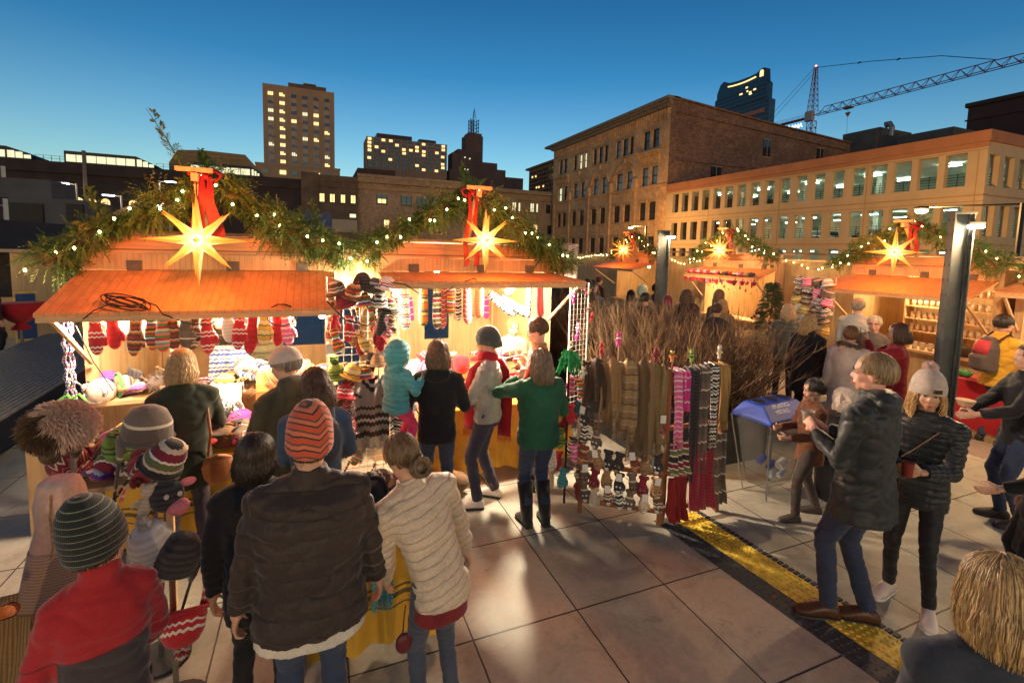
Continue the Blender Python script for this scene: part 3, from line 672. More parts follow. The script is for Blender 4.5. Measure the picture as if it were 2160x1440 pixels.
# ================================================================ MARKET STALLS
pine = PLY('pine_boards', (.58, .36, .17), 'x', .55); pine_v = PLY('pine_upright', (.58, .36, .17), 'z', .55)
fasc = PLY('fascia_boards', (.62, .29, .12), 'x', .55, boards=5.5, boardaxis='z')
groov = PLY('grooved_siding', (.60, .34, .15), 'z', .55, groove=22, boardaxis='x')
awn = PLY('awning_plywood', (.62, .27, .095), 'y', .5, groove=15, boardaxis='x')
ply_in = PLY('plywood_wall', (.60, .39, .18), 'z', .6)
brack = M('bracket_lumber', (.62, .36, .18), .6, .2, 4, stretch=(3, 3, 1))
hinge_m = M('hinge_plate', (.12, .09, .07), .6, .2, 20)
ribbon_m = M('red_ribbon', (.20, .006, .01), .55, .2, 9, .2)
star_m = bpy.data.materials.new('star_paper'); nt, bs = nodes_of(star_m)
vm = nt.nodes.new('ShaderNodeVectorMath'); vm.operation = 'LENGTH'; L(nt, objco(nt), vm.inputs[0])
geo = nt.nodes.new('ShaderNodeNewGeometry')
c = ramp(nt, vm.outputs['Value'], [(.06, (1, .66, .26)), (.2, (1, .46, .07)), (.42, (1, .32, .02))])
L(nt, c, bs.inputs['Emission Color']); L(nt, ramp(nt, vm.outputs['Value'], [(.05, (.5, .4, .2)), (.12, (.3, .15, .05)), (.42, (.1, .04, .01))]), bs.inputs['Base Color'])
e_ = mathn(nt, 'MULTIPLY', ramp(nt, vm.outputs['Value'], [(.04, (1, 1, 1)), (.09, (.30,)*3), (.18, (.105,)*3), (.42, (.075,)*3)]), 6.0)
L(nt, mathn(nt, 'MULTIPLY', e_, mathn(nt, 'ADD', .75, mathn(nt, 'MULTIPLY', noi(nt, objco(nt), 9, 2), .5))), bs.inputs['Emission Strength']); bs.inputs['Base Color'].default_value = (.8, .5, .1, 1)
def star_dirs():
    D = []
    for i in range(8): a = i*pi/4; D.append((cos(a), 0, sin(a)))
    
    for s_ in (-1, 1):
        for i in range(4): a = i*pi/2+pi/4; D.append((cos(a)*.7, s_*.72, sin(a)*.7))
        for i in range(4): a = i*pi/2; D.append((cos(a)*.7, s_*.7, sin(a)*.7))
        D.append((0, s_, 0))
    return D
def star(x, y, z, R, rot, label, power, hang):
    t = thing('star_lantern', label, 'star lantern', (x, y, z), rot, 'glowing paper star lanterns')
    q = MB(); q.ell((0, 0, 0), (R*.16, R*.16, R*.16), 14, 8); q.build('lantern_core', star_m, t, smooth=True)
    for i, d in enumerate(star_dirs()):
        d = Vector(d).normalized(); u = d.orthogonal().normalized(); v = d.cross(u)
        u, v = (u*cos(pi/4)+v*sin(pi/4)), (v*cos(pi/4)-u*sin(pi/4))
        r = R*(.105 if i < 8 else .085); b = d*R*.15; ln = R*(1.0 if i % 2 == 0 or i >= 8 else .86)
        if i >= 8 and abs(d.y) < .9: ln *= 1.02
        q = MB(); q.add([b+u*r, b+v*r, b-u*r, b-v*r, d*ln], [(0, 1, 4), (1, 2, 4), (2, 3, 4), (3, 0, 4)]); q.build('star_point', star_m, t)
    q = MB(); q.tube([(0, 0, R*.2), (.005, 0, hang-z)], .006, 5); q.build('hanging_cable', darkmetal, t)
    return t
leaf_g = bpy.data.materials.new('cedar_green'); nt, bs = nodes_of(leaf_g); v = objco(nt)
L(nt, ramp(nt, noi(nt, v, 2.6, 3, .6), [(.3, (.04, .095, .015)), (.5, (.075, .14, .02)), (.64, (.15, .14, .03)), (.8, (.24, .14, .045))]), bs.inputs['Base Color']); bs.inputs['Roughness'].default_value = .7
fir_g = bpy.data.materials.new('fir_green'); nt, bs = nodes_of(fir_g); v = objco(nt)
L(nt, ramp(nt, noi(nt, v, 5, 3), [(.3, (.02, .045, .015)), (.7, (.06, .085, .03))]), bs.inputs['Base Color']); bs.inputs['Roughness'].default_value = .7
stem_m = M('cedar_stem', (.14, .07, .03), .8, .3, 9)
def spray(q, p, d, ln, r_, nleaf=9, lw=.009, ll=.05, droop=.5):
    """a feathery evergreen sprig: bent stem with flat leaflets on both sides"""
    d = d.normalized(); side = d.orthogonal().normalized(); side.rotate(Matrix.Rotation(r_.random()*6.28, 3, d))
    pts = []; c = Vector(p); dd = d.copy()
    for i in range(4):
        pts.append(c.copy()); c = c+dd*(ln/3); dd = (dd+Vector((0, 0, -droop*.4))).normalized()
    for i in range(3):
        a, b = pts[i], pts[i+1]; w = Vector((side.x, side.y, side.z))*.0025; q.add([a-w, a+w, b+w*.6, b-w*.6], [(0, 1, 2, 3)])
    for k in range(nleaf):
        t = (k+.6)/nleaf*3; i = min(2, int(t)); a = pts[i].lerp(pts[i+1], t-i); ax = (pts[i+1]-pts[i]).normalized()
        s_ = side if k % 2 else -side
        l = ll*(1.15-.6*t/3)*(.8+.4*r_.random()); td = (ax*.8+s_*.75+Vector((0, 0, -.15))).normalized(); wv = ax.cross(side).normalized()*lw*.5+ax*lw*.4
        m_ = a+td*l*.5
        q.add([a, m_+wv, a+td*l, m_-wv], [(0, 1, 2, 3)])
def foliage(q, path, R, dens, r_, ln=(.12, .24), droop=.7, dirb=(0, 0, 0), **k):
    path = [Vector(p) for p in path]
    for i in range(len(path)-1):
        a, b = path[i], path[i+1]; L_ = (b-a).length; n = int(L_*dens); t_ = (b-a).normalized()
        for j_ in range(n):
            t = r_.random(); c = a.lerp(b, t); ang = r_.random()*6.283; rr = R*sqrt(r_.random())*.75
            u = t_.orthogonal().normalized(); u.rotate(Matrix.Rotation(ang, 3, t_))
            clump = .7+.6*noise.noise(c*4)
            d = u*.8+t_*(r_.random()-.5)*2.2+Vector(dirb)
            spray(q, c+u*rr*clump, d, r_.uniform(*ln)*clump, r_, droop=droop, **k)
bulb_w = EM('string_bulb_warm', (1, .78, .28), 22, False)
def resample(path, step):
    path = [Vector(p) for p in path]; out_ = [path[0]]; acc = 0
    for i in range(len(path)-1):
        a, b = path[i], path[i+1]; L_ = (b-a).length; t = step-acc
        while t < L_: out_.append(a.lerp(b, t/L_)); t += step
        acc = (acc+L_) % step
    return out_
def string_lights(label, path, step, r_, bulb_r=.0105, wob=.12, m_=None, group='strings of lights', wire_m=None, halo=False):
    t = thing('string_lights', label, 'string lights', tuple(Vector(path[0])), 0, group); o0 = Vector(path[0])
    pts = resample(path, step); P = []
    for i, p in enumerate(pts): P.append(p-o0+Vector((r_.uniform(-.5, .5)*wob, -abs(r_.gauss(.5, .5))*wob*1.2, r_.uniform(-.6, .7)*wob)))
    q = MB(); q.tube(P, .0025, 4); q.build('wire', wire_m or darkmetal, t)
    for p in P:
        q = MB(); q.ell(p, (bulb_r, bulb_r, bulb_r*1.25), 8, 5); q.build('bulb', m_ or bulb_w, t, smooth=True)
    return t
def garland(label, path, R, dens, seed, m_=leaf_g, **k):
    r_ = random.Random(seed); o0 = Vector(path[0]); t = thing('evergreen_garland', label, 'garland', tuple(o0), 0, 'evergreen garlands on the stalls')
    q = MB(); foliage(q, [Vector(p)-o0 for p in path], R, dens, r_, **k); q.build('foliage', m_, t, fix=False)
    q = MB(); q.tube([Vector(p)-o0 for p in path], .02, 6); q.build('stem', stem_m, t)
    return t
def ribbon(label, x, y, z, rot, style=0, ln=.55):
    t = thing('red_bow', label, 'bow', (x, y, z), rot, 'red ribbon bows')
    q = MB()
    for s_ in (-1, 1):
        for k in range(2):
            pts = [(0, 0, 0), (s_*.07, -.03, .05+.02*k), (s_*.13, -.01*k, .02), (s_*.08, .01, -.02-.02*k), (0, 0, 0)]; q.tube(pts, [.01, .03, .036, .03, .01], 6, flat=.35)
    q.ell((0, -.015, 0), (.03, .025, .03), 8, 6); q.build('bow_loops', ribbon_m, t, smooth=True)
    for s_ in (-1, 1):
        q = MB(); n = 8; w0, w1 = (.018, .03) if style == 0 else (.018, .07)
        vs = []
        for i in range(n+1):
            f = i/n; xx = s_*(.03+.035*f if style == 0 else .02+.06*f)+.012*sin(f*9+s_); yy = -.02-.02*sin(f*7); w = (w0+(w1-w0)*f)
            vs += [(xx-w, yy, -ln*f), (xx+w, yy+.01, -ln*f*(1-.03))]
        q.add(vs, [(2*i, 2*i+1, 2*i+3, 2*i+2) for i in range(n)])
        q.v += [(a, b+.006, c) for a, b, c in vs]; b0 = len(vs); q.f += [tuple(b0+k for k in reversed(f)) for f in q.f[:n]]; q.mi += [0]*n
        q.build('ribbon_tail', ribbon_m, t, smooth=True)
    return t
def stall(label, loc_, rot, W, aw, peak, backs, group='wooden market chalets', side_l=True, side_r=True, bx=0, zh=2.18, zt=2.5, D=2.1, counter=True, deep=1.0):
    """local frame: x along the front, -y towards the customers"""
    t = thing('market_stall', label, 'market stall', loc_, rot, group)
    q = MB(); q.box(0, W, -.02, .02, zh+.16, zt); q.build('fascia', fasc, t)
    q = MB(); q.box(0, W, -.03, .03, zh+.005, zh+.155); q.build('lower_fascia', groov, t)
    yw, zw = aw; q = MB(); a = .012
    q.add([(-.02, -.04, zh), (W+.02, -.04, zh), (W+.04, -yw, zw), (-.06, -yw, zw), (-.02, -.04, zh-.03), (W+.02, -.04, zh-.03), (W+.04, -yw, zw-.03), (-.06, -yw, zw-.03)],
          [(0, 1, 2, 3), (7, 6, 5, 4), (0, 4, 5, 1), (1, 5, 6, 2), (2, 6, 7, 3), (3, 7, 4, 0)]); q.build('awning', awn, t)
    q = MB(); q.beam((-.05, -yw+.02, zw-.052), (W+.03, -yw+.02, zw-.052), .035, .04); q.build('awning_batten', pine, t)
    for hx in (.18*W, .56*W, .86*W):
        q = MB(); q.box(hx-.055, hx+.055, -.052, -.032, zh-.01, zh+.09); q.build('hinge', hinge_m, t)
    for sx in (.03, W-.03):
        q = MB(); q.beam((sx, -yw+.06, zw-.07), (sx, -.06, zw-.55), .03, .03); q.build('awning_strut', pine_v, t)
    for px_ in (0, W):
        q = MB(); q.box(px_-.05, px_+.05, .021, .11, 0, zt); q.build('corner_post', pine_v, t)
        q = MB(); q.box(px_-.045, px_+.045, D-.1, D, 0, zt-.3); q.build('corner_post', pine_v, t)
    for on, px_ in ((side_l, -.012), (side_r, W-.012)):
        if on: q = MB(); q.box(px_, px_+.024, .11, D-.1, .0, zt-.16); q.build('side_wall', ply_in, t)
    for a_, b_, z0, z1 in backs:
        q = MB(); q.box(a_, b_, D-.03, D, z0, z1); q.build('back_wall', ply_in, t)
    # roof: ridge beam, rafters, boards
    q = MB(); q.beam((bx, 0.0, peak), (-.12, 0.0, zt-.05), .04, .09, upv=(0, 0, 1)); q.build('rafter', pine, t)
    q = MB(); q.beam((bx, 0.0, peak-.01), (W+.12, 0.0, zt-.05), .04, .09, upv=(0, 0, 1)); q.build('rafter', pine, t)
    q = MB(); q.box(bx-.02, bx+.02, .0, .05, zt, peak-.04); q.build('king_post', pine_v, t)
    q = MB(); rz = zt+.04
    q.box(-.05, W+.05, .12, D+.05, rz-.02, rz+.01)
    q.build('roof_boards', PLY('roof_plywood', (.35, .22, .12), 'y', .7), t)
    # front: counter and apron
    if counter:
        q = MB(); q.box(-.02, W+.02, -.16, .3, .95, .99); q.build('counter', pine, t)
        q = MB(); q.box(.05, W-.05, .0, .025, .03, .93); q.build('apron', ply_in, t)
    # star bracket
    q = MB(); q.beam((bx+.02, .05, peak+.02), (bx+.02, -.46, peak-.03), .05, .07); q.beam((bx+.02, -.34, peak-.07), (bx+.02, -.04, zt+.08), .05, .05); q.beam((bx-.12, -.44, peak+.035), (bx+.16, -.44, peak+.035), .05, .035)
    q.build('star_bracket', brack, t)
    return t
YA = 5.5
sA = stall('left wooden chalet with the deep sloping orange lit awning and mittens hanging below', (-1.92, YA, 0), 0, 2.09, (.78, 1.88), 3.05, [(0, 1.3, 0, 2.35), (1.3, 2.09, 0, 1.0)], bx=.93, side_r=False)
sB = stall('middle wooden chalet with a nearly level awning and tall socks hanging in the light', (.66, YA, 0), 0, 2.1, (.85, 2.13), 3.08, [(0, .95, 0, 2.35), (1.35, 2.1, 0, 2.35), (.95, 1.35, 0, 1.0)], bx=.98)
q = MB(); q.box(.18, .60, YA-.01, YA+.02, 1.9, 2.48); tag(q.build('infill_panel', PLY('infill_ply', (.6, .4, .18), 'z', .55, groove=22, boardaxis='x')), 'grooved plywood strip closing the gap between the left and middle chalets', 'panel')
q = MB(); q.box(2.87, 3.1, YA-.12, YA+.3, 2.05, 2.55); q.box(2.9, 3.07, YA-.135, YA-.121, 2.1, 2.46); tag(q.build('end_box', M('pale_painted_board', (.55, .42, .36), .6, .1, 3)), 'pale painted box board fixed at the right end of the middle chalet roof', 'panel')
XB = 9.3; RB = -pi/2
sC = stall('near chalet of the right row with jar shelves, behind the steel column', (XB, 5.95, 0), RB, 2.1, (.8, 1.93), 3.05, [(0, 2.1, 0, 2.4)], bx=1.0)
sD = stall('second chalet of the right row, its awning edged with red knitted things', (XB, 9.65, 0), RB, 2.1, (.62, 1.98), 3.05, [(0, 2.1, 0, 2.4)], bx=.95)
sE = stall('farthest chalet of the right row, partly behind the far steel column', (XB, 13.6, 0), RB, 2.1, (.9, 2.0), 3.05, [(0, 2.1, 0, 2.4)], bx=1.1)
sF = stall('chalet cut by the right edge, with bright shelves behind the man in yellow', (XB, 3.6, 0), RB, 2.1, (.55, 2.05), 3.0, [(0, 2.1, 0, 2.4)], bx=1.3)
# plywood hoarding between the right-row stalls
hm = PLY('hoarding_plywood', (.52, .33, .13), 'z', .6)
for (a, b, lab) in ((6.05, 7.5, 'plain plywood hoarding between the jar chalet and the red trimmed chalet'), (9.75, 11.4, 'plain plywood hoarding left of the red trimmed chalet'), (13.7, 22, 'long plain plywood hoarding beyond the farthest chalet'), (-1.5, 1.3, 'plywood hoarding past the chalet at the right edge')):
    q = MB(); q.box(9.5, 9.53, a, b, 0, 2.38); q.box(9.47, 9.5, a, b, 2.3, 2.38); tag(q.build('hoarding', hm), lab, 'hoarding', 'plywood hoardings behind the right row')
star(-.96, 5.05, 2.47, .43, radians(6), 'largest glowing star lantern, in front of the left chalet', 0, 3.03)
star(1.74, 5.05, 2.55, .37, radians(-12), 'glowing star lantern hanging in front of the middle chalet', 0, 3.05)
star(8.86, 5.02, 2.58, .43, RB+.5, 'glowing star lantern above the jar chalet beside the steel column', 0, 3.0)
star(8.86, 8.76, 2.58, .40, RB+.4, 'glowing star lantern above the chalet with red knitted things', 0, 3.0)
star(8.86, 12.6, 2.55, .42, RB+.4, 'smallest looking glowing star lantern, above the farthest chalet', 0, 3.0)
for (x, y, z, p) in ((-.96, 4.62, 2.62, 24), (1.74, 4.62, 2.62, 19), (8.4, 5.0, 2.62, 26), (8.4, 8.75, 2.62, 22), (8.4, 12.6, 2.62, 24)):
    lamp('star_light', (x, y, z), p*2.1, (1, .23, .03), .12)
lamp('star_light', (8.5, 2.4, 2.6), 16, (1, .3, .06), .12)  # orange lamp alone; no star lantern hangs at the right-edge chalet
# garlands
def P(pts, y=5.36): return [(x, y, z) for x, z in pts]
g1 = [(-2.15, 2.22), (-1.95, 2.42), (-1.7, 2.56), (-1.35, 2.7), (-1.12, 2.9), (-.93, 3.06), (-.72, 2.92), (-.5, 2.72), (-.28, 2.6), (0.0, 2.5), (.22, 2.4), (.4, 2.34)]
g2 = [(.45, 2.36), (.62, 2.5), (.85, 2.62), (1.1, 2.74), (1.38, 2.92), (1.62, 3.08), (1.86, 2.94), (2.1, 2.78), (2.35, 2.62), (2.6, 2.48), (2.85, 2.36), (2.95, 2.24)]
garland('shaggy cedar garland draped over the left chalet front', P(g1), .19, 600, 11, ln=(.14,.30), droop=1.1, nleaf=11)
garland('shaggy cedar garland draped over the middle chalet front', P(g2), .18, 600, 12, ln=(.14,.30), droop=1.1, nleaf=11)
for i, (x, z, h_) in enumerate(((-1.1, 3.08, .55), (-.9, 3.08, .22), (-1.75, 2.6, .3), (.05, 2.55, .34), (1.62, 3.1, .3), (-.35, 2.7, .22))):
    q = MB(); r_ = random.Random(40+i)
    for k in range(30):
        f = k/30; c = Vector((-.25*f*(1 if i == 0 else .3), 0, h_*f)); spray(q, c, Vector((r_.uniform(-1, 1), r_.uniform(-1, 1), .7)), .12*(1.1-f), r_, droop=.1)
    q.tube([(0, 0, 0), (-.12*(1 if i == 0 else .2), 0, h_*.5), (-.28*(1 if i == 0 else .3), 0, h_)], [.007, .005, .002], 5)
    tag(q.build('cedar_branch', leaf_g, loc=(x, 5.36, z), fix=False), ['tallest bare cedar branch sticking up above the left chalet peak', 'short cedar branch beside the tallest one on the left peak', 'cedar branch upright near the left end of the left garland', 'cedar branch upright right of the left star near the garland dip', 'cedar tuft crowning the middle chalet peak', 'small cedar branch upright on the right slope of the left garland'][i], 'branch', 'branches standing up from the garlands')
string_lights('warm light string wound through the left chalet garland', P(g1, 5.3), .165, random.Random(1))
string_lights('warm light string wound through the middle chalet garland', P(g2, 5.3), .15, random.Random(2))
def PB(pts, x=9.12): return [(x, y, z) for y, z in pts]
for k, (yc, lab, d) in enumerate(((4.95, 'jar chalet', 260), (8.7, 'red trimmed chalet', 220), (12.5, 'farthest chalet', 170), (2.3, 'chalet at the right edge', 200))):
    gp = [(yc+1.25, 2.3), (yc+1.0, 2.5), (yc+.6, 2.72), (yc+.3, 2.88), (yc, 3.05), (yc-.3, 2.9), (yc-.6, 2.74), (yc-.95, 2.56), (yc-1.2, 2.35)]
    garland('cedar garland over the front of the '+lab+' in the right row', PB(gp), .2, d*1.5, 20+k, lw=.012)
    string_lights('warm light string on the garland of the '+lab, PB(gp, 9.02), .17, random.Random(30+k))
string_lights('warm light string along the hoarding left of the farthest chalet', [(9.4, 19, 2.5), (9.4, 16.2, 2.25), (9.4, 13.8, 2.45)], .16, random.Random(50), wob=.04)
string_lights('warm light string sagging across the hoarding by the hat rack', [(9.4, 7.6, 2.42), (9.4, 6.8, 2.2), (9.4, 6.05, 2.35)], .17, random.Random(51), wob=.04)
string_lights('warm light string across the hoarding right of the far column', [(9.4, 11.4, 2.35), (9.4, 10.5, 2.2), (9.4, 9.75, 2.35)], .15, random.Random(52), wob=.04)
ribbon('wide red ribbon hanging behind the largest star on the left chalet', -.9, 5.14, 3.04, 0, 1, .62)
ribbon('red bow with two long tails at the middle chalet peak', 1.6, 5.12, 3.06, 0, 0, .8)
ribbon('red bow on the peak of the jar chalet by the column', 9.0, 4.85, 3.0, RB, 0, .45)
ribbon('red bow on the peak of the red trimmed chalet', 9.0, 8.6, 3.0, RB, 0, .5)
ribbon('red bow on the peak of the farthest chalet', 9.0, 12.3, 3.0, RB, 0, .5)

# ---------------------------------------------------------------- steel columns with lamps
steel = bpy.data.materials.new('riveted_steel_paint'); nt, bs = nodes_of(steel); v = objco(nt)
c = ramp(nt, noi(nt, v, 3, 5, .6), [(.3, (.035, .042, .045)), (.7, (.085, .095, .09))]); c = mixc(nt, mathn(nt, 'GREATER_THAN', noi(nt, v, 18, 3), .66), c, (.12, .05, .03)); L(nt, c, bs.inputs['Base Color']); bs.inputs['Roughness'].default_value = .55; bumpn(nt, bs, noi(nt, v, 30, 3), .2, .003)
white_lamp = EM('column_lamp_glass', (1, .9, .75), 18)
def column(x, y, rot, label, power, h=2.98):
    t = thing('steel_column', label, 'steel column', (x, y, 0), rot, 'riveted steel platform columns')
    q = MB(); q.box(-.12, .12, -.012, .012, .02, h)           # web
    q.box(-.135, -.12, -.11, .11, .02, h); q.box(.12, .135, -.11, .11, .02, h)
    q.box(-.12, -.085, .012, .045, .02, h); q.box(.085, .12, .012, .045, .02, h); q.box(-.12, -.085, -.045, -.012, .02, h); q.box(.085, .12, -.045, -.012, .02, h)
    q.build('shaft', steel, t)
    q = MB(); q.box(-.22, .22, -.18, .18, 0, .02); q.box(-.15, .15, -.125, .125, h, h+.02); q.build('plate', steel, t)
    q = MB(); z = .2
    while z < h-.05:
        for yy in (-.075, .075):
            for sx in (-1, 1): q.ell((sx*.135, yy, z), (.012, .016, .016), 6, 4)
        for xx in (-.10, .10):
            for sy in (-1, 1): q.ell((xx, sy*.047, z), (.016, .012, .016), 6, 4)
        z += .17
    q.build('rivet', steel, t, smooth=True)
    q = MB(); q.box(.05, .26, -.13, -.048, h-.12, h-.09); q.build('lamp_housing', darkmetal, t)
    q = MB(); q.box(.06, .25, -.125, -.052, h-.155, h-.123); q.build('lamp_lens', white_lamp, t)
    R = Matrix.Rotation(rot, 3, 'Z'); p = R@Vector((.17, -.12, 0))
    lamp('column_lamp', (x+p.x, y+p.y, h-.24), power, (1, .68, .36), .05)
    return t
c1_ = column(6.72, 3.16, radians(-42), 'big grey riveted steel column with a lamp, right of centre in front of the chalets', 130); c1_.scale = (.68, .68, 1)
column(7.5, 9.1, radians(-42), 'farther steel column with a lamp, rising behind the twig hedge', 110)
column(-5.2, -3.2, radians(0), 'added riveted steel column with a fill lamp, unseen behind the camera at left', 220)  # this and the next two: unseen columns added for warm foreground fill light
column(1.2, -4.6, radians(60), 'added riveted steel column with a fill lamp, unseen straight behind the camera', 200)
column(7.0, -3.4, radians(60), 'added riveted steel column with a fill lamp, unseen behind the camera at right', 120)

# ---------------------------------------------------------------- ribbed bench deck at left
deckm = M('dark_timber_slat', (.42, .31, .22), .55, .35, 8, .25, stretch=(8, 1, 8)); 
t = thing('slatted_bench_deck', 'long low dark slatted timber bench deck running away at the left', 'bench deck', (-3.15, 5.6, 0), radians(2.5))
q = MB()
for k in range(26): q.box(-.02-.068*k-.046, -.02-.068*k, -.6, 7.5, .43, .455)
q.build('slat', deckm, t)
q = MB(); q.box(-1.8, -.03, -.55, 7.45, .08, .428); q.build('base', M('bench_base', (.03, .032, .04), .6, .2, 3), t)

# ---------------------------------------------------------------- twig hedge planter
t = thing('twig_planter', 'long dark planter box filled with a dense hedge of bare brown twigs', 'planter', (4.25, 4.1, 0))
q = MB(); 
for a, b, c_, d in ((-.65, .85, 0, .06), (-.65, .85, 6.94, 7), (-.65, -.59, .06, 6.94), (.79, .85, .06, 6.94)): q.box(a, b, c_, d, 0, .72)
q.build('box', M('planter_dark_metal', (.03, .035, .035), .6, .25, 4), t)
q = MB(); q.box(-.59, .79, .06, 6.94, .55, .62); q.build('soil', M('soil', (.03, .02, .015), .95), t)
twm = bpy.data.materials.new('bare_twig'); nt, bs = nodes_of(twm); L(nt, ramp(nt, noi(nt, objco(nt), 3.5, 3), [(.35, (.045, .022, .010)), (.5, (.14, .075, .035)), (.68, (.34, .21, .10))]), bs.inputs['Base Color']); bs.inputs['Roughness'].default_value = .7
q = MB(); r_ = random.Random(5)
for i in range(2100):
    x0, y0 = r_.uniform(-.55, .75), 7*r_.random()**1.25; c = Vector((x0, y0, .6)); lean = Vector((r_.gauss(0, .28)+(x0-.1)*.35, r_.gauss(0, .25)-(.35 if y0 < .8 else 0), 1)).normalized()
    h_ = r_.uniform(.6, 1.2)*(1.12 if y0 < 2.5 else 1); n = 4; pts = [c.copy()]; d = lean
    for k in range(n): d = (d+Vector((r_.gauss(0, .19), r_.gauss(0, .19), .05))).normalized(); c = c+d*h_/n; pts.append(c.copy())
    q.tube(pts, [.008, .0065, .005, .0035, .0015], 3, cap=False)
    for b in range(5):
        k = r_.randint(1, n-1); a = pts[k]; dd = (d+Vector((r_.gauss(0, .5), r_.gauss(0, .5), .2))).normalized(); l = r_.uniform(.15, .38)
        q.tube([a, a+dd*l*.5, a+(dd+Vector((0, 0, .25))).normalized()*l], [.003, .0025, .001], 3, cap=False)
q.build('twigs', twm, t, fix=False)

# ---------------------------------------------------------------- work lights in the stalls
bulb_hot = EM('bulb_hot', (1, .86, .6), 40)
def bulb(x, y, z, label, power, r=.035, col=(1, .74, .42), dy=-.09, cable=None, clamp=False):
    t = thing('work_lamp', label, 'lamp', (x, y, z), 0, 'bright lamps inside the stalls')
    q = MB(); q.ell((0, 0, 0), (r, r, r*1.2), 12, 8); q.build('bulb', bulb_hot, t, smooth=True)
    q = MB(); q.tube([(0, 0, r*1.1), (0, 0, r*1.1+.07)], .018, 8); q.build('socket', M('brass_socket', (.4, .2, .07), .4, .1, 9, metal=.6), t)
    if clamp:
        q = MB(); n = 14; prof = [(.02, .07), (.05, .05), (.085, .0), (.09, -.01)]
        vs = [(rr*cos(2*pi*k/n), rr*sin(2*pi*k/n), z_) for rr, z_ in prof for k in range(n)]
        q.add(vs, [(i*n+k, i*n+(k+1) % n, (i+1)*n+(k+1) % n, (i+1)*n+k) for i in range(3) for k in range(n)]); q.build('reflector', M('lamp_reflector', (.5, .3, .2), .35, .1, 3, metal=.8), t, smooth=True)
    if cable: q = MB(); q.tube([(0, 0, r+.07)]+[Vector(c)-Vector((x, y, z)) for c in cable], .005, 5); q.build('cord', darkmetal, t)
    lamp('stall_light', (x, y+dy, z-.02), power*2.4, col, .07)
WHT = (1, .84, .62)
bulb(.06, 5.05, 1.78, 'bare glowing bulb hanging between the left chalet and the grid rack', 26, cable=[(.04, 5.1, 1.95), (-.3, 5.2, 1.9)])
bulb(-1.66, 5.12, 1.76, 'glaring lamp behind the red mittens at the left end of the left chalet', 30, col=WHT, clamp=True)
bulb(-.80, 5.2, 1.80, 'clamp lamp under the left chalet awning between red and white mittens', 22, clamp=True, col=WHT)
bulb(-.12, 5.4, 1.8, 'lamp hidden behind the red mittens at the right of the left chalet', 16, col=WHT)
bulb(2.0, 4.98, 2.02, 'glaring lamp at the right of the middle chalet over the black and white socks', 135, r=.05, col=WHT, clamp=True)
bulb(.78, 5.12, 1.98, 'bright lamp at the left post of the middle chalet', 50, r=.04, col=WHT, clamp=True)
bulb(1.5, 6.3, 2.15, 'lamp deep inside the middle chalet behind the hanging socks', 26, col=WHT)
for i, (x, y, z, p) in enumerate(((9.7, 5.1, 2.1, 26), (9.7, 8.7, 2.05, 40), (9.7, 12.4, 2.05, 16), (9.7, 2.6, 2.1, 30))):
    bulb(x, y, z, ['lamp under the roof of the jar chalet', 'glaring lamp inside the red trimmed chalet', 'lamp inside the farthest chalet', 'lamp inside the chalet at the right edge'][i], p, col=(1, .72, .38))
# ================================================================ PEOPLE
def SKIN(name, col):
    if name in _m: return _m[name]
    m = bpy.data.materials.new(name); nt, bs = nodes_of(m); v = objco(nt)
    L(nt, ramp(nt, noi(nt, v, 14, 3), [(.3, tuple(c*x for c, x in zip(col, (.86, .78, .75)))), (.7, col)]), bs.inputs['Base Color'])
    bs.inputs['Roughness'].default_value = .5; bs.inputs['Subsurface Weight'].default_value = .12; bs.inputs['Subsurface Radius'].default_value = (.02, .008, .004); bs.inputs['Subsurface Scale'].default_value = .3
    bumpn(nt, bs, noi(nt, v, 120, 2), .12, .001); _m[name] = m; return m
def FAB(name, col, rough=.8, weave=90, bump=.25, var=.2, spec=.25):
    if name in _m: return _m[name]
    m = bpy.data.materials.new(name); nt, bs = nodes_of(m); v = objco(nt)
    n = noi(nt, v, 4, 4); n2 = noi(nt, v, weave, 2)
    c = ramp(nt, n, [(.3, tuple(x*(1-var) for x in col)), (.7, tuple(min(1, x*(1+var)) for x in col))])
    c = mixc(nt, .3, c, ramp(nt, n2, [(.3, (.3,)*3), (.7, (.7,)*3)]), 'OVERLAY')
    L(nt, c, bs.inputs['Base Color']); bs.inputs['Roughness'].default_value = rough; bs.inputs['Specular IOR Level'].default_value = spec
    bs.inputs['Sheen Weight'].default_value = .15; bumpn(nt, bs, n2, bump, .003); _m[name] = m; return m
def QUILT(name, col, band, rough=.6, slant=0, var=.2, bs_=.6):
    if name in _m: return _m[name]
    m = FAB(name, col, rough, 70, .12, var); nt = m.node_tree; bs = nt.nodes['Principled BSDF']; s = nt.nodes.new('ShaderNodeSeparateXYZ'); v = objco(nt); L(nt, v, s.inputs[0])
    z = mathn(nt, 'ADD', s.outputs[2], mathn(nt, 'MULTIPLY', s.outputs[0], slant)); z = mathn(nt, 'ADD', z, mathn(nt, 'MULTIPLY', mathn(nt, 'SUBTRACT', noi(nt, v, 5, 2), .5), .03))
    f = mathn(nt, 'ABSOLUTE', mathn(nt, 'SINE', mathn(nt, 'MULTIPLY', z, pi/band))); h = mathn(nt, 'POWER', f, .4)
    old = bs.inputs['Base Color'].links[0].from_socket; seam = mathn(nt, 'LESS_THAN', f, .10)
    L(nt, mixc(nt, mathn(nt, 'MULTIPLY', seam, .55), old, tuple(x*.35 for x in col)), bs.inputs['Base Color'])
    h2 = mathn(nt, 'ADD', h, mathn(nt, 'MULTIPLY', noi(nt, objco(nt, (1, 1, .35)), 28, 3), .9)); bumpn(nt, bs, h2, bs_, band*.26); return m
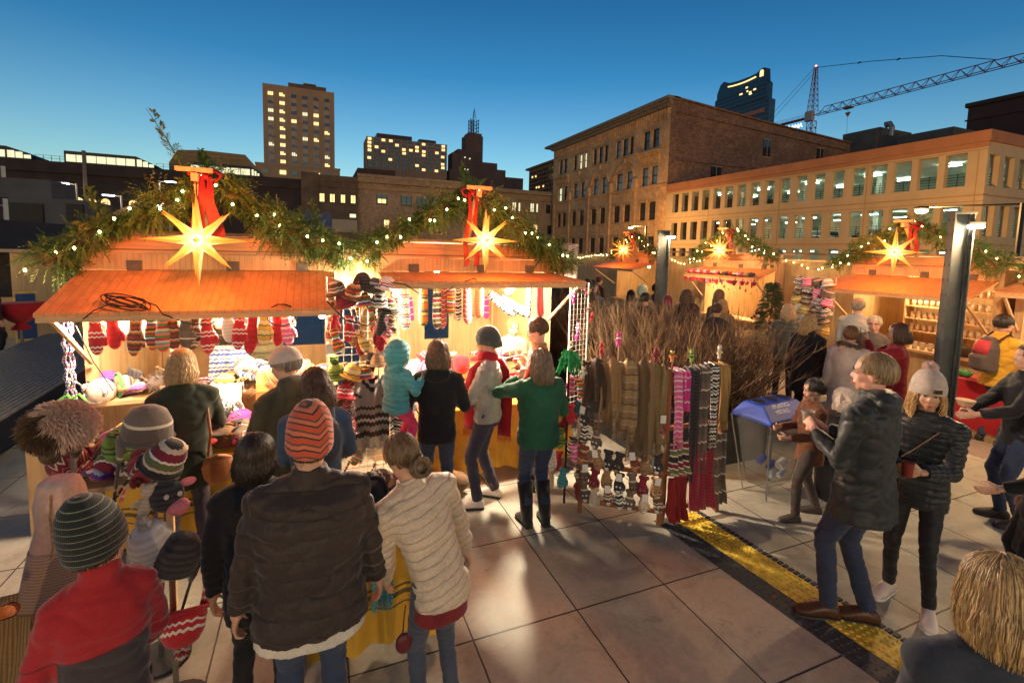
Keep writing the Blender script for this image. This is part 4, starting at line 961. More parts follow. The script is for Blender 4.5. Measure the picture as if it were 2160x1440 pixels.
def HAIR(name, c1, c2):
    if name in _m: return _m[name]
    m = bpy.data.materials.new(name); nt, bs = nodes_of(m); v = objco(nt, (1, 1, .15))
    L(nt, ramp(nt, noi(nt, v, 70, 3, .7), [(.32, c1), (.68, c2)]), bs.inputs['Base Color']); bs.inputs['Roughness'].default_value = .42; bs.inputs['Specular IOR Level'].default_value = .5
    _m[name] = m; return m
def STRIPE(name, cols, period, axis=2, zig=0, zf=20, rough=.9, dist=0):
    """knit with constant colour bands repeating every `period` metres; zig adds a zigzag edge"""
    if name in _m: return _m[name]
    m = bpy.data.materials.new(name); nt, bs = nodes_of(m); v = objco(nt); s = nt.nodes.new('ShaderNodeSeparateXYZ'); L(nt, v, s.inputs[0])
    z = s.outputs[axis]
    if zig:
        f = mathn(nt, 'PINGPONG', mathn(nt, 'MULTIPLY', mathn(nt, 'ADD', s.outputs[0], s.outputs[1]), zf), .5); z = mathn(nt, 'ADD', z, mathn(nt, 'MULTIPLY', f, zig))
    if dist: z = mathn(nt, 'ADD', z, mathn(nt, 'MULTIPLY', mathn(nt, 'SUBTRACT', noi(nt, v, 6, 2), .5), dist))
    f = mathn(nt, 'FRACT', mathn(nt, 'ADD', mathn(nt, 'DIVIDE', z, period), 50))
    n = len(cols); tot = sum(w for w, c in cols); st = []; a = 0
    for w, c in cols: st.append((a/tot, c)); a += w
    c = ramp(nt, f, st, 'CONSTANT'); n2 = noi(nt, v, 150, 2)
    c = mixc(nt, .35, c, ramp(nt, n2, [(.3, (.3,)*3), (.7, (.7,)*3)]), 'OVERLAY')
    L(nt, c, bs.inputs['Base Color']); bs.inputs['Roughness'].default_value = rough; bs.inputs['Sheen Weight'].default_value = .2
    w_ = nt.nodes.new('ShaderNodeTexWave'); w_.inputs['Scale'].default_value = 60; w_.inputs['Distortion'].default_value = 1; L(nt, v, w_.inputs['Vector'])
    bumpn(nt, bs, w_.outputs['Fac'], .35, .003); _m[name] = m; return m

def rotm(yaw=0, pitch=0, roll=0):
    return Matrix.Rotation(yaw, 3, 'Z') @ Matrix.Rotation(-pitch, 3, 'X') @ Matrix.Rotation(roll, 3, 'Y')
def ik(a, b, l1, l2, pole):
    a, b = Vector(a), Vector(b); d = b-a; D = min(d.length, (l1+l2)*.995); u = d.normalized(); b = a+u*D
    x = (l1*l1-l2*l2+D*D)/(2*D); h = sqrt(max(0, l1*l1-x*x)); p = Vector(pole); p = (p-u*p.dot(u)).normalized()
    return a+u*x+p*h, b
def remeshed(q, name, m, parent, vox, smooth_it=4, sf=.5):
    o = q.build(name, m, parent, smooth=True)
    r = o.modifiers.new('r', 'REMESH'); r.mode = 'VOXEL'; r.voxel_size = vox; r.use_smooth_shade = True
    if smooth_it: s_ = o.modifiers.new('s', 'SMOOTH'); s_.factor = sf; s_.iterations = smooth_it
    bake(o); o.data.polygons.foreach_set('use_smooth', [True]*len(o.data.polygons)); return o
def vdisp(o, fn):
    me = o.data; n = len(me.vertices); co = np.empty(n*3, 'f'); no = np.empty(n*3, 'f')
    me.vertices.foreach_get('co', co); me.vertices.foreach_get('normal', no); co = co.reshape(-1, 3); no = no.reshape(-1, 3)
    co = co+no*fn(co)[:, None]; me.vertices.foreach_set('co', co.ravel().astype('f')); me.update()
def seg_s(co, segs):
    """for every vertex the arc-length coordinate on the nearest limb segment (torso or sleeve)"""
    best = np.full(len(co), 1e9); s_ = np.zeros(len(co))
    for a, b, s0, r in segs:
        a, b = np.array(a), np.array(b); d = b-a; l = np.linalg.norm(d); d = d/l; t = np.clip((co-a)@d, 0, l)
        ds = np.linalg.norm(co-a-t[:, None]*d, axis=1)-r; w = ds < best; best[w] = ds[w]; s_[w] = (s0+t)[w]
    return s_
def wrinkle(o, amp, sc=(7, 7, 13), seed=0, segs=None, band=0, bamp=0):
    def fn(co):
        q = np.zeros(len(co)); sd_ = Vector((seed*3.1, seed*1.7, 0))
        for i, p in enumerate(co): v_ = Vector((p[0]*sc[0], p[1]*sc[1], p[2]*sc[2]))+sd_; q[i] = (.7*noise.noise(v_)+.35*noise.noise(v_*2.3)-1.5*max(0, .22-abs(noise.noise(v_*.8+Vector((5, 3, 1)))))*2.0)*amp
        if band:
            s_ = seg_s(co, segs); q += bamp*(np.abs(np.sin(pi*s_/band+.35*np.sin(co[:, 0]*6+seed)))**.42-.7)
        return q
    vdisp(o, fn)

def hand_geo(q, wrist, d, n, s, k=1.0, curl=.5, spread=.0):
    """palm + four fingers of different lengths + thumb. d = finger direction, n = palm facing, s = thumb side direction"""
    d = Vector(d).normalized(); n = Vector(n); n = (n-d*n.dot(d)).normalized(); side = d.cross(n).normalized()
    if side.dot(Vector(s)) < 0: side = -side
    w = Vector(wrist); R = Matrix((side, d, n)).transposed()
    q.ell(w+d*.045*k, (.038*k, .054*k, .016*k), 12, 8, rot=R); q.tube([w-d*.03*k, w+d*.02*k], [.027*k, .03*k], 10, flat=.75)
    for i, (o_, ln) in enumerate(((.028, .072), (.0095, .08), (-.009, .074), (-.027, .058))):
        b = w+d*.083*k+side*o_*k; c = curl*(1+.12*i); a1, a2 = c*.55, c*1.25; d1 = d*cos(a1)+n*sin(a1)+side*(o_*2.2+spread*o_*12); d2 = d*cos(a2)+n*sin(a2); d3 = d*cos(a2*1.35)+n*sin(a2*1.35)
        p1 = b+d1.normalized()*ln*.45*k; p2 = p1+d2*ln*.32*k; p3 = p2+d3*ln*.25*k
        q.tube([b-d*.015*k, p1, p2, p3], [.0092*k, .0085*k, .0078*k, .0065*k], 8); q.ell(p3, (.0068*k,)*3, 8, 5); q.ell(p1, (.0092*k,)*3, 8, 5)
    b = w+d*.022*k+side*.026*k; t1 = b+(side*.75+d*.75+n*.35)*.036*k; t2 = t1+(d*.95+n*(.4+curl*.5)+side*.1).normalized()*.033*k; t3 = t2+(d*.8+n*(.5+curl*.7)-side*.15).normalized()*.022*k
    q.tube([b, t1, t2, t3], [.013*k, .0115*k, .0095*k, .0075*k], 8); q.ell(t3, (.0078*k,)*3, 8, 5)

TMIN = [.08]
def strands(q, c, R, n, zend, r_, rad=.0026, cover=1.0, back=50, flare=.03, wave=.0, part=.01, seg=8, front_len=None, parting=0):
    tmin = TMIN[0]
    """hair: flat locks running from the crown over the skull and hanging down to zend (relative to the head centre)"""
    rx, ry, rz = .088, .106, .108
    for i in range(n):
        a = -pi+2*pi*r_.random()          # 0 = front (+y)
        fr = abs(a)
        if fr < radians(back): continue
        pts = []; rr = 1+.07*r_.random(); ze = zend*(1-.2*r_.random())
        if zend > -.09: ze = zend*(1-.35*r_.random()) if fr > radians(115) else (.02-.02*r_.random() if fr < radians(80) else -.02+.03*r_.random())
        if front_len and fr < radians(back+25): ze = front_len
        az = a+pi/2; m_ = 5; t0 = r_.uniform(tmin, tmin+.9 if tmin < .5 else tmin+.25)
        short = zend > -.09; m_ = 7 if short else 5; te = math.acos(max(-.95, (ze-.025)/(rz*rr))) if short else 1.62; t0 = min(t0, te-.25)
        for j_ in range(m_):
            t = t0+(te-t0)*j_/(m_-1); pts.append(Vector((rx*rr*sin(t)*cos(az)+parting*.02, ry*rr*sin(t)*sin(az)-.02, rz*rr*cos(t)+.025)))
        e = pts[-1]; ph = r_.random()*6
        if ze < e.z and not short:
            for j_ in range(1, seg):
                f = j_/(seg-1); z_ = e.z+(ze-e.z)*f; g_ = 1+flare/.09*sin(f*2.2)*.6-(.35*flare/.09)*f
                pts.append(Vector((e.x*g_+wave*sin(f*9+ph), e.y*g_+wave*cos(f*8+ph)-.012*f, z_)))
        fl_ = r_.random() < .07; jt = Vector((r_.gauss(0, 1), r_.gauss(0, 1), r_.gauss(0, 1)))*(.009 if fl_ else .0022); m9 = len(pts); P_ = [c+R@(p+jt*(.3+.7*i9/m9)+Vector((r_.gauss(0, .0012), r_.gauss(0, .0012), 0))) for i9, p in enumerate(pts)]; w = rad*r_.uniform(.6, 1.3)*(.45 if fl_ else 1)
        q.tube(P_, [w*.6]+[w]*(len(P_)-2)+[w*.25], 4, flat=.6, cap=False)
def hair_cap(q, c, R, zmin=-.07, full=1.0, yfront=.045, zfront=.055):
    nu, nv = 28, 16; vs = {}; rx, ry, rz = .084*full, .103*full, .104*full
    pts = [[Vector((rx*sin(pi*j_/nv)*cos(2*pi*i/nu), ry*sin(pi*j_/nv)*sin(2*pi*i/nu)-.017, rz*cos(pi*j_/nv)+.028)) for i in range(nu)] for j_ in range(nv+1)]
    def ok(p): return p.z > zmin and not (p.y > yfront and p.z < zfront) and not (p.z < -.0 and p.y > .005)
    for j_ in range(nv):
        for i in range(nu):
            f = [pts[j_][i], pts[j_][(i+1) % nu], pts[j_+1][(i+1) % nu], pts[j_+1][i]]
            if all(ok(p) for p in f): q.add([c+R@p for p in f], [(0, 1, 2, 3)])

shoe_geo_secs = [(-.085, .028, .05), (-.06, .036, .07), (-.01, .036, .085), (.05, .040, .07), (.11, .045, .048), (.155, .038, .036), (.178, .02, .022)]
def person(label, x, y, rz, h=1.7, cat='person', group=None, lean=0, side=0, fat=1.0, head=(0, 0, 0), handL=None, handR=None, feet=None, skin=None, top=None, pants=None, shoe=None, hair=None, hat=None, vox=.011, z=0, sw=.175, twist=0, palmL=None, palmR=None, curlL=.5, curlR=.5, knee=(0, 1, 0), pel=(0, 0, .93), fdL=None, fdR=None, face=False, boots=False, extra=None, smooth_face=True, headk=1.0):
    """local frame +y = facing, built for 1.75 m then scaled by h/1.75"""
    t = thing('person', label, cat, (x, y, z), radians(rz), group); k = h/1.75
    skin = skin or SKIN('skin_light', (.62, .36, .25)); pelv = Vector(pel)
    Rs = Matrix.Rotation(radians(side), 3, 'Y') @ Matrix.Rotation(-radians(lean), 3, 'X') @ Matrix.Rotation(radians(twist), 3, 'Z')
    up_ = Rs@Vector((0, 0, 1)); neck = pelv+up_*.55; chest = pelv+up_*.38
    hc = neck+Rs@Vector((0, .015, .145)) if lean < 20 else neck+(Rs@Vector((0, .05, .12)))
    RH = Matrix.Rotation(radians(head[0]), 3, 'Z') @ Matrix.Rotation(radians(-head[1]), 3, 'X') @ Matrix.Rotation(radians(head[2]), 3, 'Y')
    hc = Vector((hc.x, hc.y, hc.z))
    shL = chest+Rs@Vector((-sw, 0, .07)); shR = chest+Rs@Vector((sw, 0, .07))
    hL = Vector(handL) if handL else shL+Vector((-.06, .04, -.54)); hR = Vector(handR) if handR else shR+Vector((.06, .04, -.54))
    elL, hL = ik(shL, hL, .29, .26, (-.5, -.8, -.5)); elR, hR = ik(shR, hR, .29, .26, (.5, -.8, -.5))
    ft = feet or ((-.11, -.02, 4), (.11, .03, -6))
    hipL, hipR = pelv+Vector((-.085, 0, -.02)), pelv+Vector((.085, 0, -.02))
    anL, anR = Vector((ft[0][0], ft[0][1], .085+(ft[0][3] if len(ft[0]) > 3 else 0))), Vector((ft[1][0], ft[1][1], .085+(ft[1][3] if len(ft[1]) > 3 else 0)))
    knL, anL = ik(hipL, anL, .43, .43, knee); knR, anR = ik(hipR, anR, .43, .43, knee)
    # ---- body: one continuous surface
    q = MB(); H_ = lambda p: hc+RH@(Vector(p)*headk); hk = headk
    def E(c, r, nu=16, nv=12): q.ell(H_(c), tuple(v_*hk for v_ in r), nu, nv, rot=RH)
    E((0, -.014, .026), (.077, .095, .09), 20, 14); E((0, .022, -.03), (.064, .07, .078)); E((0, .055, -.088), (.03, .026, .022)); E((0, .07, .03), (.05, .022, .02)); E((0, .03, .05), (.066, .055, .05))
    for s_ in (-1, 1): E((s_*.036, .06, -.03), (.024, .024, .026)); E((s_*.078, -.008, -.008), (.009, .02, .031), 10, 8); E((s_*.05, .01, -.065), (.02, .04, .03))
    q.tube([H_((0, .086, .014)), H_((0, .099, -.024)), H_((0, .093, -.034))], [.008*hk, .0135*hk, .011*hk], 8); E((0, .088, -.063), (.024, .011, .006), 10, 6); E((0, .086, -.074), (.019, .012, .007), 10, 6)
    q.tube([neck-up_*.06, neck+up_*.02, H_((0, -.02, -.04))], [.07, .056, .055], 12)
    q.loft([(pelv-up_*.08, .13, .09, Rs), (pelv+up_*.1, .12, .09, Rs), (chest, .14, .09, Rs), (neck-up_*.05, .09, .06, Rs)])
    for sh, el, ha in ((shL, elL, hL), (shR, elR, hR)): q.tube([chest.lerp(sh, .3), sh, el, ha], [.06, .042, .034, .026], 10)
    for hp, kn, an in ((hipL, knL, anL), (hipR, knR, anR)): q.tube([pelv.lerp(hp, .5), hp, kn, an], [.08, .06, .045, .035], 10); q.ell(an+Vector((0, .04, -.04)), (.03, .08, .03))
    for ha, el, sd_, pm, cu, fd in ((hL, elL, 1, palmL, curlL, fdL), (hR, elR, -1, palmR, curlR, fdR)):
        d = Vector(fd) if fd else (ha-el); hand_geo(q, ha, d, Vector(pm) if pm else Vector((sd_, 0, 0)), Vector((0, 1, .3)), 1.0, cu)
    body = remeshed(q, 'body', skin, t, vox if vox < .009 else .009, 2, .35)
    # ---- face details
    if face:
        for s_ in (-1, 1):
            q = MB(); q.ell(H_((s_*.031, .079, .002)), (.0135*hk, .0125*hk, .0085*hk), 12, 8, rot=RH); e_ = q.build('eye', M('eye_white', (.75, .7, .66), .25, .05, 5, 0, spec=.6), t, smooth=True)
            q = MB(); q.ell(H_((s_*.031, .0895, .002)), (.0058*hk, .003*hk, .0058*hk), 10, 6, rot=RH); q.build('iris', M('iris_dark', (.03, .02, .015), .2, .1, 5, 0, spec=.8), e_)
            q = MB(); q.tube([H_((s_*.016, .096, .018)), H_((s_*.03, .096, .024)), H_((s_*.046, .085, .018))], [.003*hk, .0038*hk, .002*hk], 6); q.build('eyebrow', M('brow_brown', (.10, .055, .03), .8), t)
            q = MB(); q.tube([H_((s_*.017, .0915, .006)), H_((s_*.031, .0945, .0115)), H_((s_*.045, .086, .005))], [.0016*hk, .0026*hk, .0016*hk], 6); q.build('eyelash', M('lash_dark', (.03, .018, .012), .6), t)
        q = MB(); q.ell(H_((0, .0975, -.063)), (.021*hk, .006*hk, .0042*hk), 12, 6, rot=RH); q.ell(H_((0, .096, -.0715)), (.018*hk, .0065*hk, .005*hk), 12, 6, rot=RH); q.build('mouth', M('lips', (.42, .12, .10), .45, .1, 30), t, smooth=True)
    if face == 'glasses':
        q = MB()
        for s_ in (-1, 1):
            pr = None
            q.tube([H_((s_*.033+.021*cos(a_*pi/6), .1, .0+.015*sin(a_*pi/6))) for a_ in range(13)], .0016, 5); q.tube([H_((s_*.055, .098, .004)), H_((s_*.082, .02, .004)), H_((s_*.082, -.02, -.008))], .0016, 5)
        q.tube([H_((-.012, .102, .003)), H_((.012, .102, .003))], .0016, 5); q.build('glasses', M('glasses_frame', (.03, .03, .03), .3), t)
    # ---- clothes
    top = top or {}; pm_ = pants or FAB('jeans_dark', (.03, .04, .07)); tk = dict(mat=FAB('coat_black', (.02, .02, .022)), hem=-.16, fat=1.0, arm=1.0, collar=.02, flare=1.0, amp=.009, band=0, bamp=0, hood=None, sleeve=1.0); tk.update(top); f = tk['fat']*fat
    fl = tk['flare']; q = MB()
    secs = []
    hz = tk['hem']
    prof = [(hz, .178*fl, .132*fl), (min(-.02, hz+.1), .178*(1+fl)/2, .132*(1+fl)/2), (.05, .170, .125), (.15, .168, .12), (.27, .182, .125), (.38, .192, .125), (.46, .170, .108), (.51, .125, .088), (.55, .078, .074), (.55+tk['collar'], .072, .07)]
    for z_, rx, ry in prof:
        c_ = pelv+up_*z_ if z_ > 0 else pelv+Vector((up_.x*z_*.3, up_.y*z_*.3, z_)); secs.append((c_, rx*f if z_ < .5 else rx, ry*f if z_ < .5 else ry, Rs if z_ > 0 else Matrix.Identity(3)))
    q.loft(secs, 24)
    am = tk['arm']
    for sh, el, ha in ((shL, elL, hL), (shR, elR, hR)):
        cu = el.lerp(ha, .93*tk['sleeve']); q.tube([neck-up_*.035, sh.lerp(neck, .5)-up_*.005, sh+up_*.006], [.06, .066, .066], 12); q.tube([chest.lerp(sh, .5)+up_*.01, sh, sh.lerp(el, .5), el, el.lerp(cu, .6), cu], [.075*am, .074*am, .064*am, .055*am, .05*am, .043*am], 14); q.ell(sh, (.074*am, .074*am, .07*am)); q.ell(el, (.057*am,)*3, 10, 8)
    if tk['hood']:
        hb = neck+Rs@Vector((0, -.085, -.02)); q.ell(hb, (.125, .07, .085), rot=Rs); q.ell(hb+Rs@Vector((0, .03, .05)), (.115, .08, .04), rot=Rs)
    o = remeshed(q, 'jacket', tk['mat'], t, vox, 4, .5)
    segs = [(tuple(pelv+up_*-.3), tuple(neck), 0, .16), (tuple(shL), tuple(elL), .85, .06), (tuple(elL), tuple(hL), 1.14, .05), (tuple(shR), tuple(elR), .85, .06), (tuple(elR), tuple(hR), 1.14, .05)]
    if vox < .02: wrinkle(o, tk['amp'], seed=len(label), segs=segs, band=tk['band'], bamp=tk['bamp'])
    if tk.get('cuff'):
        for el, ha in ((elL, hL), (elR, hR)): q = MB(); q.tube([el.lerp(ha, .86), el.lerp(ha, .97)], [.045*am, .042*am], 12); q.build('cuff', tk['cuff'], t, smooth=True)
    if tk.get('shirt'):
        q = MB(); q.loft([(pelv+Vector((0, 0, hz-.06)), .168*fl*f, .122*fl*f), (pelv+Vector((0, 0, hz+.03)), .16*fl*f, .112*fl*f)], 24); o_ = remeshed(q, 'shirt_hem', tk['shirt'], t, .012, 2); wrinkle(o_, .006, (6, 6, 10), 3)
    if tk.get('fur'):
        q = MB(); r_ = random.Random(9); hb = neck+Rs@Vector((0, -.05, .03))
        for i in range(900):
            a_ = r_.random()*2*pi; c_ = hb+Rs@Vector((.125*cos(a_), .10*sin(a_), .02*sin(a_*2))); d_ = Vector((r_.gauss(0, 1), r_.gauss(0, 1), r_.gauss(0, 1))).normalized(); q.tube([c_, c_+d_*.03, c_+d_*.045+Vector((0, 0, -.01))], [.006, .004, .001], 3, cap=False)
        q.build('fur_trim', tk['fur'], t, fix=False)
    q = MB(); q.loft([(pelv+Vector((0, 0, -.1)), .15*f, .11*f), (pelv+Vector((0, 0, 0)), .158*f, .118*f), (pelv+up_*.08, .15*f, .11*f)], 20)
    lw = tk.get('leg', 1.0)*min(f, 1.08)
    for hp, kn, an in ((hipL, knL, anL), (hipR, knR, anR)):
        q.tube([hp+Vector((0, 0, .05)), hp.lerp(kn, .35), kn, kn.lerp(an, .5), an+Vector((0, 0, .0 if not boots else .12))], [.09*lw, .084*lw, .062*lw, .055*lw, .05*lw], 14)
    o = remeshed(q, 'trousers', pm_, t, vox, 3, .5)
    if vox < .02: wrinkle(o, .007, (8, 8, 16), 5)
    sm_ = shoe or FAB('shoe_dark', (.03, .025, .02), .5, 40, .1)
    for an, kn, fo in ((anL, knL, ft[0]), (anR, knR, ft[1])):
        Rf = Matrix.Rotation(radians(fo[2] if len(fo) > 2 else 0), 3, 'Z'); q = MB(); vs = []; n = 14; base = Vector((an.x, an.y, an.z-.085))
        for yy, w_, h_ in shoe_geo_secs:
            for i in range(n):
                a_ = 2*pi*i/n; zz = h_*.5+h_*.62*sin(a_); vs.append(base+Rf@Vector((w_*cos(a_)*1.12, yy+.02, max(.012, zz+.012))))
        m_ = len(shoe_geo_secs)
        q.add(vs, [(i*n+j_, i*n+(j_+1) % n, (i+1)*n+(j_+1) % n, (i+1)*n+j_) for i in range(m_-1) for j_ in range(n)]+[tuple(range(n))]+[tuple((m_-1)*n+j_ for j_ in reversed(range(n)))])
        if boots: q.tube([an+Vector((0, 0, -.03)), an.lerp(kn, .35), an.lerp(kn, .78)], [.056, .066, .08], 14)
        so_ = q.build('boot' if boots else 'shoe', sm_, t, smooth=True)
        q = MB(); vs = []
        for zz in (0, .016):
            for yy, w_, h_ in shoe_geo_secs: vs.append(base+Rf@Vector((w_*1.16, yy+.02, zz)))
            for yy, w_, h_ in reversed(shoe_geo_secs): vs.append(base+Rf@Vector((-w_*1.16, yy+.02, zz)))
        q.add(vs, [tuple(reversed(range(14))), tuple(range(14, 28))]+[(i, (i+1) % 14, 14+(i+1) % 14, 14+i) for i in range(14)]); q.build('sole', tk.get('sole') or M('shoe_sole', (.05, .045, .04), .8), so_)
    # ---- hair / hats
    r_ = random.Random(len(label)*7)
    TMIN[0] = 1.2 if hat and hat[0] in ('cap', 'beanie') else .08
    if hair:
        st, hm_ = hair[0], hair[1]; q = MB(); ns = 1050 if vox < .0125 else 220
        kw = hair[2] if len(hair) > 2 else {}
        hcs = lambda p: p
        if hat is None or st in ('long', 'bob'): hair_cap(q, hc, RH*hk, zmin=-.06 if st in ('short',) else -.075, full=1.02)
        if st == 'short': strands(q, hc, RH*hk, ns, kw.get('z', -.055), r_, .0028 if ns > 500 else .004, back=kw.get('back', 38), flare=.0)
        if st == 'bob': strands(q, hc, RH*hk, int(ns*1.7), kw.get('z', -.15), r_, .0028 if ns > 500 else .005, back=kw.get('back', 50), flare=kw.get('flare', .035), wave=kw.get('wave', .004))
        if st == 'long': strands(q, hc, RH*hk, int(ns*1.3), kw.get('z', -.32), r_, .0028 if ns > 500 else .005, back=kw.get('back', 48), flare=kw.get('flare', .03), wave=kw.get('wave', .012))
        if st == 'bun':
            strands(q, hc, RH*hk, ns, -.05, r_, .003, back=40, flare=-.01)
            for i in range(150):
                ce = hc+RH@Vector((.01, -.125, -.075)); a_ = r_.random()*6.28; b_ = r_.random()*6.28; rr = .032+.022*r_.random(); pts = []
                for j_ in range(9): g_ = b_+j_*.55; pts.append(ce+RH@Vector((rr*cos(g_)*1.1, .02*sin(a_)-.6*rr*abs(sin(a_)), rr*sin(g_)*1.05)))
                q.tube(pts, .0032, 4, flat=.6, cap=False)
            q.ell(hc+RH@Vector((.01, -.12, -.075)), (.045, .035, .045))
            for i in range(110):
                a_ = r_.uniform(-1, 1); p0 = hc+RH@Vector((a_*.085, -.05, .05*r_.random())); p1 = hc+RH@Vector((a_*.07, -.1, -.03)); p2 = hc+RH@Vector((.01+a_*.03, -.135, -.06+a_*.02)); q.tube([p0, p1, p2], .0045, 4, cap=False)
        ho = q.build('hair', hm_, t, smooth=True, fix=False)
    if hat:
        kind, m_ = hat[0], hat[1]; kw = hat[2] if len(hat) > 2 else {}
        if kind == 'beanie':
            q = MB(); q.v = []; n = 40; hh_ = kw.get('h', .19); vs = []; sl = kw.get('slouch', 0)
            prof = [(-.02, .1), (-.0, .102), (.03, .1), (.06, .094), (.085, .082), (.105, .064), (.12, .04), (.126, .018), (.127, .002)]
            for z_, r0 in prof:
                for i in range(n):
                    a_ = 2*pi*i/n; r1 = r0*(1+.012*(1 if i % 2 else -1)*kw.get('rib', 1)); zz = z_*(1 if z_ < 0 else hh_/.127*.95)
                    yy = r1*sin(a_)*1.15-.018; tilt = zz+(yy*.25 if z_ < .05 else yy*.25*(.127-z_)/.08)+.018
                    vs.append(hc+RH@(Vector((r1*cos(a_)*.96, yy-sl*max(0, z_)*1.2, tilt+.01))*hk))
            m2 = len(prof); q.add(vs, [(i*n+j_, i*n+(j_+1) % n, (i+1)*n+(j_+1) % n, (i+1)*n+j_) for i in range(m2-1) for j_ in range(n)]); ho = q.build('knit_hat', m_, t, smooth=True)
            so2 = ho.modifiers.new('s', 'SOLIDIFY'); so2.thickness = .006; so2.offset = 1; bake(ho)
            if kw.get('cuff'):
                q = MB(); vs = []
                for z_, r0 in ((-.03, .104), (-.025, .109), (.012, .112), (.043, .109), (.045, .1)):
                    for i in range(n): a_ = 2*pi*i/n; r1 = r0*(1+.015*(1 if i % 2 else -1)); yy = r1*sin(a_)*1.15-.018; vs.append(hc+RH@Vector((r1*cos(a_)*.96, yy, z_+yy*.25+.022)))
                q.add(vs, [(i*n+j_, i*n+(j_+1) % n, (i+1)*n+(j_+1) % n, (i+1)*n+j_) for i in range(4) for j_ in range(n)]); q.build('hat_cuff', m_, ho, smooth=True)
            if kw.get('patch'): q = MB(); q.box(-.024, .024, .112, .118, .036, .064); q.v = [tuple(hc+RH@(Matrix.Rotation(radians(kw['patch']), 3, 'Z')@Vector(p_))) for p_ in q.v]; q.build('leather_patch', M('patch_brown', (.06, .025, .015), .5), ho)
            if kw.get('pom'):
                q = MB(); ce = hc+RH@Vector((0, -.03, hh_+.035))
                for i in range(900):
                    d_ = Vector((r_.gauss(0, 1), r_.gauss(0, 1), r_.gauss(0, 1))).normalized(); l_ = .045*(.8+.45*r_.random()); q.tube([ce+d_*.008, ce+d_*l_*.6, ce+d_*l_+Vector((0, 0, -.005))], [.004, .003, .0006], 3, cap=False)
                q.ell(ce, (.028,)*3); q.build('pompom', kw['pom'], ho, fix=False)
        if kind == 'cap':
            q = MB(); q.ell(hc+RH@Vector((0, -.015, .035)), (.092, .112, .095), 24, 16, rot=RH); q.v = [v_ for v_ in q.v]
            q2 = MB(); nu = 24; prof = [(cos(a_*pi/18), sin(a_*pi/18)) for a_ in range(0, 10)]; vs = []
            for c_, s_ in prof:
                for i in range(nu): a_ = 2*pi*i/nu; vs.append(hc+RH@Vector((.101*c_*cos(a_), .123*c_*sin(a_)-.015, .108*s_+.022)))
            q2.add(vs, [(i*nu+j_, i*nu+(j_+1) % nu, (i+1)*nu+(j_+1) % nu, (i+1)*nu+j_) for i in range(9) for j_ in range(nu)]); ho = q2.build('cap', m_, t, smooth=True)
            q = MB(); vs = []; 
            for zz in (0, .006):
                for i in range(9): a_ = pi*(.18+.64*i/8); vs.append(hc+RH@Vector((.098*cos(a_), .118*sin(a_)-.01, .032+zz)))
                for i in range(8, -1, -1): a_ = pi*(.2+.6*i/8); vs.append(hc+RH@Vector((.09*cos(a_)*.95, .115*sin(a_)+.07, .018+zz)))
            q.add(vs, [tuple(range(18)), tuple(range(35, 17, -1))]+[(i, (i+1) % 18, 18+(i+1) % 18, 18+i) for i in range(18)]); q.build('visor', m_, ho)
        if kind == 'hood':
            q = MB(); q.ell(hc+RH@Vector((0, -.03, .02))*hk, (.112*hk, .125*hk, .135*hk), 20, 14, rot=RH); q.tube([neck, hc+RH@Vector((0, -.05, -.05))*hk], [.09*hk, .1*hk], 14)
            ho = remeshed(q, 'hood', m_, t, .012, 2); 
            # open the hood at the face
            bm_ = bmesh.new(); bm_.from_mesh(ho.data); Ri = RH.transposed(); kill = [v_ for v_ in bm_.verts if (Ri@(v_.co-hc)).y > .062*hk and (Ri@(v_.co-hc)).z > -.11*hk]; bmesh.ops.delete(bm_, geom=kill, context='VERTS'); bm_.to_mesh(ho.data); bm_.free()
            so2 = ho.modifiers.new('s', 'SOLIDIFY'); so2.thickness = .015; bake(ho); wrinkle(ho, .004, (9, 9, 30), 2)
            if kw.get('fur'):
                q = MB()
                for i in range(700):
                    a_ = r_.random()*2*pi; c_ = hc+RH@Vector((.085*cos(a_), .07, .02+.115*sin(a_))); d_ = RH@Vector((cos(a_)+r_.gauss(0, .5), r_.gauss(.2, .5), sin(a_)+r_.gauss(0, .5))).normalized(); q.tube([c_, c_+d_*.025, c_+d_*.04], [.006, .004, .001], 3, cap=False)
                q.build('fur_trim', kw['fur'], ho, fix=False)
        if kind == 'headband':
            q = MB(); q.tube([hc+RH@Vector((.093*cos(a_), -.005+.03*sin(a_), .02+.098*sin(a_))) for a_ in [pi*i/16-.1 for i in range(18)]], .011, 8, flat=.5); q.build('headband', m_, t, smooth=True)
    J = dict(hL=hL, hR=hR, elL=elL, elR=elR, neck=neck, chest=chest, pelv=pelv, hc=hc, shL=shL, shR=shR, Rs=Rs, RH=RH, up=up_, t=t)
    if extra: extra(J)
    t.scale = (k, k, k)
    return t, J
hb_brown, hb_dark, hb_blond, hb_grey, hb_light = HAIR('hair_brown', (.035, .018, .01), (.14, .075, .035)), HAIR('hair_dark', (.012, .009, .007), (.05, .032, .022)), HAIR('hair_blond', (.22, .12, .045), (.62, .42, .18)), HAIR('hair_grey', (.12, .1, .08), (.4, .34, .27)), HAIR('hair_ash_brown', (.06, .035, .02), (.26, .16, .08))
denim = FAB('denim_blue', (.035, .05, .095), .85, 120, .3); navy = FAB('navy_trousers', (.045, .045, .075)); blk = FAB('black_cloth', (.014, .013, .015)); legg = FAB('black_leggings', (.012, .012, .014), .6)
skin_d = SKIN('skin_olive', (.5, .27, .17)); skin_p = SKIN('skin_pink', (.68, .36, .26))

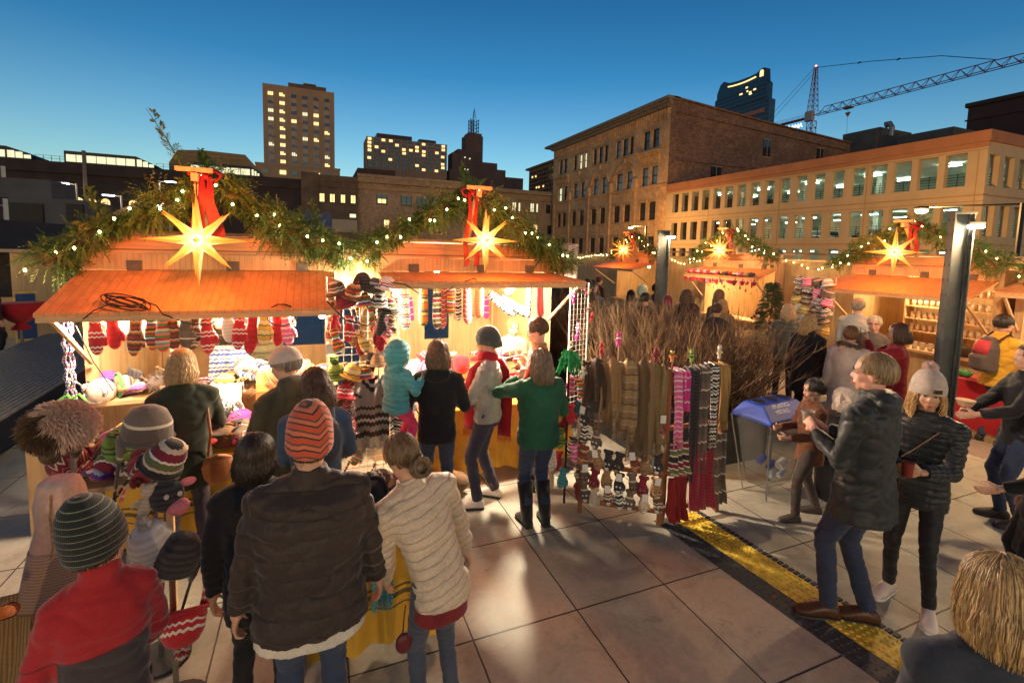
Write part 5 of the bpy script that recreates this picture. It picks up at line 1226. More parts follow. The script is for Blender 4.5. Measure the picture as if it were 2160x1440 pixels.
# 1 man in the orange striped beanie
quilt = QUILT('brown_quilted_nylon', (.040, .027, .022), .09, .6, .06, .2, .4)
hat1 = STRIPE('orange_striped_knit', [(.42, (.56, .085, .035)), (.14, (.05, .03, .03)), (.30, (.62, .16, .08)), (.14, (.10, .06, .05))], .056, zig=.05, zf=7)
def tee(J): pass
person('man seen from behind in an orange striped beanie and wide brown quilted jacket', -.03, 2.25, 1, 1.69, fat=1.24, top=dict(mat=quilt, hem=-.14, fat=1.1, arm=1.12, flare=1.08, band=.09, bamp=.004, amp=.014, collar=.055, shirt=FAB('white_tshirt', (.62, .55, .46))), pants=denim, hair=('short', hb_brown), hat=('beanie', hat1), vox=.010, sw=.20, head=(0, 0, 2), curlL=.7, curlR=.7, handL=(-.33, .06, .78), handR=(.33, .08, .78))
# 2 dark-haired person at his left
person('woman with short dark hair and black coat left of the striped orange beanie', -.27, 2.52, -4, 1.55, head=(-10, -6, 4), top=dict(mat=blk, hem=-.2, arm=.95, collar=.03), pants=blk, hair=('bob', hb_dark, dict(z=-.10, back=55, flare=.02)), vox=.012, curlL=.6)
# 3 cream puffer woman
cream = QUILT('cream_puffer', (.56, .44, .32), .052, .55, -.35, .12)
def red_hem(J):
    q = MB(); p_ = J['pelv']; q.loft([(p_+Vector((0, 0, -.2)), .158, .115), (p_+Vector((0, 0, -.06)), .15, .105)], 24); remeshed(q, 'red_shirt_hem', FAB('dark_red_shirt', (.16, .015, .02)), J['t'], .012, 2)
person('woman in a cream puffer jacket with a brown bun, leaning left toward the table', .56, 2.20, 12, 1.56, lean=19, side=-12, head=(8, 22, -10), top=dict(mat=cream, hem=-.11, fat=.9, band=.062, bamp=.004, amp=.010, arm=1.08, collar=.03, flare=1.04), pants=FAB('blue_slacks', (.05, .06, .09)), hair=('bun', hb_light), hat=('headband', M('tan_headband', (.45, .2, .1), .5)), vox=.009, handL=(-.2, .32, .80), handR=(.3, .22, .82), extra=red_hem)
# 4 child in red fleece
kidred = bpy.data.materials.new('red_charcoal_fleece'); nt, bs = nodes_of(kidred); v = objco(nt); s = nt.nodes.new('ShaderNodeSeparateXYZ'); L(nt, v, s.inputs[0])
msk = mathn(nt, 'MULTIPLY', mathn(nt, 'LESS_THAN', s.outputs[2], 1.19), mathn(nt, 'LESS_THAN', mathn(nt, 'ABSOLUTE', s.outputs[0]), .155)); n2 = noi(nt, v, 110, 2)
zipr = mathn(nt, 'LESS_THAN', mathn(nt, 'ABSOLUTE', mathn(nt, 'SUBTRACT', s.outputs[2], 1.193)), .0035)
c = mixc(nt, msk, (.36, .010, .016), (.045, .03, .032)); c = mixc(nt, zipr, c, (.12, .01, .01)); c = mixc(nt, .3, c, ramp(nt, n2, [(.3, (.3,)*3), (.7, (.7,)*3)]), 'OVERLAY'); L(nt, c, bs.inputs['Base Color']); bs.inputs['Roughness'].default_value = .9; bs.inputs['Sheen Weight'].default_value = .3; bumpn(nt, bs, n2, .4, .004)
khat = STRIPE('dark_green_ringed_knit', [(.86, (.009, .012, .013)), (.14, (.16, .17, .09))], .03, dist=.01)
person('child in a dark striped slouchy beanie and a red and charcoal fleece at lower left', -.74, 2.10, 24, 1.45, head=(-22, 4, -6), headk=1.12, fat=.86, sw=.145, top=dict(mat=kidred, hem=-.14, arm=1.0, collar=.075, amp=.012, fat=1.12), pants=blk, hair=('short', hb_brown), hat=('beanie', khat, dict(h=.215, slouch=.55, rib=.3)), skin=skin_p, vox=.011, handR=(.2, .26, .92), handL=(-.2, .22, .95))
# 5 blonde woman, dark green coat, tan bag
def bag5(J):
    lt = M('tan_leather', (.34, .13, .045), .5, .2, 8)
    q = MB(); s_ = J['shR']; b_ = Vector((.20, -.10, .80)); q.tube([b_+Vector((-.06, 0, .12)), Vector((.16, -.13, 1.1)), s_+Vector((-.04, -.02, .09)), s_+Vector((-.05, .09, .02))], .011, 6, flat=.5); o = q.build('bag_strap', lt, J['t'])
    q = MB(); q.ell(b_, (.13, .06, .125), 16, 10); q.tube([b_+Vector((-.1, 0, .08)), b_+Vector((0, -.05, .13)), b_+Vector((.1, 0, .08))], .015, 6); remeshed(q, 'shoulder_bag', lt, J['t'], .009, 3)
person('blonde woman in a dark olive coat with a tan shoulder bag at the left chalet', -.90, 4.10, 14, 1.66, lean=4, head=(-8, 16, 0), top=dict(mat=FAB('olive_wool_coat', (.035, .042, .026), .9), hem=-.24, flare=1.15, arm=1.0, collar=.04), pants=FAB('plum_trousers', (.04, .03, .045)), hair=('bob', hb_blond, dict(z=-.15, back=60)), vox=.012, handL=(-.18, .34, 1.02), handR=(.2, .36, 1.0), extra=bag5)
# 6 man in cap
person('man in a pale baseball cap and olive jacket looking at the left chalet', -.15, 3.62, 38, 1.74, lean=6, head=(12, 12, 0), face='glasses', top=dict(mat=FAB('olive_jacket', (.10, .085, .045), .8), hem=-.16, arm=1.05, hood=True), pants=blk, hair=('short', hb_grey), hat=('cap', FAB('pale_cap', (.55, .42, .34))), vox=.012, handL=(-.15, .36, 1.05), handR=(.16, .36, 1.0))
# 7 woman in denim jacket with backpack
def pack7(J):
    q = MB(); c_ = J['chest']+Vector((.02, -.15, -.02)); q.ell(c_, (.14, .085, .19)); remeshed(q, 'backpack', FAB('slate_backpack', (.045, .06, .09), .6), J['t'], .012, 2)
    for s_ in (-1, 1): q = MB(); q.tube([J['chest']+Vector((s_*.1, -.13, .1)), J['chest']+Vector((s_*.11, -.03, .19)), J['chest']+Vector((s_*.1, .12, .05))], .014, 6, flat=.5); q.build('backpack_strap', FAB('slate_strap', (.16, .2, .24), .6), J['t'])
person('woman in a blue denim jacket and backpack in front of the man in the cap', .0, 3.3, 6, 1.64, lean=8, head=(20, 18, 0), top=dict(mat=FAB('denim_jacket', (.07, .12, .19), .85, 120), hem=-.14), pants=denim, hair=('bob', hb_brown, dict(z=-.17, wave=.01, flare=.05)), vox=.012, extra=pack7, handL=(-.12, .38, 1.0), handR=(.2, .36, .98))
# 8 mother with toddler
person('woman in a black jacket carrying the turquoise toddler on her left arm', .98, 4.05, -14, 1.66, head=(8, 8, 0), face=False, top=dict(mat=blk, hem=-.12, arm=1.08, amp=.01, hood=True), pants=denim, hair=('bob', hb_light, dict(z=-.14, wave=.012, flare=.04)), vox=.012, handL=(-.22, .16, 1.08), handR=(.16, .3, 1.12))
teal = QUILT('turquoise_puffer', (.10, .40, .42), .08)
def toddler():
    person('toddler in a turquoise hooded puffer and pink tights held on a woman\'s arm', .62, 4.02, -62, 1.0, z=.68, headk=1.62, pel=(0, 0, .82), head=(-8, 12, 0), top=dict(mat=teal, hem=-.12, fat=1.25, arm=1.3, band=.09, bamp=.014, amp=.004, leg=1.25), pants=FAB('pink_tights', (.68, .05, .15)), shoe=FAB('pink_shoe', (.62, .08, .09)), hat=('hood', teal), vox=.012, handR=(.26, .26, 1.18), handL=(-.2, .3, 1.05), feet=((-.1, .16, 0, .06), (.12, .10, 0, -.05)), knee=(0, 1, .3), lean=4)
toddler()
# 10 man with the red scarf
redsc = FAB('crimson_scarf', (.40, .012, .022), .9, 60, .3)
def scarf10(J):
    q = MB(); n_ = J['neck']
    for rr, zz in ((.085, .015), (.095, -.02), (.08, .045)): q.tube([n_+Vector((rr*cos(a_*pi/8), rr*.95*sin(a_*pi/8)+.01, zz+.012*sin(a_))) for a_ in range(17)], .028, 10, cap=False)
    o = remeshed(q, 'scarf_wrap', redsc, J['t'], .009, 2)
    for pts, lab in (([(.11, -.08, 1.46), (.14, -.145, 1.34), (.13, -.17, 1.1), (.12, -.165, .9), (.115, -.16, .66)], 'a'), ([(-.1, .04, 1.47), (-.10, .13, 1.38), (-.09, .165, 1.2), (-.08, .16, 1.0), (-.08, .155, .78)], 'b')):
        q = MB(); vs = []; P_ = [Vector(p_) for p_ in pts]; P_ = [P_[0].lerp(P_[1], i/2) for i in range(2)]+[a_.lerp(b_, i/4) for a_, b_ in zip(P_[1:], P_[2:]) for i in range(4)]+[P_[-1]]
        for i, p_ in enumerate(P_): w = .05+.035*min(1, i/8); vs += [p_+Vector((w*sin(.3), w*.9, 0))*(.9), p_+Vector((.012*sin(i*1.3), 0, 0)), p_-Vector((w*sin(.3), w*.9, 0))*(.9)]
        q.add(vs, [(3*i+j_, 3*i+j_+1, 3*i+4+j_, 3*i+3+j_) for i in range(len(P_)-1) for j_ in range(2)]); o = q.build('scarf_end', redsc, J['t'], smooth=True); so2 = o.modifiers.new('s', 'SOLIDIFY'); so2.thickness = .01; bake(o)
        q = MB(); e_ = P_[-1]
        for i in range(16): f = (i/15-.5)*2; a_ = e_+Vector((.0, f*.07, 0)); q.tube([a_, a_+Vector((.004*sin(i), 0, -.04)), a_+Vector((.008*sin(i*2), .004, -.075))], [.003, .003, .001], 3, cap=False)
        q.build('fringe', redsc, o, fix=False)
person('man in a grey beanie, light grey jacket and long crimson scarf', 1.52, 4.25, 62, 1.69, head=(8, 6, 0), face='glasses', top=dict(mat=FAB('light_grey_jacket', (.36, .33, .29), .7), hem=-.06, fat=1.08, arm=1.12, amp=.014), pants=navy, shoe=FAB('white_trainer', (.62, .55, .5), .5, 60, .1), hat=('beanie', FAB('grey_knit', (.07, .08, .08), .9), dict(h=.15, cuff=1)), hair=('short', hb_grey), skin=skin_p, vox=.010, handL=(-.14, .38, 1.1), handR=(.06, .34, 1.16), palmL=(1, 0, .2), palmR=(-1, 0, 0), feet=((-.13, .06, 12), (.12, -.08, -10)), extra=scarf10, curlL=.9, curlR=.9)
# 11 man with glasses in red fleece
flc = FAB('red_fleece', (.38, .03, .02), .95, 70, .4)
def tanshoulder(J):
    q = MB(); q.loft([(J['neck']+Vector((0, 0, -.09)), .155, .11), (J['neck']+Vector((0, 0, -.05)), .128, .092), (J['neck']+Vector((0, 0, .03)), .08, .077)], 20); remeshed(q, 'yoke', FAB('tan_yoke', (.36, .17, .07)), J['t'], .012, 2)
person('man with glasses in a red fleece with a tan yoke at the counter', 2.16, 4.38, 66, 1.77, head=(2, 18, 0), lean=5, face='glasses', top=dict(mat=flc, hem=-.1, fat=1.08), pants=denim, hair=('short', hb_brown, dict(z=-.045)), skin=skin_p, vox=.011, handL=(-.14, .42, 1.16), handR=(.1, .4, 1.12), extra=tanshoulder, palmL=(1, 0, 0), curlL=.8)
# 12 green sweatshirt
green = FAB('forest_green_sweatshirt', (.02, .095, .05), .9, 80, .35)
person('woman in a green sweatshirt, jeans and tall black boots, seen from behind', 1.82, 3.74, -2, 1.60, head=(14, 4, 0), fat=1.06, top=dict(mat=green, hem=-.12, fat=1.12, arm=1.22, amp=.012, collar=0), pants=denim, shoe=FAB('black_boot', (.015, .014, .015), .45, 50, .1), boots=True, hair=('bob', HAIR('hair_ashen', (.07, .05, .035), (.3, .22, .14)), dict(z=-.21, flare=.03)), vox=.011, handL=(-.13, .18, 1.44), curlL=1.0, handR=(.2, .28, 1.08), feet=((-.09, .0, 8), (.09, -.03, -8)), fdL=(.4, .3, .7), palmL=(.6, .6, -.3))
# 13 boy
person('dark haired boy in a rust brown pullover beside the blue recycling bin', 4.28, 2.98, 62, 1.33, head=(-4, 10, 0), face=True, headk=1.1, skin=skin_d, top=dict(mat=FAB('rust_pullover', (.12, .042, .018), .9), hem=-.2, fat=1.06, arm=1.1, amp=.012), pants=FAB('grey_brown_trousers', (.05, .035, .03)), shoe=FAB('dark_trainer', (.05, .035, .03)), hair=('short', hb_dark), vox=.011, handL=(-.16, .33, 1.06), handR=(.12, .33, 1.1), curlL=1.1, curlR=1.0, feet=((-.12, .17, 8), (.13, -.2, -8)))
# 14 coat man
coat = FAB('black_waxed_coat', (.022, .026, .026), .5, 40, .12, .25)
def cup14(J):
    pc = J['hL'].lerp(J['hR'], .5)+Vector((0, .085, .075)); q = MB(); n = 18; vs = []
    for z_, r0 in ((-.035, .028), (0, .033), (.035, .04), (.037, .042)):
        for i in range(n): a_ = 2*pi*i/n; vs.append(pc+Vector((r0*cos(a_), r0*sin(a_), z_)))
    q.add(vs, [(i*n+j_, i*n+(j_+1) % n, (i+1)*n+(j_+1) % n, (i+1)*n+j_) for i in range(3) for j_ in range(n)]+[tuple(reversed(range(n)))])
    m_ = M('clear_plastic_cup', (.62, .55, .45), .15, .1, 5, 0, spec=.8); m_.node_tree.nodes['Principled BSDF'].inputs['Transmission Weight'].default_value = .6
    o = q.build('plastic_cup', m_); o.location = J['t'].matrix_world@Vector((0, 0, 0)) if False else (0, 0, 0)
    bpy.context.view_layer.update(); kk = 1.83/1.75; o.matrix_world = Matrix.Translation(J['t'].location)@Matrix.Rotation(J['t'].rotation_euler.z, 4, 'Z')@Matrix.Scale(kk, 4)
    tag(o, 'clear plastic cup held in both hands by the man in the black coat', 'cup')
    for z_ in (1.0, 1.2):
        q = MB(); c_ = Vector((-.185, .06, z_-.22)); q.tube([c_, c_+Vector((-.012, .004, 0))], .011, 10); q.build('snap_button', M('button_metal', (.3, .26, .2), .35, .1, 5, metal=.7), J['t'])
person('grey blond man in a black hooded coat and jeans holding a plastic cup', 3.36, 1.95, 12, 1.84, fat=1.04, head=(22, 0, 0), face=True, skin=skin_p, top=dict(mat=coat, hem=-.20, fat=1.12, flare=1.15, arm=1.2, amp=.015, hood=True, collar=.05), pants=FAB('dark_indigo_jeans', (.025, .035, .07)), shoe=M('brown_leather_shoe', (.07, .03, .015), .35, .25, 12, .1), hair=('short', HAIR('hair_grey_blond', (.16, .1, .05), (.46, .32, .17)), dict(z=-.05, back=42)), vox=.010, handL=(-.09, .27, 1.20), handR=(.05, .27, 1.18), palmL=(1, .2, .1), palmR=(-1, .2, .1), curlL=.9, curlR=.9, fdL=(.35, .7, .45), fdR=(-.35, .7, .45), extra=cup14, feet=((-.1, .1, 45), (.07, -.06, 38)))
# 15 woman with pompom beanie
def cup15(J):
    pc = J['hL'].lerp(J['hR'], .5)+Vector((0, .08, .03)); q = MB(); q.tube([pc+Vector((0, 0, -.05)), pc+Vector((0, 0, .05))], [.03, .036], 16)
    o = q.build('drink_cup', M('dark_red_cup', (.20, .03, .02), .35, .2, 8)); o.matrix_world = Matrix.Translation(J['t'].location)@Matrix.Rotation(J['t'].rotation_euler.z, 4, 'Z')@Matrix.Scale(1.66/1.75, 4); tag(o, 'dark red cup of hot drink held by the woman in the pompom hat', 'cup')
    q = MB(); c_ = J['chest']; q.tube([c_+Vector((-.13, -.03, .13)), c_+Vector((-.09, .12, .06)), c_+Vector((.02, .15, -.08)), c_+Vector((.14, .12, -.22))], .006, 6); q.build('bag_strap', M('strap_brown', (.12, .06, .035), .5), J['t'])
person('blonde woman in a pale pompom beanie, black puffer and leggings, facing the camera', 3.93, 1.93, 108, 1.66, head=(18, 6, 0), face=True, skin=SKIN('skin_warm', (.60, .34, .22)), top=dict(mat=QUILT('black_puffer', (.02, .022, .024), .05, .42), hem=-.15, fat=1.02, band=.052, bamp=.010, amp=.005, arm=1.12, sole=M('pale_sole', (.85, .78, .7), .7), leg=.86), pants=legg, shoe=FAB('blush_trainer', (.74, .60, .50), .8, 60, .2), hair=('long', HAIR('hair_golden', (.26, .13, .045), (.66, .42, .17)), dict(z=-.30, wave=.014, flare=.035)), hat=('beanie', FAB('oatmeal_rib_knit', (.46, .38, .32), .95, 60, .5), dict(h=.155, cuff=1, rib=1.6, patch=18, pom=FAB('pink_fur', (.8, .62, .55), .9))), vox=.010, handL=(-.06, .34, 1.14), handR=(.07, .35, 1.13), palmL=(1, .1, .1), palmR=(-1, .1, .1), curlL=.8, curlR=.8, extra=cup15, fdL=(.7, .6, .0), fdR=(-.6, .6, .1), feet=((-.14, .1, 12), (.12, -.02, -14)))
# 16 blonde head at bottom right corner
person('blonde woman in a dark coat close to the camera at the bottom right corner', 1.80, .66, -28, 1.62, head=(-6, 4, 0), top=dict(mat=FAB('slate_coat', (.03, .036, .05), .9), hem=-.2, arm=1.1), hair=('bob', hb_blond, dict(z=-.15, back=55)), vox=.011)
# 17, 19 right edge people
person('person in a long black coat cut off by the right edge of the photo', 4.62, 1.52, 38, 1.62, top=dict(mat=blk, hem=-.45, flare=1.2, arm=1.1, fur=FAB('grey_fur', (.16, .12, .09))), pants=blk, hair=('short', hb_dark), vox=.013, handL=(-.2, .32, 1.0))
def bowl(J):
    q = MB(); p_ = J['hL']+Vector((.05, .07, .06)); q.tube([p_+Vector((0, 0, -.02)), p_+Vector((0, 0, .035))], [.05, .075], 16); o = q.build('food_tray', M('paper_tray', (.5, .33, .2), .8)); o.matrix_world = Matrix.Translation(J['t'].location)@Matrix.Rotation(J['t'].rotation_euler.z, 4, 'Z'); tag(o, 'paper food tray held out at the right edge of the photo', 'food tray')
person('person in a black jacket holding a food tray at the right edge', 6.05, 2.22, 46, 1.72, top=dict(mat=blk, hem=-.15, arm=1.1), pants=denim, hair=('short', hb_dark), vox=.013, handL=(-.2, .42, 1.08), handR=(.0, .42, 1.05), extra=bowl)
# 18 yellow jacket with backpack
def pack18(J):
    q = MB(); c_ = J['chest']+Vector((0, -.2, -.08)); q.loft([(c_+Vector((0, 0, -.24)), .12, .08), (c_+Vector((0, 0, -.2)), .15, .11), (c_+Vector((0, .01, .08)), .145, .1), (c_+Vector((0, .03, .2)), .1, .07), (c_+Vector((0, .04, .23)), .05, .04)], 16); q.loft([(c_+Vector((0, -.09, -.2)), .11, .05), (c_+Vector((0, -.1, -.04)), .11, .055), (c_+Vector((0, -.08, -.0)), .09, .04)], 14); o = remeshed(q, 'backpack', FAB('grey_brown_backpack', (.09, .065, .055), .6), J['t'], .012, 2)
    q = MB(); q.loft([(c_+Vector((0, -.045, .0)), .11, .075), (c_+Vector((0, -.04, .09)), .115, .07), (c_+Vector((0, -.02, .18)), .085, .06)], 14); q.build('backpack_pocket', FAB('red_backpack_panel', (.5, .04, .05), .6), o, smooth=True)
    for s_ in (-1, 1): q = MB(); q.tube([J['chest']+Vector((s_*.1, -.16, .1)), J['chest']+Vector((s_*.11, -.02, .2)), J['chest']+Vector((s_*.12, .13, .05)), J['chest']+Vector((s_*.14, .0, -.2)), J['chest']+Vector((s_*.1, -.16, -.22))], .016, 6, flat=.5); q.build('backpack_strap', blk, J['t'])
person('dark haired man in a yellow jacket wearing a red and grey backpack', 8.5, 3.42, -112, 1.76, head=(-4, 6, 0), face=True, skin=skin_d, top=dict(mat=FAB('yellow_shell_jacket', (.66, .34, .03), .6), hem=-.14, fat=1.15, arm=1.2, collar=.05, amp=.013), pants=denim, hair=('short', hb_dark), vox=.012, handL=(-.1, .34, 1.12), handR=(.12, .34, 1.1), extra=pack18)
# 20-25 group before the jar chalet
def phone(J):
    p_ = J['hL']+Vector((.0, .08, .09)); q = MB(); q.box(-.035, .035, -.004, .004, -.07, .07); q.v = [tuple(Vector(v_)+p_) for v_ in q.v]; o = q.build('phone', M('phone_black', (.02, .02, .02), .2)); o.matrix_world = Matrix.Translation(J['t'].location)@Matrix.Rotation(J['t'].rotation_euler.z, 4, 'Z')@Matrix.Scale(1.66/1.75, 4); tag(o, 'black phone raised by the woman in the red pullover', 'phone')
person('woman with glasses in a red pullover raising a phone in front of her face', 6.8, 3.72, 34, 1.66, face='glasses', head=(4, 4, 0), top=dict(mat=FAB('red_velour_top', (.30, .012, .02), .8), hem=-.2, fat=1.12, arm=1.15), pants=blk, hair=('bob', hb_brown, dict(z=-.15, flare=.05)), vox=.012, handL=(-.05, .33, 1.5), handR=(.08, .32, 1.45), extra=phone, fdL=(.2, .1, 1), palmL=(.3, 1, 0))
person('person in a white parka with a brown fur trimmed hood, seen from behind', 6.3, 3.98, -58, 1.60, top=dict(mat=FAB('white_parka', (.55, .44, .38), .7), hem=-.42, flare=1.12, fat=1.18, arm=1.2, hood=True, fur=FAB('brown_fur', (.17, .10, .05))), hair=('short', HAIR('hair_red_brown', (.10, .045, .02), (.3, .15, .07))), vox=.012)
person('blonde woman in a black hooded parka left of the white parka', 6.45, 4.65, -72, 1.66, head=(-10, 6, 0), top=dict(mat=blk, hem=-.35, flare=1.12, fat=1.1, hood=True), pants=blk, hair=('bob', hb_blond, dict(z=-.2, flare=.04)), vox=.012)
person('blonde woman in a grey green puffer jacket standing by the grid rack of hats', 7.3, 5.65, -48, 1.68, top=dict(mat=QUILT('sage_puffer', (.16, .16, .11), .07), hem=-.18, band=.07, bamp=.01, amp=.005, arm=1.05, hood=True), pants=blk, hair=('bob', HAIR('hair_pale_blond', (.4, .26, .12), (.75, .55, .3)), dict(z=-.2, wave=.012)), vox=.012)
person('grey haired man in a pale denim jacket at the jar chalet, seen from behind', 8.35, 5.2, -68, 1.80, top=dict(mat=FAB('pale_denim_jacket', (.36, .36, .33), .8), hem=-.12, fat=1.12, arm=1.12), pants=denim, hair=('short', hb_grey, dict(z=-.07)), vox=.012)
person('grey haired woman with glasses facing the raised phone', 7.5, 4.42, 108, 1.64, face='glasses', skin=skin_p, head=(6, 0, 0), top=dict(mat=FAB('grey_brown_coat', (.13, .1, .08), .8), hem=-.2), hair=('short', HAIR('hair_white_blond', (.4, .3, .18), (.72, .58, .4)), dict(z=-.05)), vox=.012)
# far left and vendor
person('person in a dark coat with a fur trimmed hood at the far left edge', -6.05, 12.9, -40, 1.6, top=dict(mat=FAB('maroon_black_coat', (.04, .015, .018), .85), hem=-.34, flare=1.15, fat=1.15, arm=1.15, fur=FAB('brown_fur', (.17, .10, .05))), pants=blk, hat=('hood', FAB('maroon_black_coat', (.04, .015, .018))), vox=.013)
person('stallholder in an olive puffer jacket bending behind the left chalet counter', -.62, 6.3, 190, 1.62, lean=16, head=(0, 30, 0), top=dict(mat=QUILT('olive_puffer', (.10, .095, .05), .1), hem=-.15, fat=1.15, arm=1.15, band=.1, bamp=.012), hair=('long', hb_blond, dict(z=-.3)), vox=.013)
person('person in a fluffy curly hat leaning on the counter inside the middle chalet', 2.45, 6.0, 175, 1.55, lean=10, head=(10, 10, 0), face=True, top=dict(mat=FAB('cream_knit', (.55, .45, .33), .9), hem=-.1), hair=('short', HAIR('hair_curly', (.2, .1, .04), (.5, .3, .13)), dict(z=-.05)), vox=.013)
# crowd behind the twig hedge
cols = [('navy', (.03, .03, .05)), ('dark brown', (.06, .03, .02)), ('charcoal', (.03, .03, .03)), ('grey', (.16, .15, .14)), ('tan', (.3, .2, .1)), ('plum', (.08, .02, .05))]
crowd = [(6.0, 12.8, -40, 1.78, 'short', hb_dark, 0, None, 'tallest dark haired person in the crowd left of the far column'),
 (5.6, 10.6, 150, 1.66, 'long', hb_dark, 1, None, 'long haired person with a headband facing the camera behind the hedge'),
 (6.6, 8.6, -60, 1.76, 'short', hb_dark, 4, 'hood', 'person in a pale green lit hood right of the far column'),
 (6.15, 8.4, -50, 1.62, 'short', hb_dark, 2, 'beanie', 'person in a dark beanie just right of the far column'),
 (6.35, 7.5, -70, 1.58, 'bob', hb_brown, 5, 'beanie2', 'person in a small pointed knit hat behind the hedge'),
 (7.35, 8.0, -75, 1.70, 'bob', hb_blond, 2, None, 'blonde person in a dark coat before the red trimmed chalet'),
 (7.5, 7.35, -80, 1.72, 'bob', hb_light, 1, 'fur', 'person in a brown fur hat before the red trimmed chalet'),
 (7.15, 6.9, -60, 1.62, 'bob', hb_blond, 4, None, 'short blonde person beside the decorated little tree'),
 (5.9, 11.8, -20, 1.70, 'short', hb_brown, 3, None, 'brown haired person in a grey coat among the hedge crowd'),
 (6.8, 11.0, -50, 1.72, 'short', hb_dark, 0, None, 'dark haired person in a navy coat by the farthest chalet'),
 (5.5, 13.8, -30, 1.74, 'short', hb_dark, 2, None, 'person in charcoal at the far end of the hedge'),
 (7.9, 12.4, -80, 1.74, 'short', hb_brown, 1, None, 'brown coated customer at the farthest chalet counter'),
 (5.1, 12.0, 60, 1.66, 'bob', hb_brown, 5, None, 'person in plum between the others behind the left end of the hedge'),
 (5.35, 8.9, -50, 1.80, 'short', hb_dark, 2, None, 'tall dark coated person at the left part of the hedge crowd'),
 (5.25, 10.0, -30, 1.74, 'bob', hb_dark, 1, None, 'brown coated person with dark hair behind the left hedge end'),
 (5.7, 9.4, -60, 1.78, 'short', hb_brown, 0, 'beanie', 'navy coated person in a dark beanie at the hedge crowd centre left'),
 (5.9, 7.6, -70, 1.70, 'short', hb_dark, 2, None, 'charcoal coated person close behind the hedge, right of the column'),
 (6.9, 7.6, -78, 1.76, 'bob', hb_brown, 1, None, 'brown coated person at the front of the red trimmed chalet queue'),
 (6.6, 6.5, -60, 1.60, 'short', hb_brown, 2, None, 'short charcoal coated person left of the decorated little tree'),
 (5.5, 11.3, -40, 1.76, 'short', hb_dark, 5, None, 'plum coated person deep in the left hedge crowd'),
 (6.2, 9.9, 140, 1.68, 'bob', hb_light, 3, None, 'light haired person facing the camera beside the far column'),
 (7.6, 9.4, -85, 1.74, 'short', hb_dark, 0, None, 'navy coated customer left of the red trimmed counter'),
 (6.5, 12.2, -40, 1.80, 'short', hb_dark, 1, None, 'tall brown coated person before the farthest chalet'),
 (7.0, 13.2, -60, 1.68, 'bob', hb_dark, 3, 'beanie', 'person in a dark beanie and grey coat near the farthest chalet')]
for i, (x, y, rz, h, st, hm_, ci, ht, lab) in enumerate(crowd):
    hat_ = {'hood': ('hood', FAB('pale_green_hood', (.5, .6, .4))), 'beanie': ('beanie', blk), 'beanie2': ('beanie', FAB('wine_knit', (.2, .03, .05)), dict(h=.2)), 'fur': ('beanie', FAB('brown_fur', (.17, .10, .05)), dict(h=.17)), None: None}[ht]
    person(lab, x, y, rz, h, group='crowd behind the twig hedge', top=dict(mat=FAB('crowd_coat_'+cols[ci][0].replace(' ', '_'), cols[ci][1]), hem=-.2), pants=blk, hair=(st, hm_), hat=hat_, vox=.02, face=(rz > 90))
# ================================================================ MERCHANDISE AND SMALL THINGS
KN = {}
def kn(name, cols, period=.07, **k): KN[name] = STRIPE('knit_'+name.replace(' ', '_'), cols, period, **k)
RD, WH, CR, BK, BN, OR, YE, GR, TL, PK, PU, MR, OL, GY, BL, TN = (.50, .02, .03), (.75, .70, .62), (.62, .52, .38), (.025, .022, .025), (.12, .06, .03), (.60, .17, .03), (.66, .42, .07), (.07, .26, .07), (.08, .32, .34), (.72, .12, .30), (.16, .05, .25), (.20, .015, .03), (.13, .14, .05), (.22, .21, .2), (.05, .10, .32), (.38, .22, .10)
kn('red and white snowflake', [(3, RD), (.6, WH), (1.2, RD), (.8, WH), (1, RD)], .12, zig=.02, zf=26)
kn('plain red', [(1, RD), (1, (.42, .015, .025))], .05)
kn('multicoloured striped', [(1, OR), (1, PU), (.6, WH), (1, GR), (1, RD), (.7, YE), (1, BN)], .13, zig=.008, zf=22)
kn('brown and orange banded', [(2, BN), (1, OR), (.6, CR), (1.5, BN), (.7, RD)], .085, zig=.012, zf=22)
kn('green and coral striped', [(1, GR), (1, (.7, .18, .12)), (.7, TL), (1, CR), (1, RD)], .10)
kn('grey brown', [(3, (.12, .09, .07)), (.5, CR), (2, (.16, .12, .09))], .16)
kn('white cable', [(1, WH), (1, (.62, .58, .5))], .03)
kn('orange and black banded', [(3, OR), (.5, BK), (1.4, YE), (.8, BK), (1, OL)], .14, zig=.01, zf=26)
kn('olive maroon and cream blocked', [(1.3, BK), (.4, CR), (1, OL), (.3, WH), (1, MR), (.4, CR)], .16, zig=.008, zf=30)
kn('maroon diamond', [(1, MR), (.5, CR), (1, MR), (.5, (.5, .1, .08))], .05, zig=.04, zf=16)
kn('black and white geometric', [(1, BK), (.8, WH), (.5, BK), (.5, WH)], .07, zig=.03, zf=15)
kn('cream and navy nordic', [(2, WH), (.6, BL), (.6, WH), (.6, RD), (1, WH)], .10, zig=.02, zf=24)
kn('pink and white', [(1.5, PK), (.6, WH), (1, PK), (.7, (.8, .4, .5))], .09, zig=.012, zf=22)
kn('yellow and olive', [(2, YE), (.5, OL), (1, (.72, .6, .2)), (.5, WH)], .09, zig=.014, zf=20)
kn('green deer patterned', [(2, (.22, .34, .05)), (.6, (.05, .09, .03)), (.6, (.22, .34, .05)), (.5, (.05, .09, .03))], .09, zig=.02, zf=24)
kn('beige', [(1, CR), (1, (.52, .42, .3))], .02)
kn('chocolate and cream', [(1.6, BN), (.8, CR), (.6, BN), (.4, CR)], .08, zig=.02, zf=20)
kn('teal', [(1, TL), (1, (.05, .22, .25))], .03)
kn('purple', [(1, PU), (1, (.25, .08, .36))], .03)
kn('black', [(1, BK), (1, (.05, .045, .045))], .03)
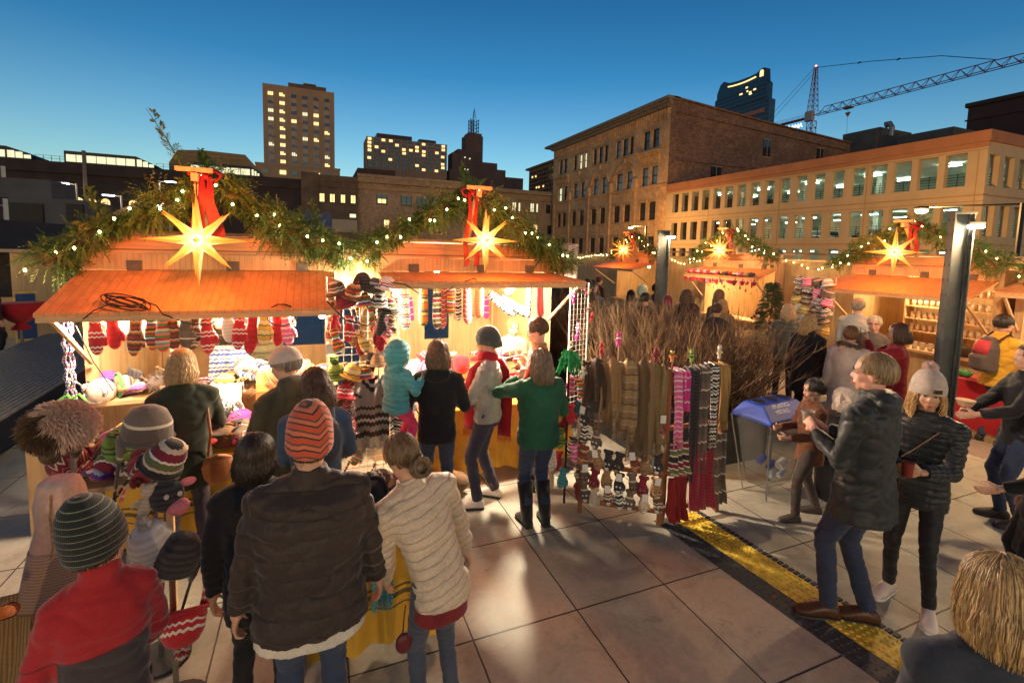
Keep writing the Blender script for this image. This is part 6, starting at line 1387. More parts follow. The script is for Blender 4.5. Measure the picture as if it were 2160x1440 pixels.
kn('magenta', [(2, (.66, .04, .30)), (.4, WH), (1, (.66, .04, .30))], .11, zig=.02, zf=20)
kn('tan', [(1, TN), (1, (.3, .17, .08))], .03)
kn('blue and white', [(1, BL), (.7, WH), (.5, BL), (1, WH)], .08, zig=.02, zf=24)
kn('burgundy', [(1, MR), (1, (.28, .02, .04))], .03)
GEO = {}
def shared(key, fn):
    if key not in GEO: q = MB(); fn(q); GEO[key] = q
    return GEO[key]
def rawbuild(q, name, m_, parent=None, smooth=True, fix=False):
    return q.build(name, m_, parent, smooth=smooth, fix=fix)
def mitten(q, l=.25, w=.052, th=.026):
    q.loft([((0, 0, 0), w*.72, th*.9), ((0, 0, -l*.12), w*.74, th), ((0, 0, -l*.3), w*.72, th*.85), ((0, 0, -l*.45), w*.95, th*1.05), ((0, 0, -l*.75), w, th), ((0, 0, -l*.92), w*.72, th*.8), ((0, 0, -l), w*.3, th*.4)], 14)
    q.tube([(w*.55, 0, -l*.42), (w*1.15, 0, -l*.6), (w*1.3, 0, -l*.78)], [.02, .021, .012], 8, flat=.8)
def sock(q, l=.45, w=.05, th=.022):
    q.loft([((0, 0, 0), w*.8, th), ((0, 0, -l*.3), w*.85, th), ((0, 0, -l*.7), w, th), ((.004, 0, -l*.88), w*.95, th*.9), ((.006, 0, -l*.96), w*.6, th*.7), ((.006, 0, -l), w*.1, th*.3)], 14)
def beanie(q, r=.1, h=.17, flaps=False, braids=True, pom=False, ears=False):
    q.loft([((0, 0, h*1.0), .006, .006), ((0, 0, h*.97), r*.35, r*.36), ((0, 0, h*.85), r*.7, r*.74), ((0, 0, h*.6), r*.93, r*1.0), ((0, 0, h*.25), r*1.0, r*1.1), ((0, 0, 0), r*.98, r*1.08)], 18)
    if flaps:
        for s_ in (-1, 1):
            q.loft([((s_*r*.93, 0, .02), .02, r*.55), ((s_*r*.98, 0, -.04), .014, r*.42), ((s_*r*.96, 0, -.09), .01, r*.1)], 10)
            if braids:
                q.tube([(s_*r*.96, 0, -.08), (s_*r*.98, .005, -.16), (s_*r*1.0, .0, -.25)], [.007, .008, .007], 6)
                for k in range(5): q.tube([(s_*r*1.0, 0, -.25), (s_*r*1.0+.012*cos(k*1.3), .012*sin(k*1.3), -.30)], [.004, .002], 4)
    if pom:
        r_ = random.Random(1)
        for i in range(160): d_ = Vector((r_.gauss(0, 1), r_.gauss(0, 1), r_.gauss(0, 1))).normalized(); q.tube([Vector((0, 0, h+.015)), Vector((0, 0, h+.015))+d_*.034], [.006, .002], 3, cap=False)
    if ears:
        for s_ in (-1, 1): q.ell((s_*r*.6, 0, h*.95), (.03, .012, .04))
def doll(q, h=.09):
    q.ell((0, 0, h*.35), (h*.16, h*.13, h*.3)); q.ell((0, 0, h*.78), (h*.17, h*.16, h*.18))
    for s_ in (-1, 1): q.tube([(s_*h*.12, 0, h*.55), (s_*h*.3, -.004, h*.35)], [h*.06, h*.05], 6); q.tube([(s_*h*.07, 0, h*.15), (s_*h*.1, 0, -h*.1)], [h*.07, h*.06], 6); q.ell((s_*h*.13, 0, h*.95), (h*.05,)*3, 6, 4)
def lump(q, r_, sx=.12, sy=.1, sz=.04):
    """a folded, slumped knitted thing"""
    n, mm = 16, 8; ph = [r_.random()*6 for _ in range(4)]
    vs = []; 
    for j_ in range(mm+1):
        t = pi*j_/mm
        for i in range(n):
            a = 2*pi*i/n; k = 1+.16*sin(2*a+ph[0])+.1*sin(3*a+ph[1]+t*2)+.07*sin(5*a+ph[2]); zz = cos(t)*sz*(1+.25*sin(3*a+ph[3]))
            vs.append((sx*sin(t)**.7*cos(a)*k, sy*sin(t)**.7*sin(a)*k, zz+sz+.008*sin(6*a+ph[1])*sin(t)))
    q.add(vs, [(j_*n+i, j_*n+(i+1) % n, (j_+1)*n+(i+1) % n, (j_+1)*n+i) for j_ in range(mm) for i in range(n)])
used = set()
def item(name, key, fn, mname, label, cat, loc_, rot=(0, 0, 0), group=None, sc=1.0, part=None):
    q = MB(); fn(q); m_ = KN[mname] if isinstance(mname, str) else mname
    assert label not in used, label
    used.add(label); o = rawbuild(q, name, m_); o.location = loc_; o.rotation_euler = rot; o.scale = (sc,)*3; tag(o, label, cat, group)
    if name in ('knit_hat', 'earflap_hat'):
        q = MB(); r0 = .1; q.tube([(r0*1.0*cos(a_*pi/12), r0*1.1*sin(a_*pi/12), .012) for a_ in range(25)], .012, 6, cap=False); rawbuild(q, 'brim', m_, o)
    if name == 'mitten':
        q = MB(); q.loft([((0, 0, .004), .041, .027), ((0, 0, -.02), .042, .029), ((0, 0, -.055), .039, .027)], 14, cap=False); rawbuild(q, 'cuff', m_, o)
    return o
rm = random.Random(99)
# --- draped textile helper
def drape(name, label, cat, pts, width, m_, folds=5, amp=.02, fringe=.0, wv=None, nx=22, group=None, taper=0):
    """a cloth strip following a centre line; `wv` its width direction"""
    q = MB(); P_ = [Vector(p) for p in pts]; D = []
    for i in range(len(P_)-1):
        for k in range(5): D.append(P_[i].lerp(P_[i+1], k/5))
    D.append(P_[-1]); wv = Vector(wv).normalized(); vs = []; o0 = P_[0]; nn = len(D)
    for i, p in enumerate(D):
        d = (D[min(i+1, nn-1)]-D[max(i-1, 0)]).normalized(); nr = d.cross(wv).normalized(); f_ = i/(nn-1)
        for k in range(nx):
            u = k/(nx-1)-.5; w_ = width*(1-taper*f_); off = amp*(.35+f_)*(sin(u*folds*6.283+1.1*sin(f_*3)+2*noise.noise(Vector((u*3, f_*2, o0.x))))+.5*sin(u*folds*13+f_*5+o0.x*9)+1.1*noise.noise(Vector((u*7, f_*3, o0.y*5))))
            vs.append(p+wv*u*w_+nr*off-o0)
    q.add(vs, [(i*nx+k, i*nx+k+1, (i+1)*nx+k+1, (i+1)*nx+k) for i in range(nn-1) for k in range(nx-1)])
    assert label not in used, label
    used.add(label); o = q.build(name, m_, smooth=True); so_ = o.modifiers.new('s', 'SOLIDIFY'); so_.thickness = .007; bake(o); o.location = o0; tag(o, label, cat, group)
    if fringe:
        q = MB(); e = vs[(nn-1)*nx:]
        for k in range(nx*2-1):
            a = (Vector(e[k//2])+Vector(e[min(nx-1, (k+1)//2)]))/2; q.tube([a, a+Vector((rm.gauss(0, .004), rm.gauss(0, .004), -fringe*.6)), a+Vector((rm.gauss(0, .008), rm.gauss(0, .008), -fringe))], [.003, .003, .0012], 3, cap=False)
        q.build('fringe', m_, o, fix=False)
    return o
# --- mittens under the left chalet awning
rows = [(-1.66, 'red and white snowflake', 'red and white snowflake mitten glaring in the lamp, leftmost under the left awning', .28), (-1.56, 'plain red', 'plain red mitten beside the glaring leftmost pair', .24), (-1.39, 'brown and orange banded', 'brown and orange banded mitten left of the multicoloured pair', .28), (-1.29, 'multicoloured striped', 'multicoloured striped mitten next to the brown banded one', .27), (-1.20, 'green and coral striped', 'green and coral striped mitten in the left middle of the row', .27), (-1.13, 'brown and orange banded', 'second brown banded mitten right of the green and coral one', .25), (-1.03, 'grey brown', 'grey brown mitten hanging above the blonde woman', .26), (-.97, 'chocolate and cream', 'chocolate and cream mitten touching the grey brown one', .27), (-.88, 'red and white snowflake', 'large red snowflake mitten at the middle of the row', .29), (-.73, 'white cable', 'plain white cable mitten beside the clamp lamp', .24), (-.62, 'red and white snowflake', 'red snowflake mitten right of the white one', .28), (-.52, 'plain red', 'long plain red mitten right of the clamp lamp', .31), (-.42, 'yellow and olive', 'yellow and olive mitten among the red ones', .27), (-.33, 'plain red', 'puffy red mitten near the right end of the row', .27), (-.26, 'pink and white', 'pink and white mitten at the right end of the left awning', .25)]
for i, (x, m_, lab, l_) in enumerate(rows):
    item('mitten', 'm', lambda q: mitten(q, l_*1.2, .056, .03), m_, lab, 'mitten', (x, 4.87+.03*(i % 2), 1.85-.012*(i % 3)), (0, rm.uniform(-.12, .12), rm.uniform(-.5, .5)), 'mittens hanging under the left awning')
kk_ = ['chocolate and cream', 'cream and navy nordic', 'brown and orange banded', 'grey brown', 'teal', 'blue and white', 'maroon diamond', 'green and coral striped', 'tan', 'black and white geometric', 'magenta', 'yellow and olive', 'burgundy', 'orange and black banded']
for i in range(20):
    x = -1.8+.075*i*1.05; z = 1.92 if i % 2 == 0 else 1.62; mm = kk_[i % 14]; lab = f'{mm} {"hat" if i % 3 else "mitten"} pinned {"high" if z > 1.8 else "lower"} on the rear wall of the left chalet'
    if lab in used: lab = 'extra '+lab
    item('knit_hat' if i % 3 else 'mitten', '', (lambda q: beanie(q, .075, .14, flaps=i % 2 == 0)) if i % 3 else (lambda q: mitten(q, .24)), mm, lab, 'knit hat' if i % 3 else 'mitten', (x if x < -.65 else x, 7.5 if i % 3 else 7.52, z-(.1 if i % 3 else 0)), (rm.uniform(-.2, .2), 0, rm.uniform(-.4, .4)), 'knitted things on the rear wall of the left chalet')
for i in range(22):
    x = .74+.09*i; z = 2.0 if i % 2 == 0 else 1.68
    if 1.5 < x < 2.05: continue
    mm = kk_[(i*5+3) % 14]; lab = f'{mm} {"stocking" if i % 2 else "hat"} pinned {"high" if z > 1.8 else "lower"} on the rear wall of the middle chalet'
    if lab in used: lab = 'extra '+lab
    item('stocking' if i % 2 else 'knit_hat', '', (lambda q: sock(q, .38, .045)) if i % 2 else (lambda q: beanie(q, .075, .14, pom=True)), mm, lab, 'stocking' if i % 2 else 'knit hat', (x, 7.52, z-(0 if i % 2 else .1)), (0, rm.uniform(-.1, .1), rm.uniform(-.4, .4)), 'knitted things on the rear wall of the middle chalet')
for i in range(9):
    mm = kk_[(i*3+1) % 14]; y = 5.7+.17*i; lab = f'{mm} scarf hanging on the left side wall of the middle chalet'
    drape('hanging_scarf', lab, 'scarf', [(.72, y, 2.05), (.73, y, 1.75), (.73, y, 1.45)], .12, KN[mm], 1.5, .012, .05, (0, 1, 0), group='scarves on the side wall of the middle chalet')
# clothes-pins + line
q = MB(); q.tube([(-1.75, 4.88, 1.872), (-1, 4.88, 1.86), (-.2, 4.88, 1.868)], .003, 5); tag(q.build('hanging_line', darkmetal), 'thin line carrying the mittens under the left awning', 'line')
# --- long socks in the middle chalet
rows = [(.83, 'cream and navy nordic', 'cream and navy nordic stocking, leftmost in the middle chalet', .5, .055), (1.04, 'orange and black banded', 'orange and black banded stocking', .47, .05), (1.17, 'olive maroon and cream blocked', 'olive, maroon and cream blocked stocking', .5, .055), (1.26, 'maroon diamond', 'maroon diamond stocking behind the flame red one', .5, .045), (1.32, 'multicoloured striped', 'flame striped stocking twisted toward its neighbour', .36, .045), (1.41, 'black and white geometric', 'narrow black and white stocking between two maroon ones', .42, .035), (1.49, 'maroon diamond', 'wide maroon diamond stocking at the centre of the row', .46, .055), (1.64, 'tan', 'plain tan stocking with a dark cuff', .40, .06), (2.22, 'blue and white', 'thin blue and white stocking right of the glaring lamp', .42, .035), (2.36, 'burgundy', 'burgundy patterned stocking at the right end of the middle chalet', .42, .045)]
for i, (x, m_, lab, l_, w_) in enumerate(rows):
    item('stocking', 's', lambda q: sock(q, l_, w_), m_, lab, 'stocking', (x, 4.9+.03*(i % 2), 2.11), (0, rm.uniform(-.05, .05), rm.uniform(-.4, .4)), 'long stockings hanging in the middle chalet')
for x, z, r_, lab in ((1.88, 1.98, .9, 'black and white geometric sock hanging aslant below the glaring lamp'), (2.02, 1.92, 1.05, 'second slanting black and white sock, lower right of the first')):
    item('stocking', 's', lambda q: sock(q, .42, .055), 'black and white geometric', lab, 'stocking', (x-.12, 4.95, z), (0, -r_, .1), 'long stockings hanging in the middle chalet')
q = MB(); q.tube([(.7, 4.9, 2.12), (2.5, 4.9, 2.12)], .004, 5); tag(q.build('hanging_rail', darkmetal), 'thin rail carrying the stockings in the middle chalet', 'rail')
# --- wire grid panel between the chalets
wire = M('white_coated_wire', (.55, .5, .42), .4, .1, 9, .05)
def grid(label, x, y, rz, w, z0, z1, step=.075, m_=wire, h=None):
    t = thing('wire_grid_panel', label, 'grid panel', (x, y, 0), rz, 'wire display grids'); q = MB(); n = int(w/step)
    for k in range(n+1): q.tube([(k*step, 0, z0), (k*step, 0, z1)], .0028, 4)
    k = 0; 
    while z0+k*step <= z1+.001: q.tube([(0, .005, z0+k*step), (n*step, .005, z0+k*step)], .0028, 4); k += 1
    q.build('wires', m_, t)
    for xx in (0, n*step): q = MB(); q.tube([(xx, 0, 0), (xx, 0, z1)], .009, 6); q.tube([(xx, -.2, .01), (xx, .2, .01)], .009, 6); q.build('leg', m_, t)
    return t
grid('white wire grid crowded with hats and mittens between the left and middle chalets', .10, 4.86, 0, .68, .2, 2.16)
gi = [('knit_hat', 'chocolate and cream', .20, 2.0), ('knit_hat', 'brown and orange banded', .32, 1.98), ('knit_hat', 'black', .42, 2.07), ('knit_hat', 'grey brown', .52, 2.02), ('knit_hat', 'cream and navy nordic', .62, 2.04), ('knit_hat', 'burgundy', .27, 1.90), ('knit_hat', 'multicoloured striped', .44, 1.88), ('knit_hat', 'black and white geometric', .56, 1.87), ('knit_hat', 'olive maroon and cream blocked', .66, 1.82), ('mitten', 'green and coral striped', .50, 1.86), ('mitten', 'black', .60, 1.84), ('mitten', 'chocolate and cream', .70, 1.80), ('mitten', 'plain red', .18, 1.84), ('mitten', 'red and white snowflake', .30, 1.80), ('mitten', 'pink and white', .62, 1.78), ('mitten', 'burgundy', .57, 1.74), ('mitten', 'multicoloured striped', .16, 1.68), ('mitten', 'yellow and olive', .38, 1.66), ('mitten', 'plain red2', .55, 1.68), ('knit_hat', 'yellow and olive', .30, 1.22), ('knit_hat', 'yellow2', .42, 1.18), ('knit_hat', 'green deer patterned', .19, 1.22), ('knit_hat', 'tan', .56, 1.30), ('mitten', 'grey brown', .50, 1.42), ('mitten', 'brown and orange banded', .16, 1.12), ('knit_hat', 'red and white snowflake', .24, 1.02), ('mitten', 'maroon diamond', .28, .98), ('mitten', 'black and white geometric', .20, .86), ('knit_hat', 'maroon diamond', .27, .70), ('mitten', 'olive maroon and cream blocked', .38, .66), ('mitten', 'pink2', .40, .72), ('knit_hat', 'teal', .22, .50), ('mitten', 'purple', .16, .60), ('knit_hat', 'beige', .62, 1.38)]
for i, (k_, m_, x, z) in enumerate(gi):
    mm = {'plain red2': 'plain red', 'yellow2': 'multicoloured striped', 'pink2': 'magenta'}.get(m_, m_)
    where = 'at the top of' if z > 1.86 else 'high on' if z > 1.6 else 'halfway up' if z > 1.05 else 'low on'
    lab = {'knit_hat': 'hat', 'mitten': 'mitten'}[k_]; lab = f'{mm} {lab} {where} the wire grid between the chalets'
    if lab in used: lab = f'slightly smaller '+lab
    fn = (lambda q: beanie(q, .078, .14, flaps=(i % 3 == 0), pom=(i % 4 == 1))) if k_ == 'knit_hat' else (lambda q: mitten(q, .24, .045, .022))
    item(k_, k_, fn, mm, lab, 'knit hat' if k_ == 'knit_hat' else 'mitten', (x, 4.76-.06*(i % 3 == 1), z), (rm.uniform(-.25, .25), rm.uniform(-.3, .3), rm.uniform(-.6, .6)), 'knitted things on the wire grid')
for i, m_ in enumerate(['brown and orange banded', 'tan', 'burgundy', 'orange and black banded', 'white cable', 'green deer patterned', 'maroon diamond', 'blue and white', 'beige', 'teal', 'purple', 'cream and navy nordic', 'magenta', 'grey brown', 'chocolate and cream', 'plain red', 'yellow and olive', 'green and coral striped']):
    z = 1.78-.075*i; x = .14+.13*(i % 5)+.02*(i % 2); wh = ['upper', 'middle', 'lower'][min(2, i//6)]; lab = f'{m_} glove tucked behind others on the {wh} wire grid'
    item('mitten', '', lambda q: mitten(q, .23, .046, .022), m_, lab, 'mitten', (x, 4.80, z), (0, rm.uniform(-.5, .5), rm.uniform(-.6, .6)), 'knitted things on the wire grid')
for i, m_ in enumerate(['tan', 'maroon diamond', 'cream and navy nordic', 'burgundy', 'teal', 'black and white geometric', 'orange and black banded', 'magenta', 'olive maroon and cream blocked', 'beige', 'blue and white', 'chocolate and cream']):
    x = -1.62+.125*i; wh = 'left' if i < 4 else 'middle' if i < 8 else 'right'; lab = f'{m_} mitten, second row, {wh} under left awning'
    item('mitten', '', lambda q: mitten(q, .26, .05, .026), m_, lab, 'mitten', (x, 5.16, 1.90-.02*(i % 3)), (0, rm.uniform(-.2, .2), rm.uniform(-.6, .6)), 'mittens hanging under the left awning')
q = MB(); q.box(-.085, .085, -.002, .002, -.05, .05); o = tag(q.build('price_card', M('white_card', (.72, .68, .62), .7, .05)), 'blank looking white card hung among the mittens on the wire grid', 'card'); o.location = (.17, 4.70, 1.5); o.rotation_euler = (.1, .05, .1)
poncho = bpy.data.materials.new('grey_poncho_knit'); nt, bs = nodes_of(poncho); v = objco(nt); s = nt.nodes.new('ShaderNodeSeparateXYZ'); L(nt, v, s.inputs[0])
vv = mathn(nt, 'ADD', s.outputs[2], mathn(nt, 'MULTIPLY', mathn(nt, 'ABSOLUTE', mathn(nt, 'SUBTRACT', s.outputs[0], .0)), mathn(nt, 'MULTIPLY', mathn(nt, 'GREATER_THAN', s.outputs[2], -.2), -1.0)))
zg = mathn(nt, 'MULTIPLY', mathn(nt, 'PINGPONG', mathn(nt, 'MULTIPLY', s.outputs[0], 30), .5), .035); f = mathn(nt, 'MULTIPLY', mathn(nt, 'ADD', vv, mathn(nt, 'ADD', zg, .72)), 1.35)
G1, G2 = (.26, .24, .21), (.035, .032, .03)
c = ramp(nt, f, [(0, (.4, .37, .32)), (.2, G2), (.27, G1), (.34, G2), (.40, (.45, .42, .36)), (.44, G2), (.50, G1), (.56, G2), (.60, G1), (.78, G2), (.84, (.5, .46, .4)), (.88, G2), (.93, (.16, .15, .14))], 'CONSTANT'); L(nt, c, bs.inputs['Base Color']); bs.inputs['Roughness'].default_value = .95; bumpn(nt, bs, noi(nt, v, 120, 2), .5, .004)
drape('poncho', 'grey patterned knitted poncho with black bands hanging on the wire grid', 'poncho', [(.5, 4.78, 1.2), (.5, 4.72, 1.1), (.5, 4.7, .8), (.5, 4.7, .5)], .32, poncho, 2, .018, .09, (1, 0, 0))
drape('shawl', 'second grey shawl hanging beside the poncho, toward the middle chalet', 'shawl', [(.76, 4.80, 1.15), (.77, 4.75, .9), (.77, 4.75, .55)], .2, KN['black and white geometric'], 2, .02, .1, (1, .2, 0))
# --- tables
yel_cloth = bpy.data.materials.new('mustard_striped_cloth'); nt, bs = nodes_of(yel_cloth); v = objco(nt); s = nt.nodes.new('ShaderNodeSeparateXYZ'); L(nt, v, s.inputs[0])
c = ramp(nt, s.outputs[2], [(0, (.60, .33, .03)), (.27, (.12, .09, .03)), (.285, (.60, .33, .03)), (.33, (.12, .09, .03)), (.36, (.60, .33, .03)), (.385, (.12, .09, .03)), (.40, (.60, .33, .03))], 'CONSTANT'); c = mixc(nt, .35, c, ramp(nt, noi(nt, v, 5, 4), [(.3, (.3,)*3), (.7, (.7,)*3)]), 'OVERLAY'); L(nt, c, bs.inputs['Base Color']); bs.inputs['Roughness'].default_value = .85; bumpn(nt, bs, noi(nt, v, 90, 2), .3, .003)
must = FAB('plain_mustard_cloth', (.62, .34, .04), .85, 60, .25)
def table(label, clabel, x0, x1, y0, y1, h, cloth, low=.06):
    t = thing('trestle_table', label, 'table', (x0, y0, 0), 0, 'market tables'); q = MB(); q.box(0, x1-x0, 0, y1-y0, h-.025, h); q.build('tabletop', pine, t)
    for xx in (.06, x1-x0-.06):
        for yy in (.06, y1-y0-.06): q = MB(); q.box(xx-.02, xx+.02, yy-.02, yy+.02, 0, h-.028); q.build('leg', darkmetal, t)
    q = MB(); q.box(-.012, x1-x0+.012, -.012, y1-y0+.01, h+.002, h+.008)
    W_ = x1-x0+.03; D_ = y1-y0; per = [(-.02, D_), (-.02, -.02), (W_-.01, -.02), (W_-.01, D_)]; pts = []
    for (a, b) in zip(per, per[1:]):
        n = max(6, int(((b[0]-a[0])**2+(b[1]-a[1])**2)**.5/.035)); pts += [(a[0]+(b[0]-a[0])*k/n, a[1]+(b[1]-a[1])*k/n) for k in range(n)]
    pts.append(per[-1]); cx, cy = W_/2, D_/2; vs = []; nz = 9
    for j_ in range(nz):
        f_ = j_/(nz-1); z_ = h+.004-(h-low)*f_
        for i, (a, b) in enumerate(pts):
            o_ = f_*.035*(sin(i*1.05+x0*9)+.5*sin(i*.43)); dx, dy = (-1 if a < 0 else (1 if a > W_-.02 else 0)), (-1 if b <= -.015 else 0); vs.append((a+dx*(o_+.01+.03*f_), b+dy*(o_+.01+.03*f_), z_+(.012*sin(i*.5) if j_ == nz-1 else 0)))
    n = len(pts); q.add(vs, [(j_*n+i, j_*n+i+1, (j_+1)*n+i+1, (j_+1)*n+i) for j_ in range(nz-1) for i in range(n-1)])
    o = q.build('tablecloth', cloth, smooth=False, fix=False); o.data.polygons.foreach_set('use_smooth', [True]*len(o.data.polygons)); o.location = (x0, y0, 0); tag(o, clabel, 'tablecloth', 'mustard tablecloths')
table('trestle table under the striped cloth before the left chalet', 'mustard cloth with dark stripes over the table before the left chalet', -1.5, -.12, 4.42, 5.28, .72, yel_cloth)
table('trestle table under the plain mustard cloth before the middle chalet', 'plain mustard cloth over the table before the middle chalet', .98, 2.62, 4.72, 5.30, .78, must, .12)
table('small table between the beanie man and the cream jacket', 'mustard cloth on the small table beside the cream jacket', .02, .62, 2.85, 3.35, .74, yel_cloth)
# --- heaps of knitted things (unique pattern + kind + place)
names = list(KN)
def heap(place, x0, x1, y0, y1, z, n, seed, zmax=.1, sizes=(.07, .12), bright=None, group=None):
    r_ = random.Random(seed); nm = [m_ for m_ in names if not bright or m_ in bright]; combos = [(a, b) for a in nm for b in ('hat', 'mitten', 'folded scarf')]; r_.shuffle(combos)
    for i in range(min(n, len(combos))):
        m_, k_ = combos[i]; f = i/n; x, y = r_.uniform(x0, x1), r_.uniform(y0, y1); zz = z+zmax*f*(.4+.6*r_.random())
        lab = f'{m_} {k_} {place}'
        if k_ == 'hat': item('knit_hat', '', lambda q: beanie(q, r_.uniform(.08, .10), r_.uniform(.12, .17), flaps=r_.random() < .5, braids=True, pom=r_.random() < .3), m_, lab, 'knit hat', (x, y, zz+.05), (r_.uniform(.6, 2.2), r_.uniform(-.5, .5), r_.random()*6.28), group)
        elif k_ == 'mitten': item('mitten', '', lambda q: mitten(q, .22, .05, .024), m_, lab, 'mitten', (x, y, zz+.05), (pi/2+r_.uniform(-.3, .3), r_.uniform(-.4, .4), r_.random()*6.28), group)
        else: item('folded_scarf', '', lambda q: lump(q, r_, r_.uniform(*sizes), r_.uniform(*sizes), r_.uniform(.02, .035)), m_, lab, 'scarf', (x, y, zz), (r_.uniform(-.15, .15), r_.uniform(-.15, .15), r_.random()*6.28), group)
G_ = 'knitted things heaped for sale'
heap('on the striped table before the left chalet', -1.45, -.95, 4.46, 5.2, .735, 44, 1, .2, group=G_)
heap('on the right half of the striped table', -.9, -.16, 4.46, 5.2, .735, 50, 2, .22, group=G_)
heap('at the left end of the left chalet counter', -1.85, -1.15, 5.34, 5.75, 1.0, 20, 3, .08, bright=['pink and white', 'purple', 'magenta', 'cream and navy nordic', 'tan', 'green and coral striped', 'beige', 'black'], group=G_)
heap('at the right end of the left chalet counter', -.9, .1, 5.34, 5.8, 1.0, 22, 4, .12, bright=['blue and white', 'cream and navy nordic', 'white cable', 'yellow and olive', 'multicoloured striped', 'tan', 'green and coral striped', 'orange and black banded'], group=G_)
heap('on the middle chalet counter', .8, 2.6, 5.34, 5.8, 1.0, 30, 5, .12, bright=['red and white snowflake', 'cream and navy nordic', 'pink and white', 'white cable', 'black', 'brown and orange banded', 'green and coral striped', 'plain red', 'beige'], group=G_)
heap('on the small table by the cream jacket', .06, .58, 2.9, 3.3, .755, 14, 6, .16, bright=['burgundy', 'black', 'maroon diamond', 'chocolate and cream', 'plain red', 'tan'], group=G_)
heap('on the plain mustard table', 1.9, 2.55, 4.78, 5.2, .80, 12, 7, .08, bright=['pink and white', 'white cable', 'cream and navy nordic', 'plain red', 'black and white geometric'], group=G_)
drape('fringed_blanket', 'golden tan blanket with long fringe hanging over the left chalet counter', 'blanket', [(-.33, 5.6, 1.16), (-.33, 5.36, 1.16), (-.33, 5.27, 1.08), (-.33, 5.25, .98)], .44, FAB('golden_wool', (.60, .34, .10), .9), 2, .008, .14, (1, 0, 0))
drape('white_shawl', 'bright white shawl hanging down the left chalet front beside the blonde woman', 'shawl', [(-.82, 5.5, 1.07), (-.82, 5.3, 1.07), (-.82, 5.24, .95), (-.82, 5.22, .72)], .28, KN['white cable'], 1.5, .006, .0, (1, 0, 0))
drape('white_shawl', 'bright white fabric on the counter left of the blonde woman', 'shawl', [(-1.14, 5.5, 1.06), (-1.14, 5.3, 1.06), (-1.14, 5.24, .92), (-1.14, 5.22, .75)], .26, KN['white cable'], 1.5, .01, .0, (1, 0, 0))
drape('patterned_blanket', 'white blanket with blue star pattern leaning inside the left chalet', 'blanket', [(-.85, 5.95, 1.35), (-.85, 5.8, 1.3), (-.85, 5.7, 1.1), (-.85, 5.66, 1.02)], .36, KN['blue and white'], 1.5, .01, 0, (1, 0, 0))
drape('grey_sweater', 'grey sweater with a geometric band hanging inside the left chalet', 'sweater', [(-1.45, 6.9, 2.1), (-1.45, 6.88, 1.8), (-1.45, 6.86, 1.45)], .5, poncho, 1.5, .015, 0, (1, 0, 0))
for x, lab, mm in ((-1.08, 'grey checked garment hanging at the back of the left chalet', 'grey brown'), (-.75, 'dark coat hanging beside the grey checked garment', 'black')): drape('hanging_garment', lab, 'garment', [(x, 7.3, 2.1), (x, 7.26, 1.6), (x, 7.28, 1.1)], .34, KN[mm], 2, .03, 0, (1, 0, 0), taper=-.2)
item('wool_figure', '', lambda q: (q.ell((0, 0, .13), (.07, .09, .12)), q.tube([(0, -.02, .2), (0, -.05, .36)], [.05, .035], 10), q.ell((0, -.07, .4), (.035, .06, .04))), KN['beige'], 'cream wool alpaca figure standing on the left chalet counter', 'figure', (-1.25, 5.5, 1.02))
item('wool_figure', '', lambda q: (q.ell((0, 0, .07), (.09, .08, .07)), [q.tube([Vector((0, 0, .07)), Vector((0, 0, .07))+Vector((rm.gauss(0, 1), rm.gauss(0, 1), rm.gauss(0, 1))).normalized()*.12], [.006, .001], 3, cap=False) for _ in range(260)]), M('grey_fur_item', (.17, .14, .11), .9), 'shaggy grey brown fur hat lying behind the pink goods', 'fur hat', (-1.42, 5.55, 1.02))
# plastic bag with green handles
q = MB(); lump(q, random.Random(4), .17, .12, .14); o = tag(q.build('shopping_bag', M('white_plastic_bag', (.66, .60, .55), .35, .1, 8, .4), smooth=True), 'white plastic bag with green handles at the left end of the left chalet', 'bag'); o.location = (-1.95, 5.1, .72)
for s_ in (-.03, .05): q = MB(); q.tube([(s_-.05, 0, .24), (s_-.02, -.01, .38), (s_+.03, 0, .42), (s_+.07, .01, .36), (s_+.1, 0, .22)], .014, 6, flat=.4); q.build('handle', M('green_strap', (.07, .22, .03), .6), o)
q = MB(); q.box(-.3, .05, -.2, .1, 0, .72); tag(q.build('crate', pine_v, loc=(-1.9, 5.2, 0)), 'upright wooden crate under the white plastic bag', 'crate')
# braided cord bundle and lamp at the left post
q = MB(); 
for k in range(7):
    a = k*.9; q.tube([(.03*cos(a)+.012*sin(j_*2.1+k), .03*sin(a)+.012*cos(j_*2.1+k), -.05*j_) for j_ in range(20)], .009, 5)
o = tag(q.build('beaded_cords', STRIPE('cords_mixed', [(1, BL), (.6, WH), (.8, PU), (.5, RD), (.5, TL), (.4, YE)], .06, zig=.03, zf=30), smooth=True), 'bundle of blue, purple and red braided cords at the left chalet corner', 'cords'); o.location = (-1.98, 5.25, 1.86)
# wooden box with trinkets
t = thing('wooden_box', 'open wooden box full of small white trinkets on the plain mustard table', 'box', (1.22, 4.86, .80)); q = MB(); q.box(-.14, .14, -.1, -.085, 0, .12); q.box(-.14, .14, .085, .1, 0, .12); q.box(-.14, -.125, -.085, .085, 0, .12); q.box(.125, .14, -.085, .085, 0, .12); q.box(-.125, .125, -.085, .085, 0, .01); q.build('box', pine, t)
q = MB(); r_ = random.Random(3)
for i in range(110): q.ell((r_.uniform(-.11, .11), r_.uniform(-.07, .07), .07+.03*r_.random()), (.013, .009, .008), 6, 4)
tag(q.build('trinkets', M('white_trinkets', (.65, .55, .5), .6, .3, 40)), 'mass of tiny white figures filling the open wooden box', 'trinkets', kind='stuff').location = (1.22, 4.86, .80)
q = MB(); lump(q, random.Random(8), .19, .15, .12); tag(q.build('sack', FAB('brown_sack', (.18, .10, .05), .9), smooth=True), 'slumped brown sack on the ground beside the grey jacket man', 'sack').location = (1.2, 4.5, 0)
